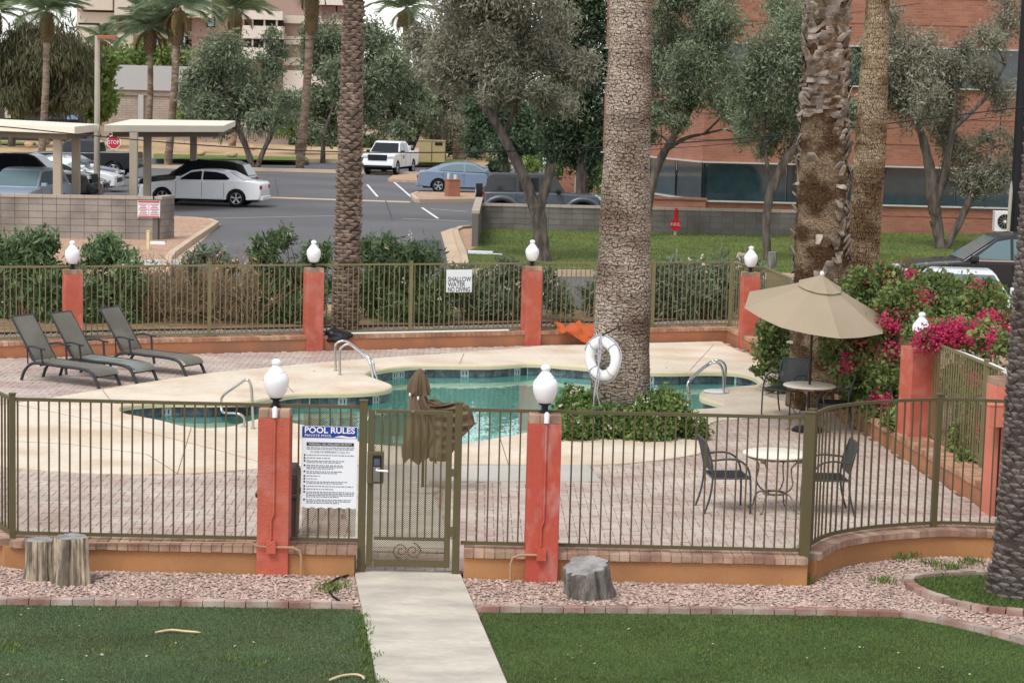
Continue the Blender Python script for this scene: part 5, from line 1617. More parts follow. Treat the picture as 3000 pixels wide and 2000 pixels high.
    bp.inputs['Strength'].default_value = bump
    bp.inputs['Distance'].default_value = 0.03
    hm = n.new('ShaderNodeMath')
    hm.operation = 'MULTIPLY_ADD'
    hm.inputs[1].default_value = -0.8
    l.new(crk.outputs[0], hm.inputs[0])
    l.new(n2.outputs['Fac'], hm.inputs[2])
    l.new(hm.outputs[0], bp.inputs['Height'])
    l.new(bp.outputs['Normal'], b.inputs['Normal'])
    return m
def trunk_mesh(path, radii, n=64, step=0.06, amp=0.02, seed=0, ring_amp=0.0, ring_step=0.09):
    """lathe along a path with uneven surface and a UV in metres"""
    g = np.random.default_rng(seed)
    P_ = [V(*p) for p in path]
    ds = [0]
    for a, b in zip(P_[:-1], P_[1:]): ds.append(ds[-1] + np.linalg.norm(b - a))
    rows = int(ds[-1] / step) + 1
    hs_ = np.linspace(0, ds[-1], rows)
    xyz = np.stack([np.interp(hs_, ds, [p[k] for p in P_]) for k in range(3)], 1)
    rr = np.interp(hs_, ds, radii)
    ph = g.random(10) * 6.28
    mb = MB()
    uv, vs_ = [], []
    R0 = float(np.mean(radii))
    for i in range(rows):
        for k in range(n + 1):
            t = 2 * math.pi * k / n
            q = 1 + amp * (math.sin(3 * t + ph[0] + hs_[i] * 1.1) + 0.7 * math.sin(5 * t + ph[1] - hs_[i] * 2.3) + 0.6 * math.sin(9 * t + ph[2] + hs_[i] * 5) + .5 * math.sin(hs_[i] * 9 + ph[3] + 2 * math.sin(2 * t)))
            q += ring_amp * ((hs_[i] / ring_step) % 1.0) + 0.018 * math.sin(hs_[i] * 1.9 + ph[4]) + 0.012 * math.sin(hs_[i] * 4.7 + ph[5])
            vs_.append((xyz[i][0] + rr[i] * q * math.cos(t), xyz[i][1] + rr[i] * q * math.sin(t), xyz[i][2]))
            uv.append((t * R0, hs_[i]))
    m_ = n + 1
    fs = [(i * m_ + k, i * m_ + k + 1, (i + 1) * m_ + k + 1, (i + 1) * m_ + k) for i in range(rows - 1) for k in range(n)]
    mb.add(vs_, fs)
    mb.uv = uv
    return mb, (lambda h: (np.array([np.interp(h, ds, [p[k] for p in P_]) for k in range(3)]), float(np.interp(h, ds, radii)))), ds[-1]
def frond_mesh(name, Ls=1.0, nl=26, lw=0.05, ll=0.34, droop=0.55, seed=0):
    g = np.random.default_rng(seed)
    pts = [V(s_ * Ls * math.cos(droop * s_), 0, Ls * (0.42 * s_ - 0.62 * s_ * s_)) for s_ in np.linspace(0, 1, 9)]
    Q = []
    for i in range(nl):
        s_ = 0.14 + 0.86 * i / nl
        p = np.array([np.interp(s_, np.linspace(0, 1, 9), [q[k] for q in pts]) for k in range(3)])
        for sd in (-1, 1):
            l_ = ll * Ls * (1 - 0.55 * abs(s_ - 0.45)) * (0.8 + 0.4 * g.random())
            d = unit(V(0.62, sd * 0.85, -0.28 - 0.25 * g.random()))
            w = V(lw * 0.5 * Ls, 0, lw * 0.3 * Ls)
            e = p + d * l_
            Q.append([p - w * .5, e - w * .1, e + w * .1, p + w * .5])
    Q = np.array(Q)
    r = 0.012 * Ls
    for a, b in zip(pts[:-1], pts[1:]):
        Q = np.concatenate([Q, np.array([[a + V(0, -r, 0), b + V(0, -r, 0), b + V(0, r, 0), a + V(0, r, 0)]])])
    n = len(Q)
    me = bpy.data.meshes.new(name)
    me.vertices.add(4 * n)
    me.vertices.foreach_set('co', Q.reshape(-1).astype(np.float32))
    me.loops.add(4 * n)
    me.loops.foreach_set('vertex_index', np.arange(4 * n, dtype=np.int32))
    me.polygons.add(n)
    me.polygons.foreach_set('loop_start', np.arange(0, 4 * n, 4, dtype=np.int32))
    me.update(calc_edges=True)
    return me
m_frond = mat('palm_frond', (130, 146, 112), 0.6, 0.12, 0.5, 6, rnd=0.25, transl=0.2)
m_frond_dry = mat('palm_frond_dry', (120, 104, 62), 0.8, 0.15, 0.5, 6, rnd=0.2)
frond_me = frond_mesh('frond', 1.0, 30, 0.045, 0.30, 0.5, 3)
frond_me.materials.append(m_frond)
frond_dry_me = frond_me.copy()
frond_dry_me.materials.clear()
frond_dry_me.materials.append(m_frond_dry)
def crown(root, top, size, n, seed, dry=0):
    g = np.random.default_rng(seed)
    for i in range(n + dry):
        o = link('frond', frond_me if i < n else frond_dry_me, m_frond, root, loc=tuple(V(*top) - np.array(root.location)))
        el = g.uniform(-0.25, 1.35) if i < n else g.uniform(-1.1, -0.5)
        o.rotation_euler = (g.normal(0, .15), -el, i * 2.399963 + g.normal(0, .2))
        o.scale = (size * g.uniform(.85, 1.15) * (1 if i < n else .6),) * 3
def scale_trunk(name, label, path, radii, m, m_core, rowh=0.105, per=10, prot=0.06, seed=0, crown_h=True, group='palm trunks round the pool'):
    root = thing(name, label, 'palm tree', tuple(path[0]), 0, group)
    mb, f, Lh = trunk_mesh(path, radii, 24, 0.25, 0.02, seed)
    mb.build('trunk', m_core, root, True).location = -root.location
    g = np.random.default_rng(seed)
    sb = MB()
    k = 0
    h = 0.02
    row = 0
    while h < Lh - 0.1:
        c, r = f(h)
        for q in range(per):
            t = 2 * math.pi * (q + 0.5 * (row % 2)) / per + 0.12 * row * 0 + g.normal(0, 0.05)
            hw = math.pi / per * (1.06 + g.normal(0, .07))
            pr = prot * (0.7 + 0.6 * g.random())
            hh = rowh * (1.25 + g.normal(0, .12))
            dz = g.normal(0, 0.012)
            def pt(a, rad, z): return (c[0] + rad * math.cos(t + a), c[1] + rad * math.sin(t + a), c[2] + z + dz)
            vs_ = [pt(-hw, r * .98, hh * .30), pt(0, r * 1.0, -hh * .25), pt(hw, r * .98, hh * .30), pt(-hw * .72, r + pr * .75, hh * .62), pt(0, r + pr * .9, hh * .42), pt(hw * .72, r + pr * .75, hh * .62), pt(0, r + pr, hh * .72), pt(-hw * .5, r * .98, hh * .8), pt(hw * .5, r * .98, hh * .8)]
            sb.add(vs_, [(0, 1, 4, 3), (1, 2, 5, 4), (3, 4, 6), (4, 5, 6), (3, 6, 7), (6, 5, 8), (6, 8, 7), (0, 3, 7), (2, 8, 5)])
        h += rowh * 0.5 if False else rowh
        row += 1
    tag(sb.build('leaf_scars', m, root), kind='stuff').location = -root.location
    return root
m_scar = mat('palm_scar', (124, 108, 98), 0.95, 0.18, 3, 30, 0.8, 50, rgb2=(156, 136, 122), mixscale=9, facernd=0.25)
m_scar_core = mat('palm_core', (74, 62, 55), 0.95, 0.2, 4, 30, 0.6, 40)
m_scar2 = mat('palm_scar_grey', (100, 92, 88), 0.95, 0.18, 3, 30, 0.9, 50, rgb2=(128, 118, 112), mixscale=9, facernd=0.25)
# palm 1, behind the far fence
pb = at(1018, 965, 0.28)
Y1 = pb[1]
def up_to(pts, Y, extra=None):
    P_ = [aty(x, y, Y) for x, y in pts]
    if extra: P_.append(P_[-1] + (P_[-1] - P_[-2]) * extra)
    return P_
pa1 = up_to([(1012, 970), (1020, 650), (1030, 300), (1036, 0)], Y1, 2.0)
pt1 = scale_trunk('palm_tree', 'dark palm trunk with diamond leaf scars behind the far fence', pa1, [0.24, 0.235, 0.20, 0.185, 0.18], m_scar, m_scar_core, 0.078, 7, 0.045, 1)
crown(pt1, pa1[-1], 2.6, 34, 2, 10)
# palm 5, foreground right edge
p5 = at(2990, 1738)
pa5 = [V(p5[0], p5[1], -0.03), V(p5[0] + 0.03, p5[1], 0.35), aty(3024, 1300, p5[1] + .1), aty(3048, 900, p5[1] + .2), aty(3085, 400, p5[1] + .3), aty(3110, -300, p5[1] + .4), aty(3150, -1100, p5[1] + .4)]
pt5 = scale_trunk('palm_tree', 'shaggy grey foreground palm trunk at the right edge', pa5, [0.34, 0.30, 0.265, 0.255, 0.25, 0.24, 0.24], m_scar2, m_scar_core, 0.062, 13, 0.034, 5)
crown(pt5, pa5[-1], 2.4, 30, 6, 8)
# palm 2, thick crackled trunk
m_pl2 = bark_shader('crackled_palm_bark', (206, 192, 176), (176, 160, 144), (98, 82, 72), 0.085, 0.055, 0.010, 0.15, 0.9, (186, 176, 170), 1.0, (.45, .62))
p2b = at(1812, 1262)
pa2 = [V(p2b[0], p2b[1], -0.02)] + [aty(x, y, p2b[1]) for x, y in ((1816, 1150), (1825, 900), (1833, 600), (1842, 300), (1848, 0))]
pa2.append(pa2[-1] + (pa2[-1] - pa2[-2]) * 3.2)
s2 = p2b[1] / FPX
tm, f2_, L2 = trunk_mesh(pa2, [94 * s2, 88 * s2, 80 * s2, 73 * s2, 65 * s2, 60 * s2, 52 * s2], 96, 0.03, 0.008, 2, 0.012, 0.052)
pt2 = thing('palm_tree', 'thick crackled palm trunk carrying the lifebuoy', 'palm tree', tuple(pa2[0]), 0, 'palm trunks round the pool')
tm.build('trunk', m_pl2, pt2, True).location = -pt2.location
crown(pt2, pa2[-1], 2.2, 30, 8, 12)
# palm 4, slender mottled trunk
m_pl4 = bark_shader('mottled_palm_bark', (198, 178, 148), (172, 150, 122), (100, 82, 66), 0.04, 0.09, 0.010, 0.16, 0.7, (172, 156, 142), 1.3, (.42, .58))
Y4 = 37.5
pa4 = [aty(2518, 905, Y4), aty(2530, 700, Y4), aty(2552, 400, Y4), aty(2572, 0, Y4)]
pa4[0][2] = 0.2
pa4.append(pa4[-1] + (pa4[-1] - pa4[-2]) * 1.6)
s4 = Y4 / FPX
tm, _, _ = trunk_mesh(pa4, [50 * s4, 47 * s4, 46 * s4, 33 * s4, 30 * s4], 72, 0.04, 0.012, 4)
pt4 = thing('palm_tree', 'slender mottled tan palm trunk rising from the bougainvillea', 'palm tree', tuple(pa4[0]), 0, 'palm trunks round the pool')
tm.build('trunk', m_pl4, pt4, True).location = -pt4.location
crown(pt4, pa4[-1], 2.2, 30, 9, 12)
# palm 3, trunk with old boots
m_pl3 = bark_shader('brown_palm_bark', (174, 150, 122), (136, 114, 92), (90, 72, 58), 0.30, 0.045, 0.006, 0.26, 0.8, (160, 144, 130), 2.2, (.42, .56))
m_boot = mat('palm_boot', (112, 96, 82), 0.95, 0.2, 4, 30, 0.6, 40, rgb2=(172, 158, 146), mixscale=5, facernd=0.45)
Y3 = 32.6
pa3 = [aty(2392, 1190, Y3), aty(2396, 1000, Y3), aty(2405, 700, Y3), aty(2414, 400, Y3), aty(2424, 0, Y3)]
pa3[0][2] = -0.02
pa3.append(pa3[-1] + (pa3[-1] - pa3[-2]) * 1.6)
s3 = Y3 / FPX
tm, f3_, L3 = trunk_mesh(pa3, [92 * s3, 80 * s3, 76 * s3, 68 * s3, 62 * s3, 58 * s3], 64, 0.05, 0.02, 3)
pt3 = thing('palm_tree', 'rugged brown palm trunk bristling with cut leaf boots behind the umbrella', 'palm tree', tuple(pa3[0]), 0, 'palm trunks round the pool')
tm.build('trunk', m_pl3, pt3, True).location = -pt3.location
g = np.random.default_rng(21)
bo = MB()
h = 1.1
row = 0
while h < L3 - 0.3:
    c, r = f3_(h)
    for q in range(13):
        t = 2 * math.pi * (q + 0.5 * (row % 2)) / 13 + g.normal(0, 0.2)
        face = math.cos(t + math.pi / 2 + 0.55)          # the side toward the pool was trimmed smooth
        lowside = h < 4.75
        if lowside and face > 0.60 and g.random() < 0.94: continue
        if g.random() < (0.08 if lowside else 0.03): continue
        Lb = g.uniform(0.08, 0.30) * (1.0 if lowside else 0.8)
        outl = g.uniform(0.015, 0.10) * (1.0 if lowside else 0.6)
        w = g.uniform(0.05, 0.12) * (1 if lowside else 1.3)
        tw = g.normal(0, 0.3)
        def pt(s_, rad, z): return (c[0] + rad * math.cos(t) - s_ * math.sin(t), c[1] + rad * math.sin(t) + s_ * math.cos(t), c[2] + z)
        z1 = Lb * g.uniform(0.2, 1.0) * (1 if g.random() > .4 else -0.8)
        vs_ = [pt(-w, r * .95, 0), pt(w, r * .95, 0), pt(w * .55 + tw * .1, r + outl, z1), pt(-w * .55 + tw * .1, r + outl, z1), pt(-w, r * .95, -.05), pt(w, r * .95, -.05), pt(w * .6 + tw * .1, r + outl * 1.05, z1 - .03), pt(-w * .6 + tw * .1, r + outl * 1.05, z1 - .03)]
        bo.add(vs_, [(0, 1, 2, 3), (4, 7, 6, 5), (0, 4, 5, 1), (1, 5, 6, 2), (2, 6, 7, 3), (3, 7, 4, 0)])
    h += 0.115 if h < 4.75 else 0.10
    row += 1
tag(bo.build('leaf_boots', m_boot, pt3), kind='stuff').location = -pt3.location
crown(pt3, pa3[-1], 2.2, 30, 10, 14)
# lifebuoy
lbc = aty(1766, 1050, p2b[1] - 0.62)
lb = thing('lifebuoy', 'white ring lifebuoy with grey rope hanging on the thick palm', 'lifebuoy', tuple(lbc), math.radians(-44))
RB, rb_ = 0.245, 0.078
tor = MB()
vs_, fs = [], []
nu, nv = 48, 16
for i in range(nu):
    t = 2 * math.pi * i / nu
    for j in range(nv):
        p = 2 * math.pi * j / nv
        q = RB + rb_ * math.cos(p)
        vs_.append((q * math.cos(t), rb_ * 0.85 * math.sin(p), q * math.sin(t)))
for i in range(nu):
    for j in range(nv):
        fs.append((i * nv + j, i * nv + (j + 1) % nv, ((i + 1) % nu) * nv + (j + 1) % nv, ((i + 1) % nu) * nv + j))
tor.add(vs_, fs).build('ring', m_white, lb, True)
m_rope = mat('grey_rope', (176, 178, 186), 0.9, 0.15, 20, 90)
ro = MB()
ro.tube(smooth_open([(0.0, -0.08, 0.36), (0.05, -0.1, 0.1), (0.0, -0.11, -0.2), (-0.03, -0.1, -0.45), (-0.12, -0.06, -0.8), (-0.2, -0.05, -0.98)], 5), 0.010, 6)
ro.tube(smooth_open([(0.03, -0.08, 0.36), (0.0, -0.1, 0.05), (0.04, -0.11, -0.25), (0.0, -0.1, -0.5), (0.05, -0.06, -0.75), (-0.05, -0.05, -1.0)], 5), 0.009, 6)
ro.tube(smooth_open([(-0.02, -0.08, 0.3), (0.02, -0.1, 0.0), (-0.02, -0.1, -0.3), (-0.06, -0.1, -0.6), (-0.04, -0.06, -0.9), (-0.14, -0.05, -1.02)], 5), 0.009, 6)
ro.tube([(0.345 * math.cos(t), 0.0 + 0.02 * math.sin(4 * t), 0.345 * math.sin(t)) for t in np.linspace(-2.6, 2.6 + .3, 40)], 0.011, 6)
tag(ro.build('rope', m_rope, lb, 60), kind='stuff')
for k in range(4):
    t = math.pi / 4 + k * math.pi / 2
    MB().tube([(RB * math.cos(t) + (rb_ + .004) * math.cos(a) * math.cos(t), (rb_ * .85 + .004) * math.sin(a), RB * math.sin(t) + (rb_ + .004) * math.cos(a) * math.sin(t)) for a in np.linspace(0, 2 * math.pi, 17)], 0.012, 6).build('strap', m_rope, lb, 60)
MB().tube([(0.02, -0.06, 0.34), (0.02, 0.25, 0.42)], 0.012, 6).build('hook', m_black, lb)
# ------------------------------------------------------------------ car park, street and lawns beyond the fence
def Z2(pts, z): return [tuple(at(x, y, z)[:2]) for x, y in pts]
structure(MB().sheet([(-120, 44.5), (9, 44.5), (9, 38.5), (70, 38.5), (70, 122), (-120, 122)], ZO).build('car_park', m_asphalt))
structure(MB().sheet(Z2([(1208, 703), (1290, 703), (1310, 770), (1215, 770)], ZO + .004), ZO + 0.004).build('asphalt_patch', m_asphalt2))
structure(MB().sheet([(-200, 122.4), (200, 118.4), (200, 139), (-200, 141)], ZO + 0.003).build('street', m_street))
isl = structure(MB().prism(Z2([(-500, 628), (497, 630), (600, 640), (624, 650), (612, 661), (504, 734), (492, 752), (488, 800), (-500, 800)], ZO + .12), ZO - 0.02, ZO + 0.11).build('gravel_island', m_tan))
kb = [at(x, y, ZO + .14) for x, y in ((420, 634), (560, 637), (612, 642), (634, 650), (620, 661), (560, 700), (506, 738), (493, 756), (490, 790))]
def kerb(pts, w=0.18, h=0.16, name='kerb', m=None):
    mb = MB()
    for a, b in zip(pts[:-1], pts[1:]):
        a, b = V(a[0], a[1], ZO + h / 2), V(b[0], b[1], ZO + h / 2)
        mb.bar(a, b + unit(b - a) * 0.03, w, h)
    return structure(mb.build(name, m or m_kerb))
kerb(kb)
structure(MB().sheet(Z2([(634, 655), (646, 657), (585, 712), (556, 745), (545, 778), (496, 778), (500, 758), (512, 742)], ZO), ZO + 0.006).build('gutter_apron', m_kerb))
structure(MB().prism(Z2([(395, 760), (570, 757), (570, 772), (400, 776)], ZO + .16), ZO, ZO + 0.15).build('sidewalk', m_conc))
# right kerb, tan island and lawn
structure(MB().sheet(Z2([(1291, 680), (1327, 668), (1344, 706), (1366, 780), (1312, 780), (1303, 722)], ZO), ZO + 0.006).build('gutter_apron', m_kerb))
kerb([at(x, y, ZO + .14) for x, y in ((1376, 662), (1352, 664), (1334, 672), (1344, 705), (1358, 740), (1368, 790))])
structure(MB().prism(Z2([(1345, 670), (1400, 668), (1410, 725), (1366, 735), (1352, 705)], ZO + .1), ZO, ZO + 0.09).build('gravel_island', m_tan))
lawn_far = Z2([(1374, 788), (1366, 738), (1398, 722), (1400, 668), (2500, 660), (2600, 680), (3500, 700), (3500, 812), (2600, 805), (1740, 792)], ZO + .11)
structure(MB().prism(lawn_far, ZO, ZO + 0.105).build('lawn', m_farlawn))
grass('lawn_grass', 'rough green and straw grass on the lawn before the brick building', lawn_far, 60000, 0.035, mat('far_grass_blade', (96, 120, 60), 0.85, 0.15, 0.4, 8, rgb2=(148, 152, 98), tint=True, transl=0.2), None, (-3, 24), 0.012).location.z = ZO + 0.105
kerb([at(x, y, ZO + .14) for x, y in ((1366, 790), (1740, 794), (2600, 808), (3500, 815))])
# valley gutter, stall lines, tar cracks
lot = structure(MB().sheet([(-15.5, 90.2), (-4.6, 88.9), (-4.6, 90.0), (-15.5, 91.4)], ZO + 0.005).build('valley_gutter', m_kerb))
for i, (a, b) in enumerate((((1236, 608), (1283, 640)), ((1076, 541), (1106, 576)), ((1155, 534), (1206, 578)))):
    p, q = at(*a, ZO + .008), at(*b, ZO + .008)
    structure(MB().bar(p, q, 0.11, 0.004).build('stall_line', m_sign))
for pts in (((1130, 588), (1150, 645)), ((806, 525), (815, 572)), ((600, 640), (1000, 632)), ((1180, 640), (1370, 648)), ((1262, 612), (1368, 620))):
    w = [at(x, y, ZO + .006) for x, y in pts]
    structure(MB().bar(w[0], w[1], 0.05 if pts[0][0] in (1130, 806) else 0.12, 0.004).build('tar_seam', m_asphalt2 if pts[0][0] in (1130, 806) else m_conc))
isl2 = Z2([(1216, 578), (1208, 568), (1225, 562), (1400, 566), (1400, 582), (1225, 584)], ZO + .15)
structure(MB().prism(isl2, ZO, ZO + 0.14).build('gravel_island', m_tan))
kerb([V(*p, 0) for p in isl2[:2]] + [V(*isl2[2], 0), V(*isl2[3], 0)])
kerb([V(*isl2[0], 0), V(*isl2[5], 0), V(*isl2[4], 0)])
structure(MB().prism(Z2([(1136, 524), (1150, 513), (1225, 508), (1225, 528)], ZO + .15), ZO, ZO + 0.14).build('gravel_island', m_tan))
# street kerb with painted house numbers
mbk = kerb([V(-70, 122.9, 0), V(-2, 121.6, 0)], 0.35, 0.2)
m_kpaint = mat('kerb_paint', (44, 54, 72), 0.8, 0.1, 2, 20)
for x0 in (448, 480, 782, 820, 905, 960):
    p = at(x0, 503, ZO + .1)
    MB().box((p[0], 121.9 + (-2 - p[0]) * 0.019 * 1.0 - 0.30, ZO + 0.11), (0.85, 0.02, 0.15)).build('painted_patch', m_kpaint if x0 != 820 else m_kpaint, mbk)
kerb([V(-90, 141.2, 0), V(30, 139.6, 0)], 0.4, 0.25)
m_bank = mat('bank_gravel', (196, 168, 128), 0.95, 0.12, 0.5, 8, 0.3, 20, rgb2=(176, 146, 112), mixscale=0.8)
structure(MB().add([(-140, 141.4, ZO + .1), (40, 140, ZO + .1), (40, 185, ZO + .6), (-140, 185, ZO + .6)], [(0, 1, 2, 3)]).build('street_verge', m_bank))
m_vgrass = mat('verge_grass', (104, 122, 56), 0.95, 0.15, 0.5, 8)
for pts in (((0, 424), (105, 424), (105, 414), (0, 410)), ((450, 466), (900, 472), (900, 462), (450, 452)), ((1190, 478), (1360, 478), (1360, 470), (1190, 466))):
    structure(MB().sheet(Z2(pts, ZO + .3), ZO + 0.34).build('grass_verge', m_vgrass))

# ------------------------------------------------------------------ block walls
m_cmu = mat('concrete_block', (162, 153, 144), 0.95, 0.08, 1.5, 30, 0.4, 60, rnd=0.07, rgb2=(132, 124, 117), mixscale=0.9)
m_cmu_m = mat('block_mortar', (118, 110, 104), 0.95, 0.08, 2, 30)
m_cmu_cap = mat('block_cap', (178, 166, 152), 0.95, 0.08, 1.5, 30)
m_cmu2 = mat('grey_block', (126, 120, 114), 0.95, 0.10, 1.5, 30, 0.4, 60, rnd=0.08, rgb2=(104, 98, 94), mixscale=1.0)
def block_wall(label, pts, z0, courses, mblk, bh=0.2, bl=0.4):
    pts = [V(p[0], p[1], 0) for p in pts]
    root = thing('block_wall', label, 'wall', (pts[0][0], pts[0][1], z0))
    core = MB()
    for a, b in zip(pts[:-1], pts[1:]):
        core.bar(a - pts[0] + V(0, 0, courses * bh / 2), b - pts[0] + V(0, 0, courses * bh / 2), 0.17, courses * bh)
        core_e = unit(b - a)
    core.build('mortar', m_cmu_m, root)
    me = MB().box((0, 0, 0), (bl - 0.014, 0.195, bh - 0.014)).mesh('block')
    cm = MB().box((0, 0, 0), (bl - 0.008, 0.24, 0.09)).mesh('cap_block')
    for a, b in zip(pts[:-1], pts[1:]):
        for c in range(courses):
            for p, ang in along([a, b], bl, bl / 2 if c % 2 == 0 else bl * 0.5):
                q = p - pts[0]
                link('block', me, mblk, root, loc=(q[0], q[1], c * bh + bh / 2), rz=ang)
        for p, ang in along([a, b], bl, bl / 2):
            q = p - pts[0]
            link('cap_block', cm, m_cmu_cap, root, loc=(q[0], q[1], courses * bh + 0.045), rz=ang)
    return root
wl1 = at(462, 702, ZO + .11)
wl0 = at(-160, 692, ZO + .11)
wle = at(496, 568, ZO + .11 + 1.32)
block_wall('grey concrete block wall with red notice in front of the carports', [wl0, wl1], ZO + 0.1, 6, m_cmu)
block_wall('short block wall wing turning back from the red notice', [wl1, (wl1[0] + (wle[0] - wl1[0]) * 1.0, wl1[1] + (wle[1] - wl1[1]) * 1.0)], ZO + 0.1, 6, m_cmu)
wr0 = at(1402, 670, ZO + .1)
wr1 = at(2490, 668, ZO + .1)
wr1 = V(wr1[0], wr0[1] + 0.9, 0)
wre = at(1391, 722, ZO + .1)
block_wall('long dark block wall behind the lawn and grey jeep', [wr0, wr1], ZO + 0.09, 4, m_cmu2)
block_wall('rough block wing wall at the lawn corner by the kerb', [wre, wr0], ZO + 0.09, 5, m_cmu2)
# red and white notice
m_redink = mat('notice_red', (196, 92, 98), 0.6, 0.06, 3, 20)
nt_ = at(423, 640, ZO + .9)
dn = unit(V(wl1[0] - wl0[0], wl1[1] - wl0[1], 0))
pn_ = V(wl0[0], wl0[1], 0) + dn * ((V(nt_[0], nt_[1], 0) - V(wl0[0], wl0[1], 0)) @ dn)
psg = thing('parking_notice', 'red and white parking notice on the grey block wall', 'sign', (pn_[0] + 0.05, pn_[1] - 0.13, ZO + 0.78), math.atan2(dn[1], dn[0]))
MB().box((0, 0, 0.24), (0.66, 0.012, 0.5)).build('panel', m_sign, psg)
MB().box((0, -0.009, 0.455), (0.62, 0.004, 0.055)).build('heading_bar', m_redink, psg)
MB().box((0, -0.009, 0.02), (0.62, 0.004, 0.04)).build('foot_bar', m_redink, psg)
MB().box((0.0, -0.009, 0.235), (0.012, 0.004, 0.36)).build('divider', m_redink, psg)
fp_ = MB()
for i in range(7):
    for s_ in (-1, 1):
        fp_.box((s_ * 0.165, -0.009, 0.08 + i * 0.05), (0.26 - 0.05 * ((i * 7) % 3), 0.004, 0.02))
tag(fp_.build('fine_print', m_redink, psg), kind='stuff')
# cream marker post and white strip
b_ = at(434, 730, ZO + .11)
m_cream = mat('cream_paint', (232, 208, 160), 0.7, 0.05, 3, 20)
tag(MB().box((b_[0], b_[1], ZO + .11 + .24), (0.085, 0.085, 0.5)).box((b_[0], b_[1], ZO + .62), (0.1, 0.1, 0.03)).build('marker_post', m_cream, None, bevel=0.01), 'short cream marker post on the gravel before the block wall', 'post', kind='thing')
b_ = at(462, 716, ZO + .12)
tag(MB().box((b_[0], b_[1], ZO + .15), (0.45, 0.12, 0.07)).box((b_[0], b_[1], ZO + .19), (0.4, 0.09, 0.03)).build('wheel_stop', m_sign, None), 'small white kerb block beside the cream post', 'kerb block', kind='thing')
b_ = at(1408, 744, ZO + .12)
tag(MB().box((b_[0], b_[1], ZO + .16), (0.72, 0.16, 0.1), -0.1).box((b_[0] + .45, b_[1] - .05, ZO + .13), (0.36, 0.1, 0.04), -0.1).build('parking_bumper', m_sign, None, bevel=0.02), 'white parking bumper lying on the lawn by the kerb', 'parking bumper', kind='thing')
b_ = at(2160, 790, ZO + .1)
m_concp = mat('weathered_post', (188, 172, 152), 0.9, 0.1, 3, 20)
tag(MB().tube([(b_[0], b_[1], ZO), (b_[0] + .12, b_[1], ZO + .52)], 0.14, 14).tube([(b_[0] + .115, b_[1], ZO + .5), (b_[0] + .125, b_[1], ZO + .56)], 0.12, 14).build('concrete_post', m_concp, None, 40), 'leaning pale concrete post behind the far corner lamp', 'post', kind='thing')
b_ = at(2262, 785, ZO + .1)
stump('tree_stump', 'thin grey stump standing beside the slim tree on the lawn', [(0, 0, 0.13, 0.44, m_wood2)], (b_[0], b_[1], ZO + .1))

# ------------------------------------------------------------------ carports
m_cport = mat('cream_metal_roof', (236, 228, 208), 0.5, 0.04, 0.8, 12)
m_cpost = mat('beige_post', (176, 164, 146), 0.6, 0.05, 1, 12)
m_csoff = mat('carport_soffit', (120, 110, 98), 0.8, 0.05, 1, 12)
def carport(label, corners, ztop, posts, th=0.26):
    root = thing('carport', label, 'carport', (corners[0][0], corners[0][1], ZO))
    o0 = V(*root.location)
    cs_ = [V(c[0], c[1]) - o0[:2] for c in corners]
    MB().prism(cs_, ztop - ZO - th, ztop - ZO).build('roof', m_cport, root, bevel=0.02)
    cen = sum(cs_) / 4
    inn = [cen + (c - cen) * 0.90 for c in cs_]
    MB().prism(inn, ztop - ZO - th - 0.20, ztop - ZO - th - 0.002).build('beam_frame', m_csoff, root)
    for (x, y) in posts:
        MB().box((x - o0[0], y - o0[1], (ztop - ZO - th) / 2), (0.27, 0.27, ztop - ZO - th)).build('post', m_cpost, root)
    return root
zt = 3.55
def R(x, y, z): return at(x, y, z)[:2]
c2 = [R(306, 366, zt), R(656, 368, zt), R(690, 354, zt), R(383, 349.5, zt)]
Ycp = c2[0][1]
carport('long cream carport over the white sedan', c2, zt, [tuple(aty(392, 450, Ycp + .6)[:2]), tuple(aty(432, 450, Ycp + 6)[:2]), tuple(aty(567, 450, Ycp + 14)[:2])])
n1 = V(*R(219, 371, zt))
c1 = [tuple(n1 + V(-7.0, 4.2)), tuple(n1), tuple(n1 + V(-0.5, 6.5)), tuple(n1 + V(-8.5, 16.0))]
carport('cream carport at far left over the dark parked trucks', c1, zt, [tuple(aty(169, 450, n1[1] + 1.2)[:2]), tuple(aty(223, 450, n1[1] + 5.2)[:2])])

# ------------------------------------------------------------------ vehicles
m_glass = mat('tinted_glass', (26, 30, 34), 0.06, 0.02, 1, 4, spec=0.6)
m_glass_l = mat('light_glass', (104, 126, 130), 0.06, 0.02, 1, 4, spec=0.6)
m_tyre = mat('tyre_rubber', (26, 26, 27), 0.85, 0.1, 6, 30)
m_rim = mat('alloy_rim', (190, 192, 196), 0.3, 0.05, 6, 30, metal=0.6)
m_under = mat('underbody', (18, 18, 19), 0.9, 0.1, 3, 20)
m_trim = mat('black_trim', (26, 27, 30), 0.5, 0.05, 3, 20)
m_lens = mat('headlight_lens', (210, 216, 222), 0.15, 0.03, 4, 20, spec=0.7)
m_tail = mat('tail_lens', (170, 24, 24), 0.2, 0.05, 4, 20, spec=0.6)
m_chrome = mat('chrome', (210, 212, 216), 0.12, 0.02, 4, 20, metal=1.0)
def paint(name, rgb): return mat(name, rgb, 0.32, 0.02, 0.6, 5, spec=0.5, coat=0.6)
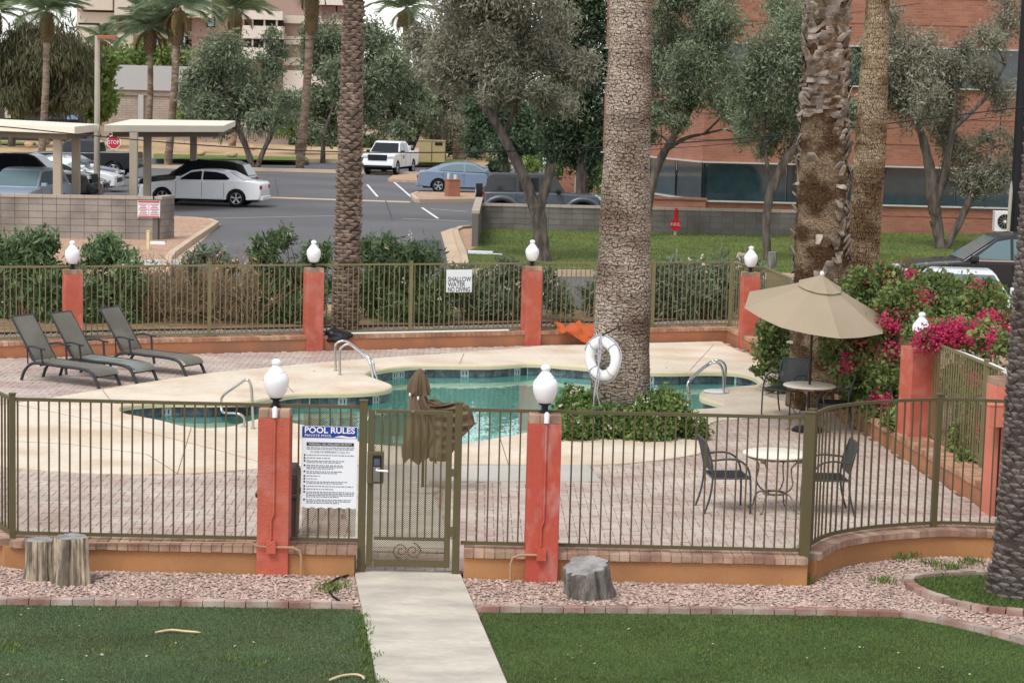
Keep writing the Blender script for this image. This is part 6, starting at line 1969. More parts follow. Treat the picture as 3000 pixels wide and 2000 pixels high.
KINDS_ = {
 'sedan': dict(W=.93, r=.345, ax=(1.52, -1.50), body=[(-2.46, .30), (-2.52, .55), (-2.49, .93), (-2.42, 1.02), (-1.9, 1.07), (-1.2, 1.06), (.8, 1.0), (1.3, .98), (2.0, .90), (2.36, .80), (2.49, .62), (2.48, .28)], gh=[(-1.85, 1.04), (-1.15, 1.40), (-.6, 1.475), (0, 1.475), (.38, 1.42), (1.12, .99)], wins=[[(.86, 1.05), (.40, 1.34), (.02, 1.40), (-.06, 1.40), (-.06, 1.06)], [(-.13, 1.06), (-.13, 1.40), (-.65, 1.38), (-1.0, 1.30), (-1.22, 1.12), (-1.1, 1.08)]], zr=1.475, wr=.62),
 'altima': dict(W=.90, r=.325, ax=(1.40, -1.38), body=[(-2.36, .30), (-2.42, .55), (-2.40, .88), (-2.28, 1.02), (-1.9, 1.05), (-1.2, 1.02), (.8, .96), (1.4, .92), (2.0, .82), (2.30, .72), (2.40, .55), (2.38, .26)], gh=[(-2.05, 1.03), (-1.25, 1.36), (-.55, 1.47), (0, 1.475), (.4, 1.40), (1.25, .95)], wins=[[(.95, 1.02), (.42, 1.32), (.02, 1.39), (-.1, 1.39), (-.1, 1.03)], [(-.18, 1.03), (-.18, 1.39), (-.65, 1.37), (-1.1, 1.26), (-1.4, 1.12), (-1.25, 1.06)]], zr=1.475, wr=.60),
 'suv': dict(W=.95, r=.37, ax=(1.45, -1.42), body=[(-2.25, .35), (-2.34, .6), (-2.33, 1.05), (-2.26, 1.12), (-1.2, 1.12), (.8, 1.10), (1.2, 1.08), (2.0, 1.0), (2.28, .88), (2.36, .65), (2.34, .32)], gh=[(-2.30, 1.10), (-2.0, 1.58), (-1.6, 1.70), (-.2, 1.73), (.25, 1.66), (1.1, 1.08)], wins=[[(.82, 1.16), (.28, 1.56), (-.02, 1.62), (-.02, 1.15)], [(-.09, 1.15), (-.09, 1.62), (-.95, 1.60), (-.95, 1.15)], [(-1.03, 1.15), (-1.03, 1.60), (-1.7, 1.55), (-1.95, 1.2)]], zr=1.73, wr=.68),
 'pickup': dict(W=.99, r=.42, ax=(1.90, -1.75), body=[(-2.88, .55), (-2.92, .8), (-2.92, 1.30), (-2.88, 1.36), (-1.05, 1.36), (-1.0, 1.30), (.9, 1.28), (1.3, 1.28), (2.5, 1.24), (2.84, 1.14), (2.92, .85), (2.90, .45)], gh=[(-1.02, 1.28), (-.92, 1.82), (-.6, 1.95), (.45, 1.96), (.75, 1.88), (1.45, 1.27)], wins=[[(1.12, 1.34), (.72, 1.78), (.3, 1.86), (.22, 1.86), (.22, 1.33)], [(.14, 1.33), (.14, 1.86), (-.68, 1.84), (-.8, 1.5), (-.8, 1.33)]], zr=1.96, wr=.74),
 'jeep': dict(W=.85, r=.41, ax=(1.50, -1.50), body=[(-2.12, .62), (-2.14, .8), (-2.14, 1.16), (-1.0, 1.17), (.78, 1.17), (.85, 1.16), (1.9, 1.10), (2.05, 1.06), (2.12, .95), (2.12, .58)], gh=[(-2.12, 1.15), (-2.0, 1.74), (-1.8, 1.83), (.2, 1.84), (.42, 1.80), (.86, 1.15)], wins=[[(.66, 1.22), (.40, 1.68), (-.05, 1.70), (-.05, 1.22)], [(-.14, 1.22), (-.14, 1.70), (-.86, 1.70), (-.86, 1.22)], [(-1.0, 1.22), (-1.0, 1.70), (-1.78, 1.68), (-1.9, 1.22)]], zr=1.84, wr=.74),
}
WHEELS = {}
def wheel_meshes(r):
    if r in WHEELS: return WHEELS[r]
    w = 0.115
    ty = MB()
    prof = [(r * .66, -w * .8), (r * .93, -w), (r, -w * .75), (r, w * .75), (r * .93, w), (r * .66, w * .8)]
    n = 28
    vs_ = [(q * math.cos(2 * math.pi * k / n), y, q * math.sin(2 * math.pi * k / n)) for q, y in prof for k in range(n)]
    fs = [(i * n + k, (i + 1) * n + k, (i + 1) * n + (k + 1) % n, i * n + (k + 1) % n) for i in range(len(prof) - 1) for k in range(n)]
    ty.add(vs_, fs)
    ty.mat(1)
    ty.add([(r * .67 * math.cos(2 * math.pi * k / n), s_ * w * .45, r * .67 * math.sin(2 * math.pi * k / n)) for s_ in (-1, 1) for k in range(n)], [tuple(range(n)), tuple(range(2 * n - 1, n - 1, -1))])
    rim = MB()
    for s_ in (-1, 1):
        for k in range(5):
            a = 2 * math.pi * k / 5 + .3
            for da in (-.13, .13):
                rim.bar((r * .12 * math.cos(a), s_ * w * .62, r * .12 * math.sin(a)), (r * .64 * math.cos(a + da), s_ * w * .7, r * .64 * math.sin(a + da)), r * .11, .02, (0, 1, 0))
        rim.tube([(r * .645 * math.cos(t), s_ * w * .72, r * .645 * math.sin(t)) for t in np.linspace(0, 2 * math.pi, 25)], r * .035, 5, False)
        rim.tube([(0, s_ * w * .5, 0), (0, s_ * w * .78, 0)], r * .16, 10)
    WHEELS[r] = (ty.mesh('wheel'), rim.mesh('rim'))
    for m_ in (m_tyre, m_under): WHEELS[r][0].materials.append(m_)
    WHEELS[r][1].materials.append(m_rim)
    return WHEELS[r]
def car(kind, name, label, cat, loc, heading, mp, glass=None, extra=None, scale=1.0):
    k = KINDS_[kind]
    glass = glass or m_glass
    root = thing(name, label, cat, loc, heading, 'vehicles parked beyond the pool')
    root.scale = (scale,) * 3
    W, r, ax = k['W'], k['r'], k['ax']
    body = k['body']
    zb = min(body[0][1], body[-1][1])
    out = list(body)
    ra = r + 0.06
    def arch(xc):
        pts = []
        for t in np.linspace(0, math.pi, 11): pts.append((xc + ra * math.cos(t), max(zb - .02, r + ra * math.sin(t) * 1.0 - 0.02)))
        return pts
    bottom = []
    for xc in ax: bottom += [(xc + ra + .001, zb)] + [p for p in arch(xc) if p[1] > zb] + [(xc - ra - .001, zb)]
    outline = out + bottom
    mb = MB()
    lay = [(-W, .955), (-W + .05, 1.0), (W - .05, 1.0), (W, .955)]
    xc_ = (body[0][0] + body[-1][0]) / 2
    zm = 0.72
    n = len(outline)
    vs_ = []
    nb_ = len(out)
    for y, sc_ in lay:
        for i, (x, z) in enumerate(outline):
            if i < nb_: vs_.append((xc_ + (x - xc_) * (1 - (1 - sc_) * .35), y, zm + (z - zm) * (1 - (1 - sc_) * .9)))
            else: vs_.append((x, y, z))
    fs = [tuple(range(n - 1, -1, -1)), tuple(range((len(lay) - 1) * n, len(lay) * n))]
    for j in range(len(lay) - 1):
        for i in range(n):
            fs.append((j * n + i, j * n + (i + 1) % n, (j + 1) * n + (i + 1) % n, (j + 1) * n + i))
    mb.add(vs_, fs)
    bo_ = mb.build('body', mp, root, 35, bevel=0.03)
    gh = k['gh']
    zbelt = gh[0][1]
    wb = W - .07
    def yw(z): return wb + (k['wr'] - wb) * max(0, z - zbelt) / (k['zr'] - zbelt)
    m = len(gh)
    vs_ = [(x, -yw(z), z) for x, z in gh] + [(x, yw(z), z) for x, z in gh]
    fs = [tuple(range(m)), tuple(range(2 * m - 1, m - 1, -1))] + [(i, m + i, m + (i + 1) % m, (i + 1) % m) for i in range(m)]
    MB().add(vs_, [f[::-1] for f in fs]).build('cabin', mp if kind != 'jeep' else extra or mp, root, 35, bevel=0.03)
    for win in k['wins']:
        for s_ in (-1, 1):
            pts = [(x, s_ * (yw(z) + .012), z) for x, z in win]
            MB().add(pts, [tuple(range(len(pts)))]).build('side_window', glass, root)
    def screen(a, b, nm, o_):
        (x1, z1), (x2, z2) = a, b
        d = unit(V(z2 - z1, 0, -(x2 - x1))) * .012 * o_
        p = [(x1 + (x2 - x1) * u_, z1 + (z2 - z1) * u_) for u_ in (.06, .92)]
        v_ = [(p[0][0] + d[0], -(yw(p[0][1]) - .06), p[0][1] + d[2]), (p[0][0] + d[0], yw(p[0][1]) - .06, p[0][1] + d[2]), (p[1][0] + d[0], yw(p[1][1]) - .06, p[1][1] + d[2]), (p[1][0] + d[0], -(yw(p[1][1]) - .06), p[1][1] + d[2])]
        MB().add(v_, [(0, 1, 2, 3)]).build(nm, glass, root)
    screen(gh[-2], gh[-1], 'windscreen', -1)
    screen(gh[1], gh[0], 'rear_window', 1)
    MB().box(((ax[0] + ax[1]) / 2, 0, r + .12), (abs(ax[0] - ax[1]) + 1.5, W * 1.25, .5)).build('underbody', m_under, root)
    wm, rm = wheel_meshes(r)
    for xc in ax:
        for s_ in (-1, 1):
            o = link('wheel', wm, m_tyre, root, True, loc=(xc, s_ * (W - .12), r))
            link('rim', rm, m_rim, o)
    xf, xr = body[-2][0], body[1][0]
    zh = body[-3][1] - .06
    zt_ = body[2][1] - .12
    for s_ in (-1, 1):
        MB().box((xf - .10, s_ * (W - .22), zh), (.26, .34, .13)).build('headlight', m_lens, root, bevel=0.02)
        MB().box((xr + .06, s_ * (W - .14), zt_), (.14, .26, .24 if kind in ('pickup', 'suv') else .16)).build('tail_light', m_tail, root, bevel=0.02)
        xm = gh[-1][0] - .28
        MB().box((xm, s_ * (W + .07), zbelt + .08), (.16, .2, .14)).build('mirror', m_trim if kind in ('pickup', 'jeep') else mp, root, bevel=0.03)
        for (a, wd) in ((k['wins'][0][-1][0] - .12, .14), (k['wins'][1][-1][0] + .05, .14)):
            MB().box((a, s_ * (W + .004), zbelt - .14), (wd, .03, .035)).build('door_handle', mp, root)
        for xs in (k['wins'][0][0][0] + .1, (k['wins'][0][-1][0] + k['wins'][1][0][0]) / 2, k['wins'][1][-1][0] + (.1 if kind in ('sedan', 'altima') else -.1)):
            MB().box((xs, s_ * (W - .001), (zbelt + zb) / 2 + .02), (.012, .012, zbelt - zb - .16)).build('door_gap', m_trim, root)
    MB().box((xf - .02, 0, zh - .12 if kind != 'pickup' else zh - .06), (.12, W * 1.15, .2 if kind != 'pickup' else .34)).build('grille', m_trim, root, bevel=0.02)
    MB().box((xf - .06, 0, body[-1][1] + .05), (.2, W * 1.8, .14)).build('front_bumper', m_trim if kind in ('pickup', 'jeep', 'suv') else mp, root, bevel=0.03)
    MB().box((xr + .04, 0, body[0][1] + .06), (.2, W * 1.8, .16)).build('rear_bumper', m_trim if kind in ('pickup', 'jeep', 'suv') else mp, root, bevel=0.03)
    return root
def on_wheels(kind, rear, front, **kw):
    a, b = at(*rear, ZO), at(*front, ZO)
    h = math.atan2(b[1] - a[1], b[0] - a[0])
    ax = KINDS_[kind]['ax']
    # the wheels seen are the near ones: shift to the car's centre line
    nrm = V(-math.sin(h), math.cos(h))
    if nrm[1] < 0: nrm = -nrm
    c = V(a[0], a[1]) + V(math.cos(h), math.sin(h)) * (-ax[1]) + nrm * (KINDS_[kind]['W'] - .1)
    return (c[0], c[1], ZO + .004), h
P_white = paint('white_paint', (246, 248, 250))
P_black = paint('black_paint', (16, 17, 20))
P_blue = paint('steel_blue_paint', (128, 146, 168))
P_jeep = mat('slate_grey_paint', (84, 90, 98), 0.38, 0.03, 1, 8, spec=0.5, coat=0.4)
P_silver = paint('pale_blue_paint', (150, 164, 182))
P_red = paint('dark_red_paint', (104, 22, 30))
P_navy = paint('grey_blue_paint', (96, 106, 128))
m_soft = mat('grey_soft_top', (78, 78, 80), 0.9, 0.08, 2, 30, 0.3, 30)
l_, h_ = on_wheels('sedan', (693, 607), (463, 600))
car('sedan', 'parked_sedan', 'white sedan with dark windows under the long carport', 'car', l_, h_, P_white, scale=0.99)
car('suv', 'parked_hatchback', 'black hatchback parked just behind the white sedan', 'car', (l_[0] - .75, l_[1] + 3.3, ZO), h_, P_black)
l_, h_ = on_wheels('pickup', (1207, 508), (1118, 518))
pk_ = car('pickup', 'pickup_truck', 'white crew cab pickup truck carrying grey pipes', 'truck', l_, h_, P_white)
m_gpipe = mat('grey_pipe_load', (140, 140, 138), 0.7, 0.1, 3, 20)
for i in range(4): MB().tube([(-3.3, -.45 + i * .3, 1.5 + .05 * (i % 2)), (-1.1, -.45 + i * .3, 1.52 + .05 * (i % 2))], 0.11, 10).build('pipe_load', m_gpipe, pk_, 50)
MB().box((-1.35, 0, 1.5), (.4, 1.7, .32)).build('tool_box', P_white, pk_, bevel=.03)
text('door_lettering', 'HV', 0.34, m_trim, pk_, (.50, .995 if False else -.995, .92), (math.pi / 2, 0, 0), 0.002)
text('door_lettering', 'HV', 0.34, m_trim, pk_, (.92, .995, .92), (math.pi / 2, 0, math.pi), 0.002)
a_ = at(1281, 564, ZO)
car('altima', 'parked_sedan', 'steel blue sedan behind the brick bollard', 'car', (a_[0] + 1.40, a_[1] + .85, ZO + .004), 0.03, P_blue, m_glass_l)
l_, h_ = on_wheels('jeep', (1467, 656), (1724, 662))
jp = car('jeep', 'off_road_car', 'slate grey soft top off road car behind the block wall', 'car', (l_[0], l_[1], ZO + .004), h_, P_jeep, None, m_soft)
MB().tube([(-2.18, 0, 1.02), (-2.42, 0, 1.02)], 0.41, 24).build('spare_wheel', m_tyre, jp, 40)
MB().tube([(-2.42, 0, 1.02), (-2.44, 0, 1.02)], 0.24, 20).build('spare_rim', m_rim, jp, 40)
for s_ in (-1, 1):
    for xc in (1.5, -1.5):
        MB().tube([(xc + .62 * math.cos(t), s_ * .93, .52 + .46 * math.sin(t)) for t in np.linspace(.25, math.pi - .25, 9)], 0.09, 8).build('fender_flare', P_jeep, jp, 50)
car('suv', 'parked_suv', 'black suv with chrome window trim beyond the bougainvillea', 'car', tuple(aty(2632 + 2.30 * 128, 900, 47.6)[:2]) + (ZO,), math.pi - .02, P_black, m_glass_l)
sv = [o for o in bpy.data.objects if o.get('label', '').startswith('black suv with chrome')][0]
for s_ in (-1, 1): MB().box((-.35, s_ * .945, 1.13), (2.4, .02, .04)).build('chrome_strip', m_chrome, sv)
car('sedan', 'parked_sedan', 'white car half hidden behind the bougainvillea', 'car', tuple(aty(2815, 900, 43.6)[:2]) + (ZO - .32,), -math.pi / 2 - .1, P_white, m_glass_l)
car('suv', 'parked_suv', 'pale blue suv nosed up behind the left block wall', 'car', tuple(aty(72, 600, 72.0)[:2]) + (ZO,), -math.pi / 2 - .12, P_silver, m_glass_l)
car('pickup', 'pickup_truck', 'black truck under the left carport with nose past the post', 'truck', tuple(aty(190, 575, 80.5)[:2] - V(1.9, -.6)) + (ZO,), 0.0, P_black)
car('altima', 'parked_sedan', 'dark red car nose between the carport posts', 'car', tuple(aty(255, 560, 86.0)[:2] - V(1.6, 0)) + (ZO,), 0.0, P_red)
car('altima', 'parked_sedan', 'white car nose beyond the dark red one', 'car', tuple(aty(298, 545, 92.0)[:2] - V(1.6, 0)) + (ZO,), 0.0, P_white, m_glass_l)
car('altima', 'parked_sedan', 'grey blue car nose beyond the white one', 'car', tuple(aty(305, 530, 97.5)[:2] - V(1.6, 0)) + (ZO,), 0.0, P_navy)
a_ = at(333, 522, ZO)
car('pickup', 'pickup_truck', 'black pickup truck with its tail toward the stop sign', 'truck', (a_[0] - 1.75, a_[1] + .9, ZO), math.pi, P_black)

# ------------------------------------------------------------------ street furniture
m_galv = mat('galvanised_pole', (176, 168, 150), 0.6, 0.06, 2, 20)
b_ = aty(284, 575, 82)
b_[2] = ZO
lp = thing('lamp_post', 'tall tan lamp post standing between the two carports', 'lamp post', tuple(b_))
hgt = aty(288, 105, 82)[2] - ZO
MB().tube([(0, 0, 0.5), (0, 0, hgt)], [0.13, 0.10], 12).build('pole', m_galv, lp, 50)
MB().box((0, 0, .3), (.42, .42, .7)).build('footing', m_conc, lp, bevel=.03)
m_rustred = mat('rust_red_head', (160, 100, 78), 0.7, 0.05, 3, 20)
MB().box((.4, 0, hgt - .06), (.75, .35, .16)).build('lamp_head', m_rustred, lp, bevel=.03)
MB().bar((-.75, 0, hgt + .45), (.1, 0, hgt + .45), .08, .08).build('arm', m_black, lp)
b_ = at(333, 470, ZO)
b_ = aty(333, 480, 118)
b_[2] = ZO
ss = thing('stop_sign', 'red octagonal stop sign above the black pickup bed', 'sign', tuple(b_))
zs = aty(333, 417, 118)[2] - ZO
MB().tube([(0, .04, 0), (0, .04, zs + .4)], .035, 8).build('pole', m_galv, ss)
oc8 = [(.42 * math.cos(math.pi / 8 + k * math.pi / 4), .42 * math.sin(math.pi / 8 + k * math.pi / 4)) for k in range(8)]
MB().add([(x, -.0, zs + z) for x, z in oc8] + [(x, .02, zs + z) for x, z in oc8], [tuple(range(8)), tuple(range(15, 7, -1))] + [(i, 8 + i, 8 + (i + 1) % 8, (i + 1) % 8) for i in range(8)]).build('border', m_sign, ss)
MB().add([(x * .9, -.006, zs + z * .9) for x, z in oc8], [tuple(range(8))]).build('face', mat('stop_red', (196, 48, 56), 0.5), ss)
text('lettering', 'STOP', 0.30, m_sign, ss, (0, -.012, zs - .1), RX, 0.001, 'CENTER', 0.9)
# fire department connection
b_ = at(1978, 690, ZO + .1)
fd = thing('fire_standpipe', 'red fire standpipe with round red sign on the lawn', 'standpipe', tuple(b_))
m_fire = mat('fire_red', (186, 30, 40), 0.5, 0.05, 3, 20)
MB().tube([(0, .02, 0), (0, .02, .45)], .05, 10).build('post', m_concp, fd, 50)
MB().tube([(0.01, .05, .35), (0.01, .05, .86)], .075, 12).tube([(0.01, .05, .86), (.01, .05, .92)], .05, 12).build('pipe', m_fire, fd, 50)
MB().lathe([(.19, 0), (.19, .02)], 24).build('round_sign', m_fire, fd, 40, loc=(0, -.05, .36)).rotation_euler = RX
text('lettering', 'F.D.C.', 0.13, m_sign, fd, (0, -.085, .34), RX, 0.001, 'CENTER', 1.0)
# brick bollard, utility box, air conditioner, sign poles
b_ = at(1325, 575, ZO + .14)
m_redbrick = mat('red_brick_plain', (160, 110, 90), 0.9, 0.1, 3, 20, 0.3, 40)
bp_ = thing('brick_bollard', 'square red brick bollard with meters beside the blue sedan', 'bollard', (b_[0], b_[1], ZO + .14), .35)
MB().box((0, 0, .36), (.56, .56, .72)).box((0, 0, .75), (.6, .6, .06)).build('brick_body', m_redbrick, bp_, bevel=.01)
MB().tube([(.12, -.05, .78), (.12, -.05, .98)], .09, 10).tube([(-.16, .1, .78), (-.16, .1, 1.04)], .07, 10).build('meter', m_lens, bp_, 50)
m_tanbox = mat('tan_cabinet', (178, 158, 116), 0.6, 0.05, 1, 12)
b_ = at(1264, 484, ZO + .1)
ub = thing('utility_cabinet', 'tan utility cabinet behind the white pickup', 'utility box', (b_[0], b_[1], ZO + .2))
sc_ = b_[1] / FPX
MB().box((0, .6, 34 * sc_), (75 * sc_, 1.2, 66 * sc_)).box((0, .6, 67 * sc_), (78 * sc_, 1.3, .06)).build('cabinet', m_tanbox, ub, bevel=.03)
MB().box((0, -.02, 33 * sc_), (.03, .03, 60 * sc_)).build('door_seam', m_trim, ub)
MB().box((20 * sc_, -.02, 58 * sc_), (.5, .03, .2)).build('label_plate', m_black, ub)
b_ = aty(2938, 648, 73.6)
ac = thing('air_conditioner', 'white air conditioner unit with round fan on the brick wall', 'air conditioner', (b_[0], b_[1], b_[2] - .36))
MB().box((0, 0, .36), (.66, .4, .74)).build('casing', m_white, ac, bevel=.02)
MB().lathe([(.26, 0), (.26, .02), (.235, .02), (.235, .005)], 28, (0, 0, 0)).build('fan_guard', m_black, ac, 40, loc=(.02, -.205, .36)).rotation_euler = RX
for k in range(6):
    t = k * math.pi / 6
    MB().bar((.02 + .24 * math.cos(t), -.235, .36 + .24 * math.sin(t)), (.02 - .24 * math.cos(t), -.235, .36 - .24 * math.sin(t)), .012, .01).build('guard_bar', m_galv, ac)
MB().lathe([(.05, 0), (.05, .03)], 16).build('fan_hub', m_white, ac, 40, loc=(.02, -.225, .36)).rotation_euler = RX
for lab, (x, yt_, yb_, Y_) in (('slim white parking sign post behind the grey off road car', (1592, 445, 560, 92)), ('slim white parking sign post nearest the thick palm', (1740, 470, 580, 90)), ('slim white parking sign post before the red brick stub wall', (1685, 452, 560, 96))):
    p = aty(x, yb_, Y_)
    tz = aty(x, yt_, Y_)[2]
    sp_ = thing('sign_post', lab, 'sign post', (p[0], p[1], ZO))
    MB().tube([(0, 0, 0), (0, 0, tz - ZO)], .03, 8).build('pole', m_galv, sp_)
    MB().box((0, -.04, tz - ZO - .28), (.16, .01, .55)).build('plate', m_sign, sp_)
# utility pole with conduit at the right edge
Yp = 57.0
pb_, pt_ = aty(2966, 800, Yp), aty(3004, 60, Yp)
up_ = thing('utility_pole', 'dark leaning utility pole at the right edge with pale conduit', 'pole', (pb_[0], pb_[1], ZO))
o0 = V(pb_[0], pb_[1], ZO)
MB().tube([V(pb_[0], pb_[1], ZO) - o0, pt_ - o0, pt_ + (pt_ - pb_) * .4 - o0], [.17, .14, .12], 12).build('pole', m_black, up_, 50)
q0, q1 = aty(2946, 780, Yp - .3), aty(2962, 560, Yp - .3)
MB().tube([q0 - o0, q1 - o0, aty(2964, 530, Yp - .3) - o0], [.05, .05, .01], 8).build('conduit', m_galv, up_, 50)
def wire(label, pts, Y, r):
    w = smooth_open([aty(x, y, Y) for x, y in pts], 6)
    o = MB().tube(w, r, 5).build('overhead_wire', m_trim)
    tag(o, label, 'wire', kind='thing')
wire('thick dark overhead cable sagging across the car park', [(-300, 352), (0, 371), (250, 396), (520, 420), (760, 436), (1000, 445), (1250, 447), (1500, 443), (1780, 432), (2060, 414), (2330, 392), (2600, 362), (2968, 318), (3300, 280)], 56, 0.017)
wire('second thinner cable running just under the thick one on the right', [(1780, 446), (2060, 428), (2330, 404), (2600, 378), (2968, 338)], 56, 0.009)
wire('thin upper wire crossing before the brick building', [(600, 118), (1240, 114), (1560, 110), (1800, 104), (2050, 88), (2340, 58), (2700, 10)], 58, 0.008)

# ------------------------------------------------------------------ buildings
def brick_mat(name, a, b, mo, bw, bh):
    m = bpy.data.materials.new(name)
    m.use_nodes = True
    n, l = m.node_tree.nodes, m.node_tree.links
    g = n.new('ShaderNodeNewGeometry')
    sep = n.new('ShaderNodeSeparateXYZ')
    com = n.new('ShaderNodeCombineXYZ')
    l.new(g.outputs['Position'], sep.inputs[0])
    ad = n.new('ShaderNodeMath')
    ad.operation = 'ADD'
    l.new(sep.outputs[0], ad.inputs[0])
    l.new(sep.outputs[1], ad.inputs[1])
    l.new(ad.outputs[0], com.inputs[0])
    l.new(sep.outputs[2], com.inputs[1])
    t = n.new('ShaderNodeTexBrick')
    t.inputs['Color1'].default_value = (*s2l(a), 1)
    t.inputs['Color2'].default_value = (*s2l(b), 1)
    t.inputs['Mortar'].default_value = (*s2l(mo), 1)
    t.inputs['Scale'].default_value = 1
    t.inputs['Brick Width'].default_value = bw
    t.inputs['Row Height'].default_value = bh
    t.inputs['Mortar Size'].default_value = bh * .09
    l.new(com.outputs[0], t.inputs['Vector'])
    ns = n.new('ShaderNodeTexNoise')
    ns.inputs['Scale'].default_value = .7
    ns.inputs['Detail'].default_value = 6
    l.new(g.outputs['Position'], ns.inputs['Vector'])
    mr = n.new('ShaderNodeMapRange')
    mr.inputs['From Min'].default_value, mr.inputs['From Max'].default_value = .3, .7
    mr.inputs['To Min'].default_value, mr.inputs['To Max'].default_value = .86, 1.12
    l.new(ns.outputs['Fac'], mr.inputs['Value'])
    sc2 = n.new('ShaderNodeVectorMath')
    sc2.operation = 'SCALE'
    l.new(t.outputs['Color'], sc2.inputs[0])
    l.new(mr.outputs['Result'], sc2.inputs['Scale'])
    l.new(sc2.outputs[0], n['Principled BSDF'].inputs['Base Color'])
    n['Principled BSDF'].inputs['Roughness'].default_value = .9
    bp = n.new('ShaderNodeBump')
    bp.inputs['Strength'].default_value = .4
    bp.inputs['Distance'].default_value = .01
    bp.invert = True
    l.new(t.outputs['Fac'], bp.inputs['Height'])
    l.new(bp.outputs['Normal'], n['Principled BSDF'].inputs['Normal'])
    return m
m_bb = brick_mat('orange_brick', (170, 114, 90), (152, 98, 76), (156, 122, 106), .3, .1)
m_wglass = mat('building_glass', (44, 62, 66), 0.04, 0.25, 0.5, 3, spec=0.9, rnd=0.4)
m_alu = mat('aluminium_frame', (196, 192, 186), 0.5, 0.04, 2, 20)
YB = 74.6
PW = 3.1
bb_ = thing('brick_building', 'orange brick office building with bands of dark glass', 'building', (6.8, YB, ZO))
Cc, Lc, Rc = V(6.75, YB), V(3.6, YB + 11.5), V(40, YB + 1.0)
def face_pt(side, s_):
    a, b = (Cc, Rc) if side == 'R' else (Cc, Lc)
    return a + unit(b - a) * s_
zlev = [(ZO - .1, 1.33), (2.80, 5.60), (7.10, 10.2)]
for side in ('R', 'L'):
    a, b = (Cc, Rc) if side == 'R' else (Cc, Lc)
    e = unit(b - a)
    nn = V(e[1], -e[0]) if side == 'R' else V(-e[1], e[0])    # outward
    Ls = np.linalg.norm(b - a)
    for (z0, z1) in zlev:
        v_ = []
        pts4 = [a, b, b - nn * 2.0, a - nn * 2.0]
        MB().prism([tuple(p - V(6.8, YB)) for p in pts4], z0 - ZO, z1 - ZO).build('brick_band', m_bb, bb_)
        for sj in np.arange(4.6, Ls, 6.2):
            qj = a + e * sj + nn * .006 - V(6.8, YB)
            MB().box((qj[0], qj[1], (z0 + z1) / 2 - ZO), (.03, .03, z1 - z0 - .06), math.atan2(e[1], e[0])).build('control_joint', m_trim, bb_)
        for zz in np.arange(z0 + .8, z1 - .3, .95):
            q0, q1 = a + nn * .012 - V(6.8, YB), b + nn * .012 - V(6.8, YB)
            MB().bar((q0[0], q0[1], zz - ZO), (q1[0], q1[1], zz - ZO), .02, .035).build('brick_course', m_redbrick, bb_)
    for (z0, z1) in ((1.33, 2.80), (5.60, 7.10)):
        k = 0
        while k * PW < Ls:
            p0, p1 = a + e * (k * PW + .02) - nn * .12 - V(6.8, YB), a + e * min(Ls, k * PW + PW - .02) - nn * .12 - V(6.8, YB)
            MB().add([(p0[0], p0[1], z0 - ZO), (p1[0], p1[1], z0 - ZO), (p1[0], p1[1], z1 - ZO), (p0[0], p0[1], z1 - ZO)], [(0, 1, 2, 3) if side == 'R' else (3, 2, 1, 0)]).build('window_pane', m_wglass, bb_)
            pm_ = a + e * (k * PW) - nn * .09 - V(6.8, YB)
            MB().box((pm_[0], pm_[1], (z0 + z1) / 2 - ZO), (.03, .03, z1 - z0), math.atan2(e[1], e[0])).build('mullion', m_trim, bb_)
            k += 1
        for zz in (z0 + .03, z1 - .03):
            q0, q1 = a + nn * .02 - V(6.8, YB), b + nn * .02 - V(6.8, YB)
            MB().bar((q0[0], q0[1], zz - ZO), (q1[0], q1[1], zz - ZO), .16, .055).build('sill', m_alu, bb_)
q0 = [Cc - V(6.8, YB) + V(.1, .3), Rc - V(6.8, YB), Rc - V(6.8, YB) + V(0, 12), Lc - V(6.8, YB) + V(.2, 0)]
MB().prism([tuple(p) for p in q0], 9.6 - ZO, 9.7 - ZO).build('roof', m_alu, bb_)
stub = at(1985, 640, ZO + .1)
lwb = thing('planter_wall', 'low red brick planter wall left of the glass corner', 'wall', (4.7, 75.2, ZO))
MB().box((0.9, -.6, .55), (2.6, .25, 1.1)).box((0.9, -.6, 1.13), (2.7, .35, .07)).build('brick_body', m_bb, lwb)
m_ochreb = mat('red_stub_wall', (168, 92, 66), .9, .08, 1, 12)
b_ = aty(1690, 560, 104)
rw = thing('brick_stub_wall', 'red brick stub wall behind the sign posts', 'wall', (b_[0], b_[1], ZO))
MB().box((0, 0, 1.3), (2.6, .4, 2.6)).box((0, 0, 2.63), (2.7, .5, .08)).build('brick_body', m_bb, rw)

# the hotel and other far buildings
m_hbeige = mat('beige_render', (200, 190, 174), .9, .04, .1, 3)
m_hbrown = mat('brown_render', (164, 140, 128), .9, .05, .1, 3, rgb2=(154, 130, 120), mixscale=.15)
m_hwhite = mat('white_render', (210, 203, 192), .9, .03, .1, 3)
m_hgrey = mat('grey_render', (186, 184, 184), .9, .04, .15, 4)
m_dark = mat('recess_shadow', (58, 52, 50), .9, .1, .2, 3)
YH = 235.0
hz0 = aty(560, 330, YH)
ht = thing('hotel', 'tall beige and brown banded hotel far behind the palms', 'building', (hz0[0], YH, ZO))
def hb(nm, x0, y0, x1, y1, m, dY=0.0, dep=6.0, par=None, root=None, YY=None):
    rt_ = root or ht
    Yd = (YY or YH) + dY
    a, b = aty(x0, y1, Yd), aty(x1, y0, Yd)
    lo = V(a[0], Yd, max(a[2], ZO)) - V(*rt_.location)
    hi = V(b[0], Yd + dep, b[2]) - V(*rt_.location)
    return MB().box(tuple((lo + hi) / 2), tuple(np.abs(hi - lo))).build(nm, m, par or rt_)
hb('wall', 225, -60, 620, 330, m_hbrown, 4, 10)
hb('wall', 560, -60, 1020, 330, m_hbrown, 2, 10)
hb('parapet_band', 225, -60, 330, 28, m_hbeige, 1)
hb('parapet_band', 335, -60, 620, 46, m_hbeige, 0)
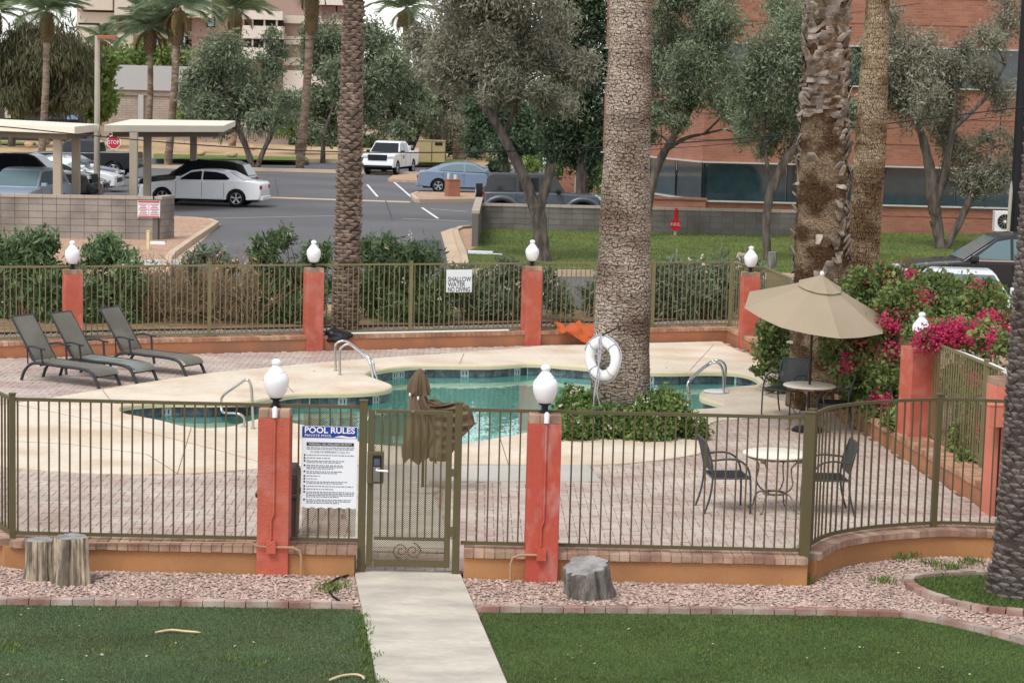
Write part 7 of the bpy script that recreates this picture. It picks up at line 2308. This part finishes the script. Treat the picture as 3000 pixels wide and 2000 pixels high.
hb('parapet_band', 225, 38, 340, 108, m_hbeige, 2)
hb('parapet_band', 240, 100, 390, 140, m_hbeige, 1.5)
hb('floor_band', 380, 94, 640, 112, m_hbeige, 3)
hb('floor_band', 480, 150, 700, 176, m_hbeige, 2.5)
for (x0, y0, x1, y1) in ((605, 50, 628, 80), (524, 106, 544, 141), (452, 112, 466, 136), (362, 112, 382, 170)):
    w = hb('window', x0, y0, x1, y1, m_dark, 1.4 if x0 > 500 else 2.6, 2)
    pn2 = hb('pane', x0 + 4, y0 + 3, x1 - 2, y1 - 3, mat('sky_pane', (150, 170, 190), .1, .02, 1, 3, spec=.7), 1.2 if x0 > 500 else 2.4, .15)
    pn2.parent = w
for (y0, y1) in ((34, 56), (78, 112), (142, 172)):
    hb('balcony_parapet', 702, y0, 828, y1, m_hwhite, -1, 2)
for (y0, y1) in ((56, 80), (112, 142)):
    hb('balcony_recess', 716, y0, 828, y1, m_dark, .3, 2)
    for x0 in (737, 772, 808): hb('balcony_post', x0, y0, x0 + 5, y1, m_hwhite, -.6, .4)
for (y0, y1) in ((50, 68), (111, 130), (173, 191)): hb('floor_band', 829, y0, 1020, y1, m_hbeige, 1.4, 2)
hb('base_course', 829, 211, 1020, 300, m_hwhite, 1.0, 3)
hb('parapet_band', 925, -20, 1010, 14, m_hwhite, .6, 3)
for x0 in (942, 988): hb('recess_panel', x0, 18, x0 + 42, 56, mat('mauve_recess', (120, 92, 90), .9), 1.2, 1)
gbz = aty(440, 330, 175)
gw = thing('block_building', 'pale grey windowless block building behind the palms', 'building', (gbz[0], 175, ZO))
hb('upper_wall', 328, 196, 572, 262, m_hgrey, 0, 5, None, gw, 175)
hb('darker_band', 328, 262, 572, 278, mat('taupe_band', (150, 138, 128), .9), .15, 5, None, gw, 175)  # darker taupe band between the upper and lower wall
hb('lower_wall', 328, 278, 572, 480, brick_mat('split_face_block', (176, 162, 150), (166, 152, 140), (140, 128, 118), .8, .2), .3, 5, None, gw, 175)
hb('pilaster', 404, 278, 420, 470, m_hgrey, .0, .3, None, gw, 175)
pw = thing('screen_wall', 'pink pierced screen wall left of the grey building', 'wall', tuple(aty(280, 420, 168)))
pw.location.z = ZO
hb('panel', 232, 330, 330, 440, mat('pink_block', (190, 168, 156), .9, .06, .3, 4), 0, .4, None, pw, 168)
g = np.random.default_rng(2)
for i in range(16):
    x, y = g.uniform(240, 322), g.uniform(338, 415)
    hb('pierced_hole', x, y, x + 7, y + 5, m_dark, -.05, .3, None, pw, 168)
sw = thing('boundary_wall', 'long beige boundary wall with picket top across the street', 'wall', tuple(aty(800, 440, 172)))
sw.location.z = ZO
hb('wall', 560, 408, 1500, 445, mat('beige_boundary', (168, 150, 138), .9, .06, .2, 4), 0, .4, None, sw, 172)
hb('backing_fence', 560, 378, 905, 408, mat('slatted_fence', (158, 140, 132), .9, .05, .3, 6), .2, .15, None, sw, 172)
for x in range(566, 905, 7): hb('slat', x, 380, x + 2.5, 408, m_hbrown, .0, .12, None, sw, 172)
dk = thing('dark_house', 'low shaded grey house behind the utility cabinet', 'building', tuple(aty(1350, 440, 178)))
dk.location.z = ZO
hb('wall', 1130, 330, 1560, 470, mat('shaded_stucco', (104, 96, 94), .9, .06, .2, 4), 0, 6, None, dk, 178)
hb('upper_wall', 1190, 215, 1300, 345, mat('blue_grey_stucco', (150, 150, 156), .9, .05, .2, 4), -2, 5, None, dk, 178)
hb('eave', 1340, 205, 1470, 222, m_hwhite, -3, 4, None, dk, 178)
lb_ = thing('low_house', 'low dark house with pale panels under the weeping tree', 'building', tuple(aty(120, 350, 165)))
lb_.location.z = ZO
hb('wall', -60, 312, 232, 420, mat('dark_house_wall', (66, 62, 64), .9, .08, .2, 4), 0, 5, None, lb_, 165)
hb('pale_panel', 14, 316, 64, 346, m_hbeige, -.2, .2, None, lb_, 165)
hb('blue_panel', 196, 338, 228, 350, mat('blue_panel', (130, 160, 200), .8), -.2, .2, None, lb_, 165)
hb('blue_panel', 140, 330, 190, 348, mat('dull_blue_panel', (84, 100, 128), .8), -.2, .2, None, lb_, 165)
# ------------------------------------------------------------------ trees beyond the fence
G_ = 'trees beyond the pool yard'
tree('olive_tree', 'olive tree with forked bare trunk before the grey off road car', (1590, 775), [[(1592, 778, 58), (1584, 690, 50), (1573, 610, 54), (1568, 590, 48)], [(1566, 610, 40), (1540, 530, 36), (1490, 430, 32), (1445, 345, 28), (1405, 292, 24), (1386, 230, 18), (1372, 110, 13)], [(1580, 610, 36), (1602, 540, 32), (1618, 482, 28)], [(1446, 345, 20), (1462, 280, 16), (1440, 190, 12), (1420, 60, 8)], [(1470, 395, 18), (1505, 330, 15), (1520, 250, 11)]],
     [(1330, 70, 62), (1400, 40, 70), (1470, 60, 70), (1540, 90, 62), (1285, 150, 48), (1355, 170, 60), (1440, 150, 55), (1520, 175, 60), (1590, 160, 60), (1630, 80, 55), (1320, 250, 42), (1390, 215, 36), (1565, 260, 45), (1480, 230, 40), (1640, 220, 45), (1350, -40, 70), (1450, -60, 80), (1560, -30, 70), (1255, 215, 28), (1600, 300, 30), (1480, 300, 34), (1420, 280, 30), (1660, 300, 36), (1700, 200, 40)], m_olv_pink, 46000, .145, .26, 101, .35, .34, 16, 1.4, cat='tree', group=G_)
tree('shade_tree', 'tall dark leafy tree just left of the thick palm', (1700, 610), [[(1700, 610, 40), (1705, 480, 34), (1695, 350, 28), (1690, 200, 18)]],
     [(1700, 40, 75), (1740, 130, 70), (1650, 20, 60), (1720, 240, 65), (1645, 300, 50), (1740, 350, 62), (1680, 400, 58), (1630, 420, 45), (1770, 440, 45), (1700, 470, 45), (1760, -40, 70), (1660, 150, 45), (1610, 380, 38)], m_dkgreen, 28000, .2, .42, 102, .2, .33, 18, 1.2, cat='tree', group=G_)
tree('shade_tree', 'dense dark broadleaf tree above the blue sedan', (1480, 520), [[(1482, 520, 26), (1480, 440, 20), (1490, 380, 14)]],
     [(1420, 375, 48), (1490, 330, 58), (1545, 385, 50), (1460, 425, 42), (1570, 320, 42), (1400, 320, 40), (1520, 440, 40), (1580, 430, 38), (1380, 420, 34)], m_dkgreen, 15000, .23, .45, 103, .2, .33, 18, 1.5, group=G_)
tree('olive_tree', 'olive tree before the brick corner right of the thick palm', (1888, 700), [[(1886, 705, 36), (1900, 590, 32), (1930, 480, 28), (1975, 400, 24), (2035, 295, 18), (2060, 180, 12)], [(1950, 440, 16), (2010, 405, 13), (2065, 392, 8)], [(1975, 400, 16), (1960, 300, 12), (1950, 180, 8)]],
     [(1930, 40, 50), (1955, 130, 58), (1915, 210, 50), (1985, 230, 50), (2035, 190, 58), (2085, 130, 58), (2120, 50, 52), (2060, 40, 45), (2140, 220, 50), (1930, 300, 42), (2000, 300, 36), (2095, 290, 44), (2165, 325, 42), (2175, 395, 30), (1985, 360, 24), (1910, 340, 34), (2040, -30, 60), (1960, -30, 55), (1915, 390, 26)], m_olv, 36000, .145, .28, 104, .3, .34, 16, 1.2, group=G_)
tree('olive_tree', 'slim olive tree on the lawn left of the rugged palm', (2252, 775), [[(2252, 778, 30), (2245, 690, 28), (2250, 600, 30), (2268, 540, 32), (2300, 470, 30), (2335, 415, 22), (2350, 300, 14)], [(2268, 540, 18), (2245, 470, 14), (2240, 380, 10)]],
     [(2215, 320, 48), (2265, 265, 58), (2300, 355, 52), (2195, 250, 44), (2335, 190, 58), (2285, 140, 52), (2345, 310, 44), (2230, 160, 42), (2325, 80, 44), (2255, 430, 30), (2345, 440, 34), (2190, 385, 28), (2400, 240, 50), (2420, 380, 40), (2380, 120, 50), (2300, 20, 44), (2480, 200, 40), (2490, 330, 36)], m_olv, 30000, .13, .28, 105, .3, .34, 16, 1.2, group=G_)
tree('olive_tree', 'leaning olive tree with twin trunks before the glass on the right', (2760, 738), [[(2758, 740, 36), (2746, 650, 36), (2735, 590, 46), (2722, 480, 34), (2697, 385, 26), (2670, 305, 18), (2650, 220, 12)], [(2738, 590, 34), (2765, 520, 32), (2777, 450, 26), (2792, 370, 18), (2800, 260, 10)], [(2772, 728, 24), (2812, 650, 25), (2850, 565, 26), (2882, 500, 18), (2910, 430, 12)], [(2745, 690, 24), (2733, 645, 24)], [(2790, 380, 16), (2845, 330, 14), (2900, 270, 11), (2945, 190, 8)]],
     [(2635, 140, 50), (2675, 200, 58), (2620, 245, 42), (2715, 145, 50), (2740, 235, 58), (2700, 290, 58), (2765, 315, 50), (2650, 325, 42), (2790, 200, 40), (2840, 150, 32), (2790, 420, 40), (2830, 470, 48), (2765, 395, 34), (2900, 120, 40), (2955, 60, 48), (2880, 225, 40), (2930, 280, 40), (2890, 395, 32), (2955, 430, 34), (2935, 505, 42), (2870, 535, 42), (2825, 530, 34), (2605, 180, 32), (2600, 60, 40), (2560, 140, 36), (2600, 290, 34)], m_olv_pink, 35000, .14, .28, 106, .3, .34, 16, 1.0, group=G_)
tree('olive_tree', 'round grey olive tree behind the carport end', (745, 498), [[(741, 500, 24), (726, 445, 20), (702, 385, 22), (672, 310, 18), (655, 220, 12)], [(750, 498, 20), (772, 442, 16), (800, 372, 18), (792, 300, 14), (800, 200, 8)]],
     [(655, 145, 50), (615, 190, 50), (700, 195, 50), (575, 240, 42), (640, 255, 58), (720, 265, 50), (560, 305, 34), (608, 325, 50), (690, 325, 52), (762, 300, 42), (800, 255, 42), (785, 195, 34), (812, 150, 34), (800, 108, 22), (840, 295, 34), (825, 335, 34), (760, 355, 34), (660, 372, 34), (540, 270, 24)], m_olv, 32000, .27, .3, 107, .3, .34, 16, 2.5, group=G_)
tree('olive_tree', 'olive tree half hidden by the dark diamond palm trunk', (945, 478), [[(945, 478, 18), (950, 400, 14), (975, 320, 12), (1000, 250, 9)], [(1000, 300, 10), (960, 240, 8)]],
     [(955, 105, 44), (930, 175, 44), (990, 215, 44), (915, 105, 34), (1000, 145, 44), (930, 300, 42), (955, 360, 42), (890, 335, 34), (1000, 290, 42), (900, 390, 30), (980, 390, 30)], m_olv, 20000, .31, .32, 108, .3, .34, 16, 2.5, group=G_)
tree('olive_tree', 'dark trunked olive tree over the white pickup', (1200, 482), [[(1200, 482, 22), (1205, 435, 20), (1190, 385, 16), (1150, 330, 12)], [(1205, 440, 16), (1228, 390, 12), (1250, 340, 9)]],
     [(1085, 90, 42), (1120, 145, 50), (1080, 195, 42), (1150, 205, 50), (1110, 255, 50), (1190, 255, 44), (1230, 300, 42), (1150, 305, 50), (1085, 315, 42), (1220, 345, 42), (1260, 335, 34), (1105, 375, 34), (1170, 375, 34)], m_olv, 22000, .31, .32, 109, .3, .34, 16, 2.5, mb_mat=m_bark_d, group=G_)
tree('olive_tree', 'dry greyish tree filling the gap above the blue sedan', (1300, 478), [[(1300, 478, 18), (1298, 400, 14), (1290, 300, 10)]],
     [(1225, 115, 42), (1258, 175, 50), (1290, 240, 48), (1305, 320, 36), (1335, 375, 40), (1240, 235, 42), (1300, 120, 40), (1350, 300, 36), (1270, 400, 30), (1390, 250, 40)], m_olv_pink, 20000, .3, .3, 110, .35, .34, 16, 2.5, group=G_)
tree('weeping_tree', 'brownish weeping tree at far left above the carport', (95, 440), [[(30, 440, 26), (50, 350, 22), (110, 250, 18), (160, 170, 12)], [(60, 340, 16), (150, 300, 14), (200, 240, 9)]],
     [(20, 165, 50), (85, 135, 52), (155, 150, 60), (218, 155, 50), (50, 225, 52), (125, 235, 52), (198, 228, 52), (250, 220, 32), (25, 295, 42), (98, 295, 42), (175, 298, 42), (228, 295, 32), (-40, 220, 60), (262, 180, 26)], m_weep, 26000, .62, .15, 111, 2.2, .36, 22, 3, group=G_)
for i, (lab, base, bl, n, mm_) in enumerate((('bright green leafy tree peeking over the grey building', (420, 412), [(300, 200, 34), (345, 172, 34), (415, 168, 34), (478, 166, 34), (540, 180, 34), (380, 190, 34), (450, 195, 34), (510, 200, 34)], 5000, m_bright), ('bright green tree left of the grey building', (275, 440), [(300, 230, 34), (280, 275, 32), (262, 315, 28), (310, 290, 30), (315, 190, 26), (295, 340, 26)], 4000, m_bright), ('small yellow green tree behind the leaning palm trunk', (870, 462), [(850, 345, 36), (885, 312, 34), (925, 295, 26), (830, 370, 28), (880, 370, 32), (560, 335, 30), (545, 350, 26)], 3800, m_bright))):
    tree('leafy_tree', lab, base, [[(base[0], base[1], 14), (base[0], base[1] - 60, 11), (base[0] + 8, base[1] - 110, 8)]], bl, mm_, n, .5, .45, 120 + i, .2, .34, 16, 2.5, group=G_)
for i, (lab, base, bl, n) in enumerate((('round clipped dark bush beside the olive trunks', (775, 432), [(775, 408, 18), (775, 420, 16)], 700), ('dark hedge bush under the carport end', (640, 432), [(615, 405, 22), (650, 402, 24), (680, 410, 20)], 1100), ('dark hedge bush left of the leaning palm trunk', (870, 440), [(868, 412, 18), (905, 405, 22)], 800), ('dark hedge bush behind the white pickup', (970, 445), [(930, 410, 22), (965, 405, 24), (1000, 410, 24), (1040, 408, 26), (1080, 415, 24)], 1700), ('round green bush behind the grey off road car roof', (1455, 505), [(1450, 487, 18), (1475, 492, 14)], 600), ('dark foliage mass behind the utility cabinet', (1330, 470), [(1320, 430, 24), (1370, 440, 26), (1410, 450, 24), (1280, 400, 20)], 1500))):
    tree('hedge_bush', lab, base, [], bl, m_dkgreen, n, .4, .5, 140 + i, .1, .33, 14, 1.0, cat='bush', auto=False, group='bushes across the street', crown='foliage')
tree('hedge_bush', 'bright green bush before the glass corner of the brick building', (1960, 640), [], [(1925, 540, 34), (1965, 555, 34), (2005, 545, 36), (1985, 590, 36), (1940, 595, 36), (2030, 575, 30), (1910, 590, 32), (1890, 555, 30)], m_bright, 5200, .16, .5, 150, .1, .33, 16, .5, cat='bush', auto=False, crown='foliage')
tree('hedge_bush', 'green bushes among the sign posts behind the off road car', (1720, 580), [], [(1720, 530, 30), (1760, 520, 34), (1600, 470, 26), (1625, 500, 22), (1560, 480, 24), (1780, 560, 30)], m_bright, 4200, .2, .5, 151, .1, .33, 16, 1.0, cat='bush', auto=False, crown='foliage')
# boulders on the verge
m_rock = mat('tan_boulder', (196, 164, 128), .95, .12, .8, 8, .5, 12)
for i, (x, y, w) in enumerate(((588, 458, 14), (680, 462, 16), (740, 440, 12), (130, 425, 16), (85, 432, 14), (1450, 470, 22), (1420, 465, 16))):
    p = at(x, y, ZO + .3)
    s_ = w * p[1] / FPX
    blob('boulder', 'tan boulder on the verge ' + ('below the palm row', 'beneath the olive tree', 'by the round bush', 'left of the lamp post', 'at far left near the low house', 'behind the off road car, larger one', 'behind the off road car, smaller one')[i], 'boulder', (p[0], p[1], ZO + .5), (s_, s_ * .8, s_ * .55), m_rock, 200 + i, .12, ZO + .1, 14, 10)

# ------------------------------------------------------------------ palms across the street
m_ptr = mat('far_palm_trunk', (156, 136, 118), .95, .15, 1.2, 14, .5, 20, rgb2=(112, 92, 76), mixscale=2, stretch=(1, 1, 3))
m_pboot = mat('far_palm_boots', (122, 102, 76), .95, .2, 2, 18, .8, 20, rgb2=(132, 108, 70), mixscale=3)
def far_palm(label, Y, top, foot, w, boots, fs_, seed, n=30, dry=5):
    a, b = aty(*foot, Y), aty(*top, Y)
    a[2] = ZO
    s_ = Y / FPX
    root = thing('palm_tree', label, 'palm tree', tuple(a), 0, 'palms across the street')
    mb, f, Lh = trunk_mesh([a, (a + b) / 2 + V(.1, 0, 0), b], [w * .55 * s_, w * .5 * s_, w * .45 * s_], 14, .4, .03, seed)
    mb.build('trunk', m_ptr, root, True).location = -root.location
    if boots:
        y0, y1, bw = boots
        c0, c1 = aty(top[0] + (foot[0] - top[0]) * .08, y1, Y), aty(top[0], y0, Y)
        bmb = MB()
        g = np.random.default_rng(seed)
        hN = max(4, int((c1[2] - c0[2]) / .16))
        R0 = bw * .5 * s_
        bmb.tube([c0, (c0 + c1) / 2, c1], [R0 * .72, R0 * .9, R0 * .8], 12)
        for j in range(hN):
            u_ = j / hN
            c = c0 + (c1 - c0) * u_
            rr = R0 * (.72 + .2 * math.sin(math.pi * u_))
            for q in range(9):
                t = 2 * math.pi * (q + .5 * (j % 2)) / 9
                p = c + V(rr * math.cos(t), rr * math.sin(t), 0)
                o_ = V(math.cos(t), math.sin(t), 0)
                sd = V(-math.sin(t), math.cos(t), 0)
                bmb.add([p - sd * .11, p + sd * .11, p + o_ * .12 + sd * .06 + V(0, 0, .2), p + o_ * .12 - sd * .06 + V(0, 0, .2)], [(0, 1, 2, 3)])
        tag(bmb.build('leaf_boots', m_pboot, root), kind='stuff').location = -root.location
    crown(root, b, fs_, n, seed, dry)
    return root
far_palm('tall date palm at far left above the weeping tree', 138, (138, 35), (122, 470), 20, (38, 122, 40), 3.0, 301)
far_palm('date palm leaning in from the left frame edge', 150, (-12, 40), (-10, 470), 20, (40, 110, 34), 3.0, 302)
far_palm('date palm with thick boots before the grey building', 128, (440, 85), (432, 480), 17, (90, 156, 34), 2.9, 303)
far_palm('taller date palm right of the grey building', 126, (522, 22), (492, 470), 22, (35, 132, 36), 2.9, 304)
far_palm('date palm rising behind the round olive tree', 165, (690, 30), (680, 470), 20, (40, 112, 40), 3.2, 305)
far_palm('leaning palm trunk with shaggy top between olive trees', 128, (915, -45), (878, 470), 24, (-40, 100, 40), 3.0, 306)
far_palm('small palm behind the tan lamp post', 178, (300, 118), (305, 470), 14, (122, 180, 24), 2.6, 307, 20, 4)
far_palm('palm with a hanging skirt of old leaves above the white pickup', 150, (1190, 30), (1180, 480), 22, (38, 80, 52), 3.0, 308, 26, 12)
far_palm('stout dark palm trunk behind the utility cabinet', 150, (1338, 150), (1346, 478), 36, None, 2.6, 309, 20, 4)

# ------------------------------------------------------------------ lettering becomes plain meshes
dg = bpy.context.evaluated_depsgraph_get()
for o in [o for o in bpy.data.objects if o.type == 'FONT']:
    me = bpy.data.meshes.new_from_object(o.evaluated_get(dg))
    n_ = o.name
    p = bpy.data.objects.new(n_ + '_mesh', me)
    COL.objects.link(p)
    p.parent = o.parent
    p.location, p.rotation_euler, p.scale = o.location, o.rotation_euler, o.scale
    bpy.data.objects.remove(o)
    p.name = n_
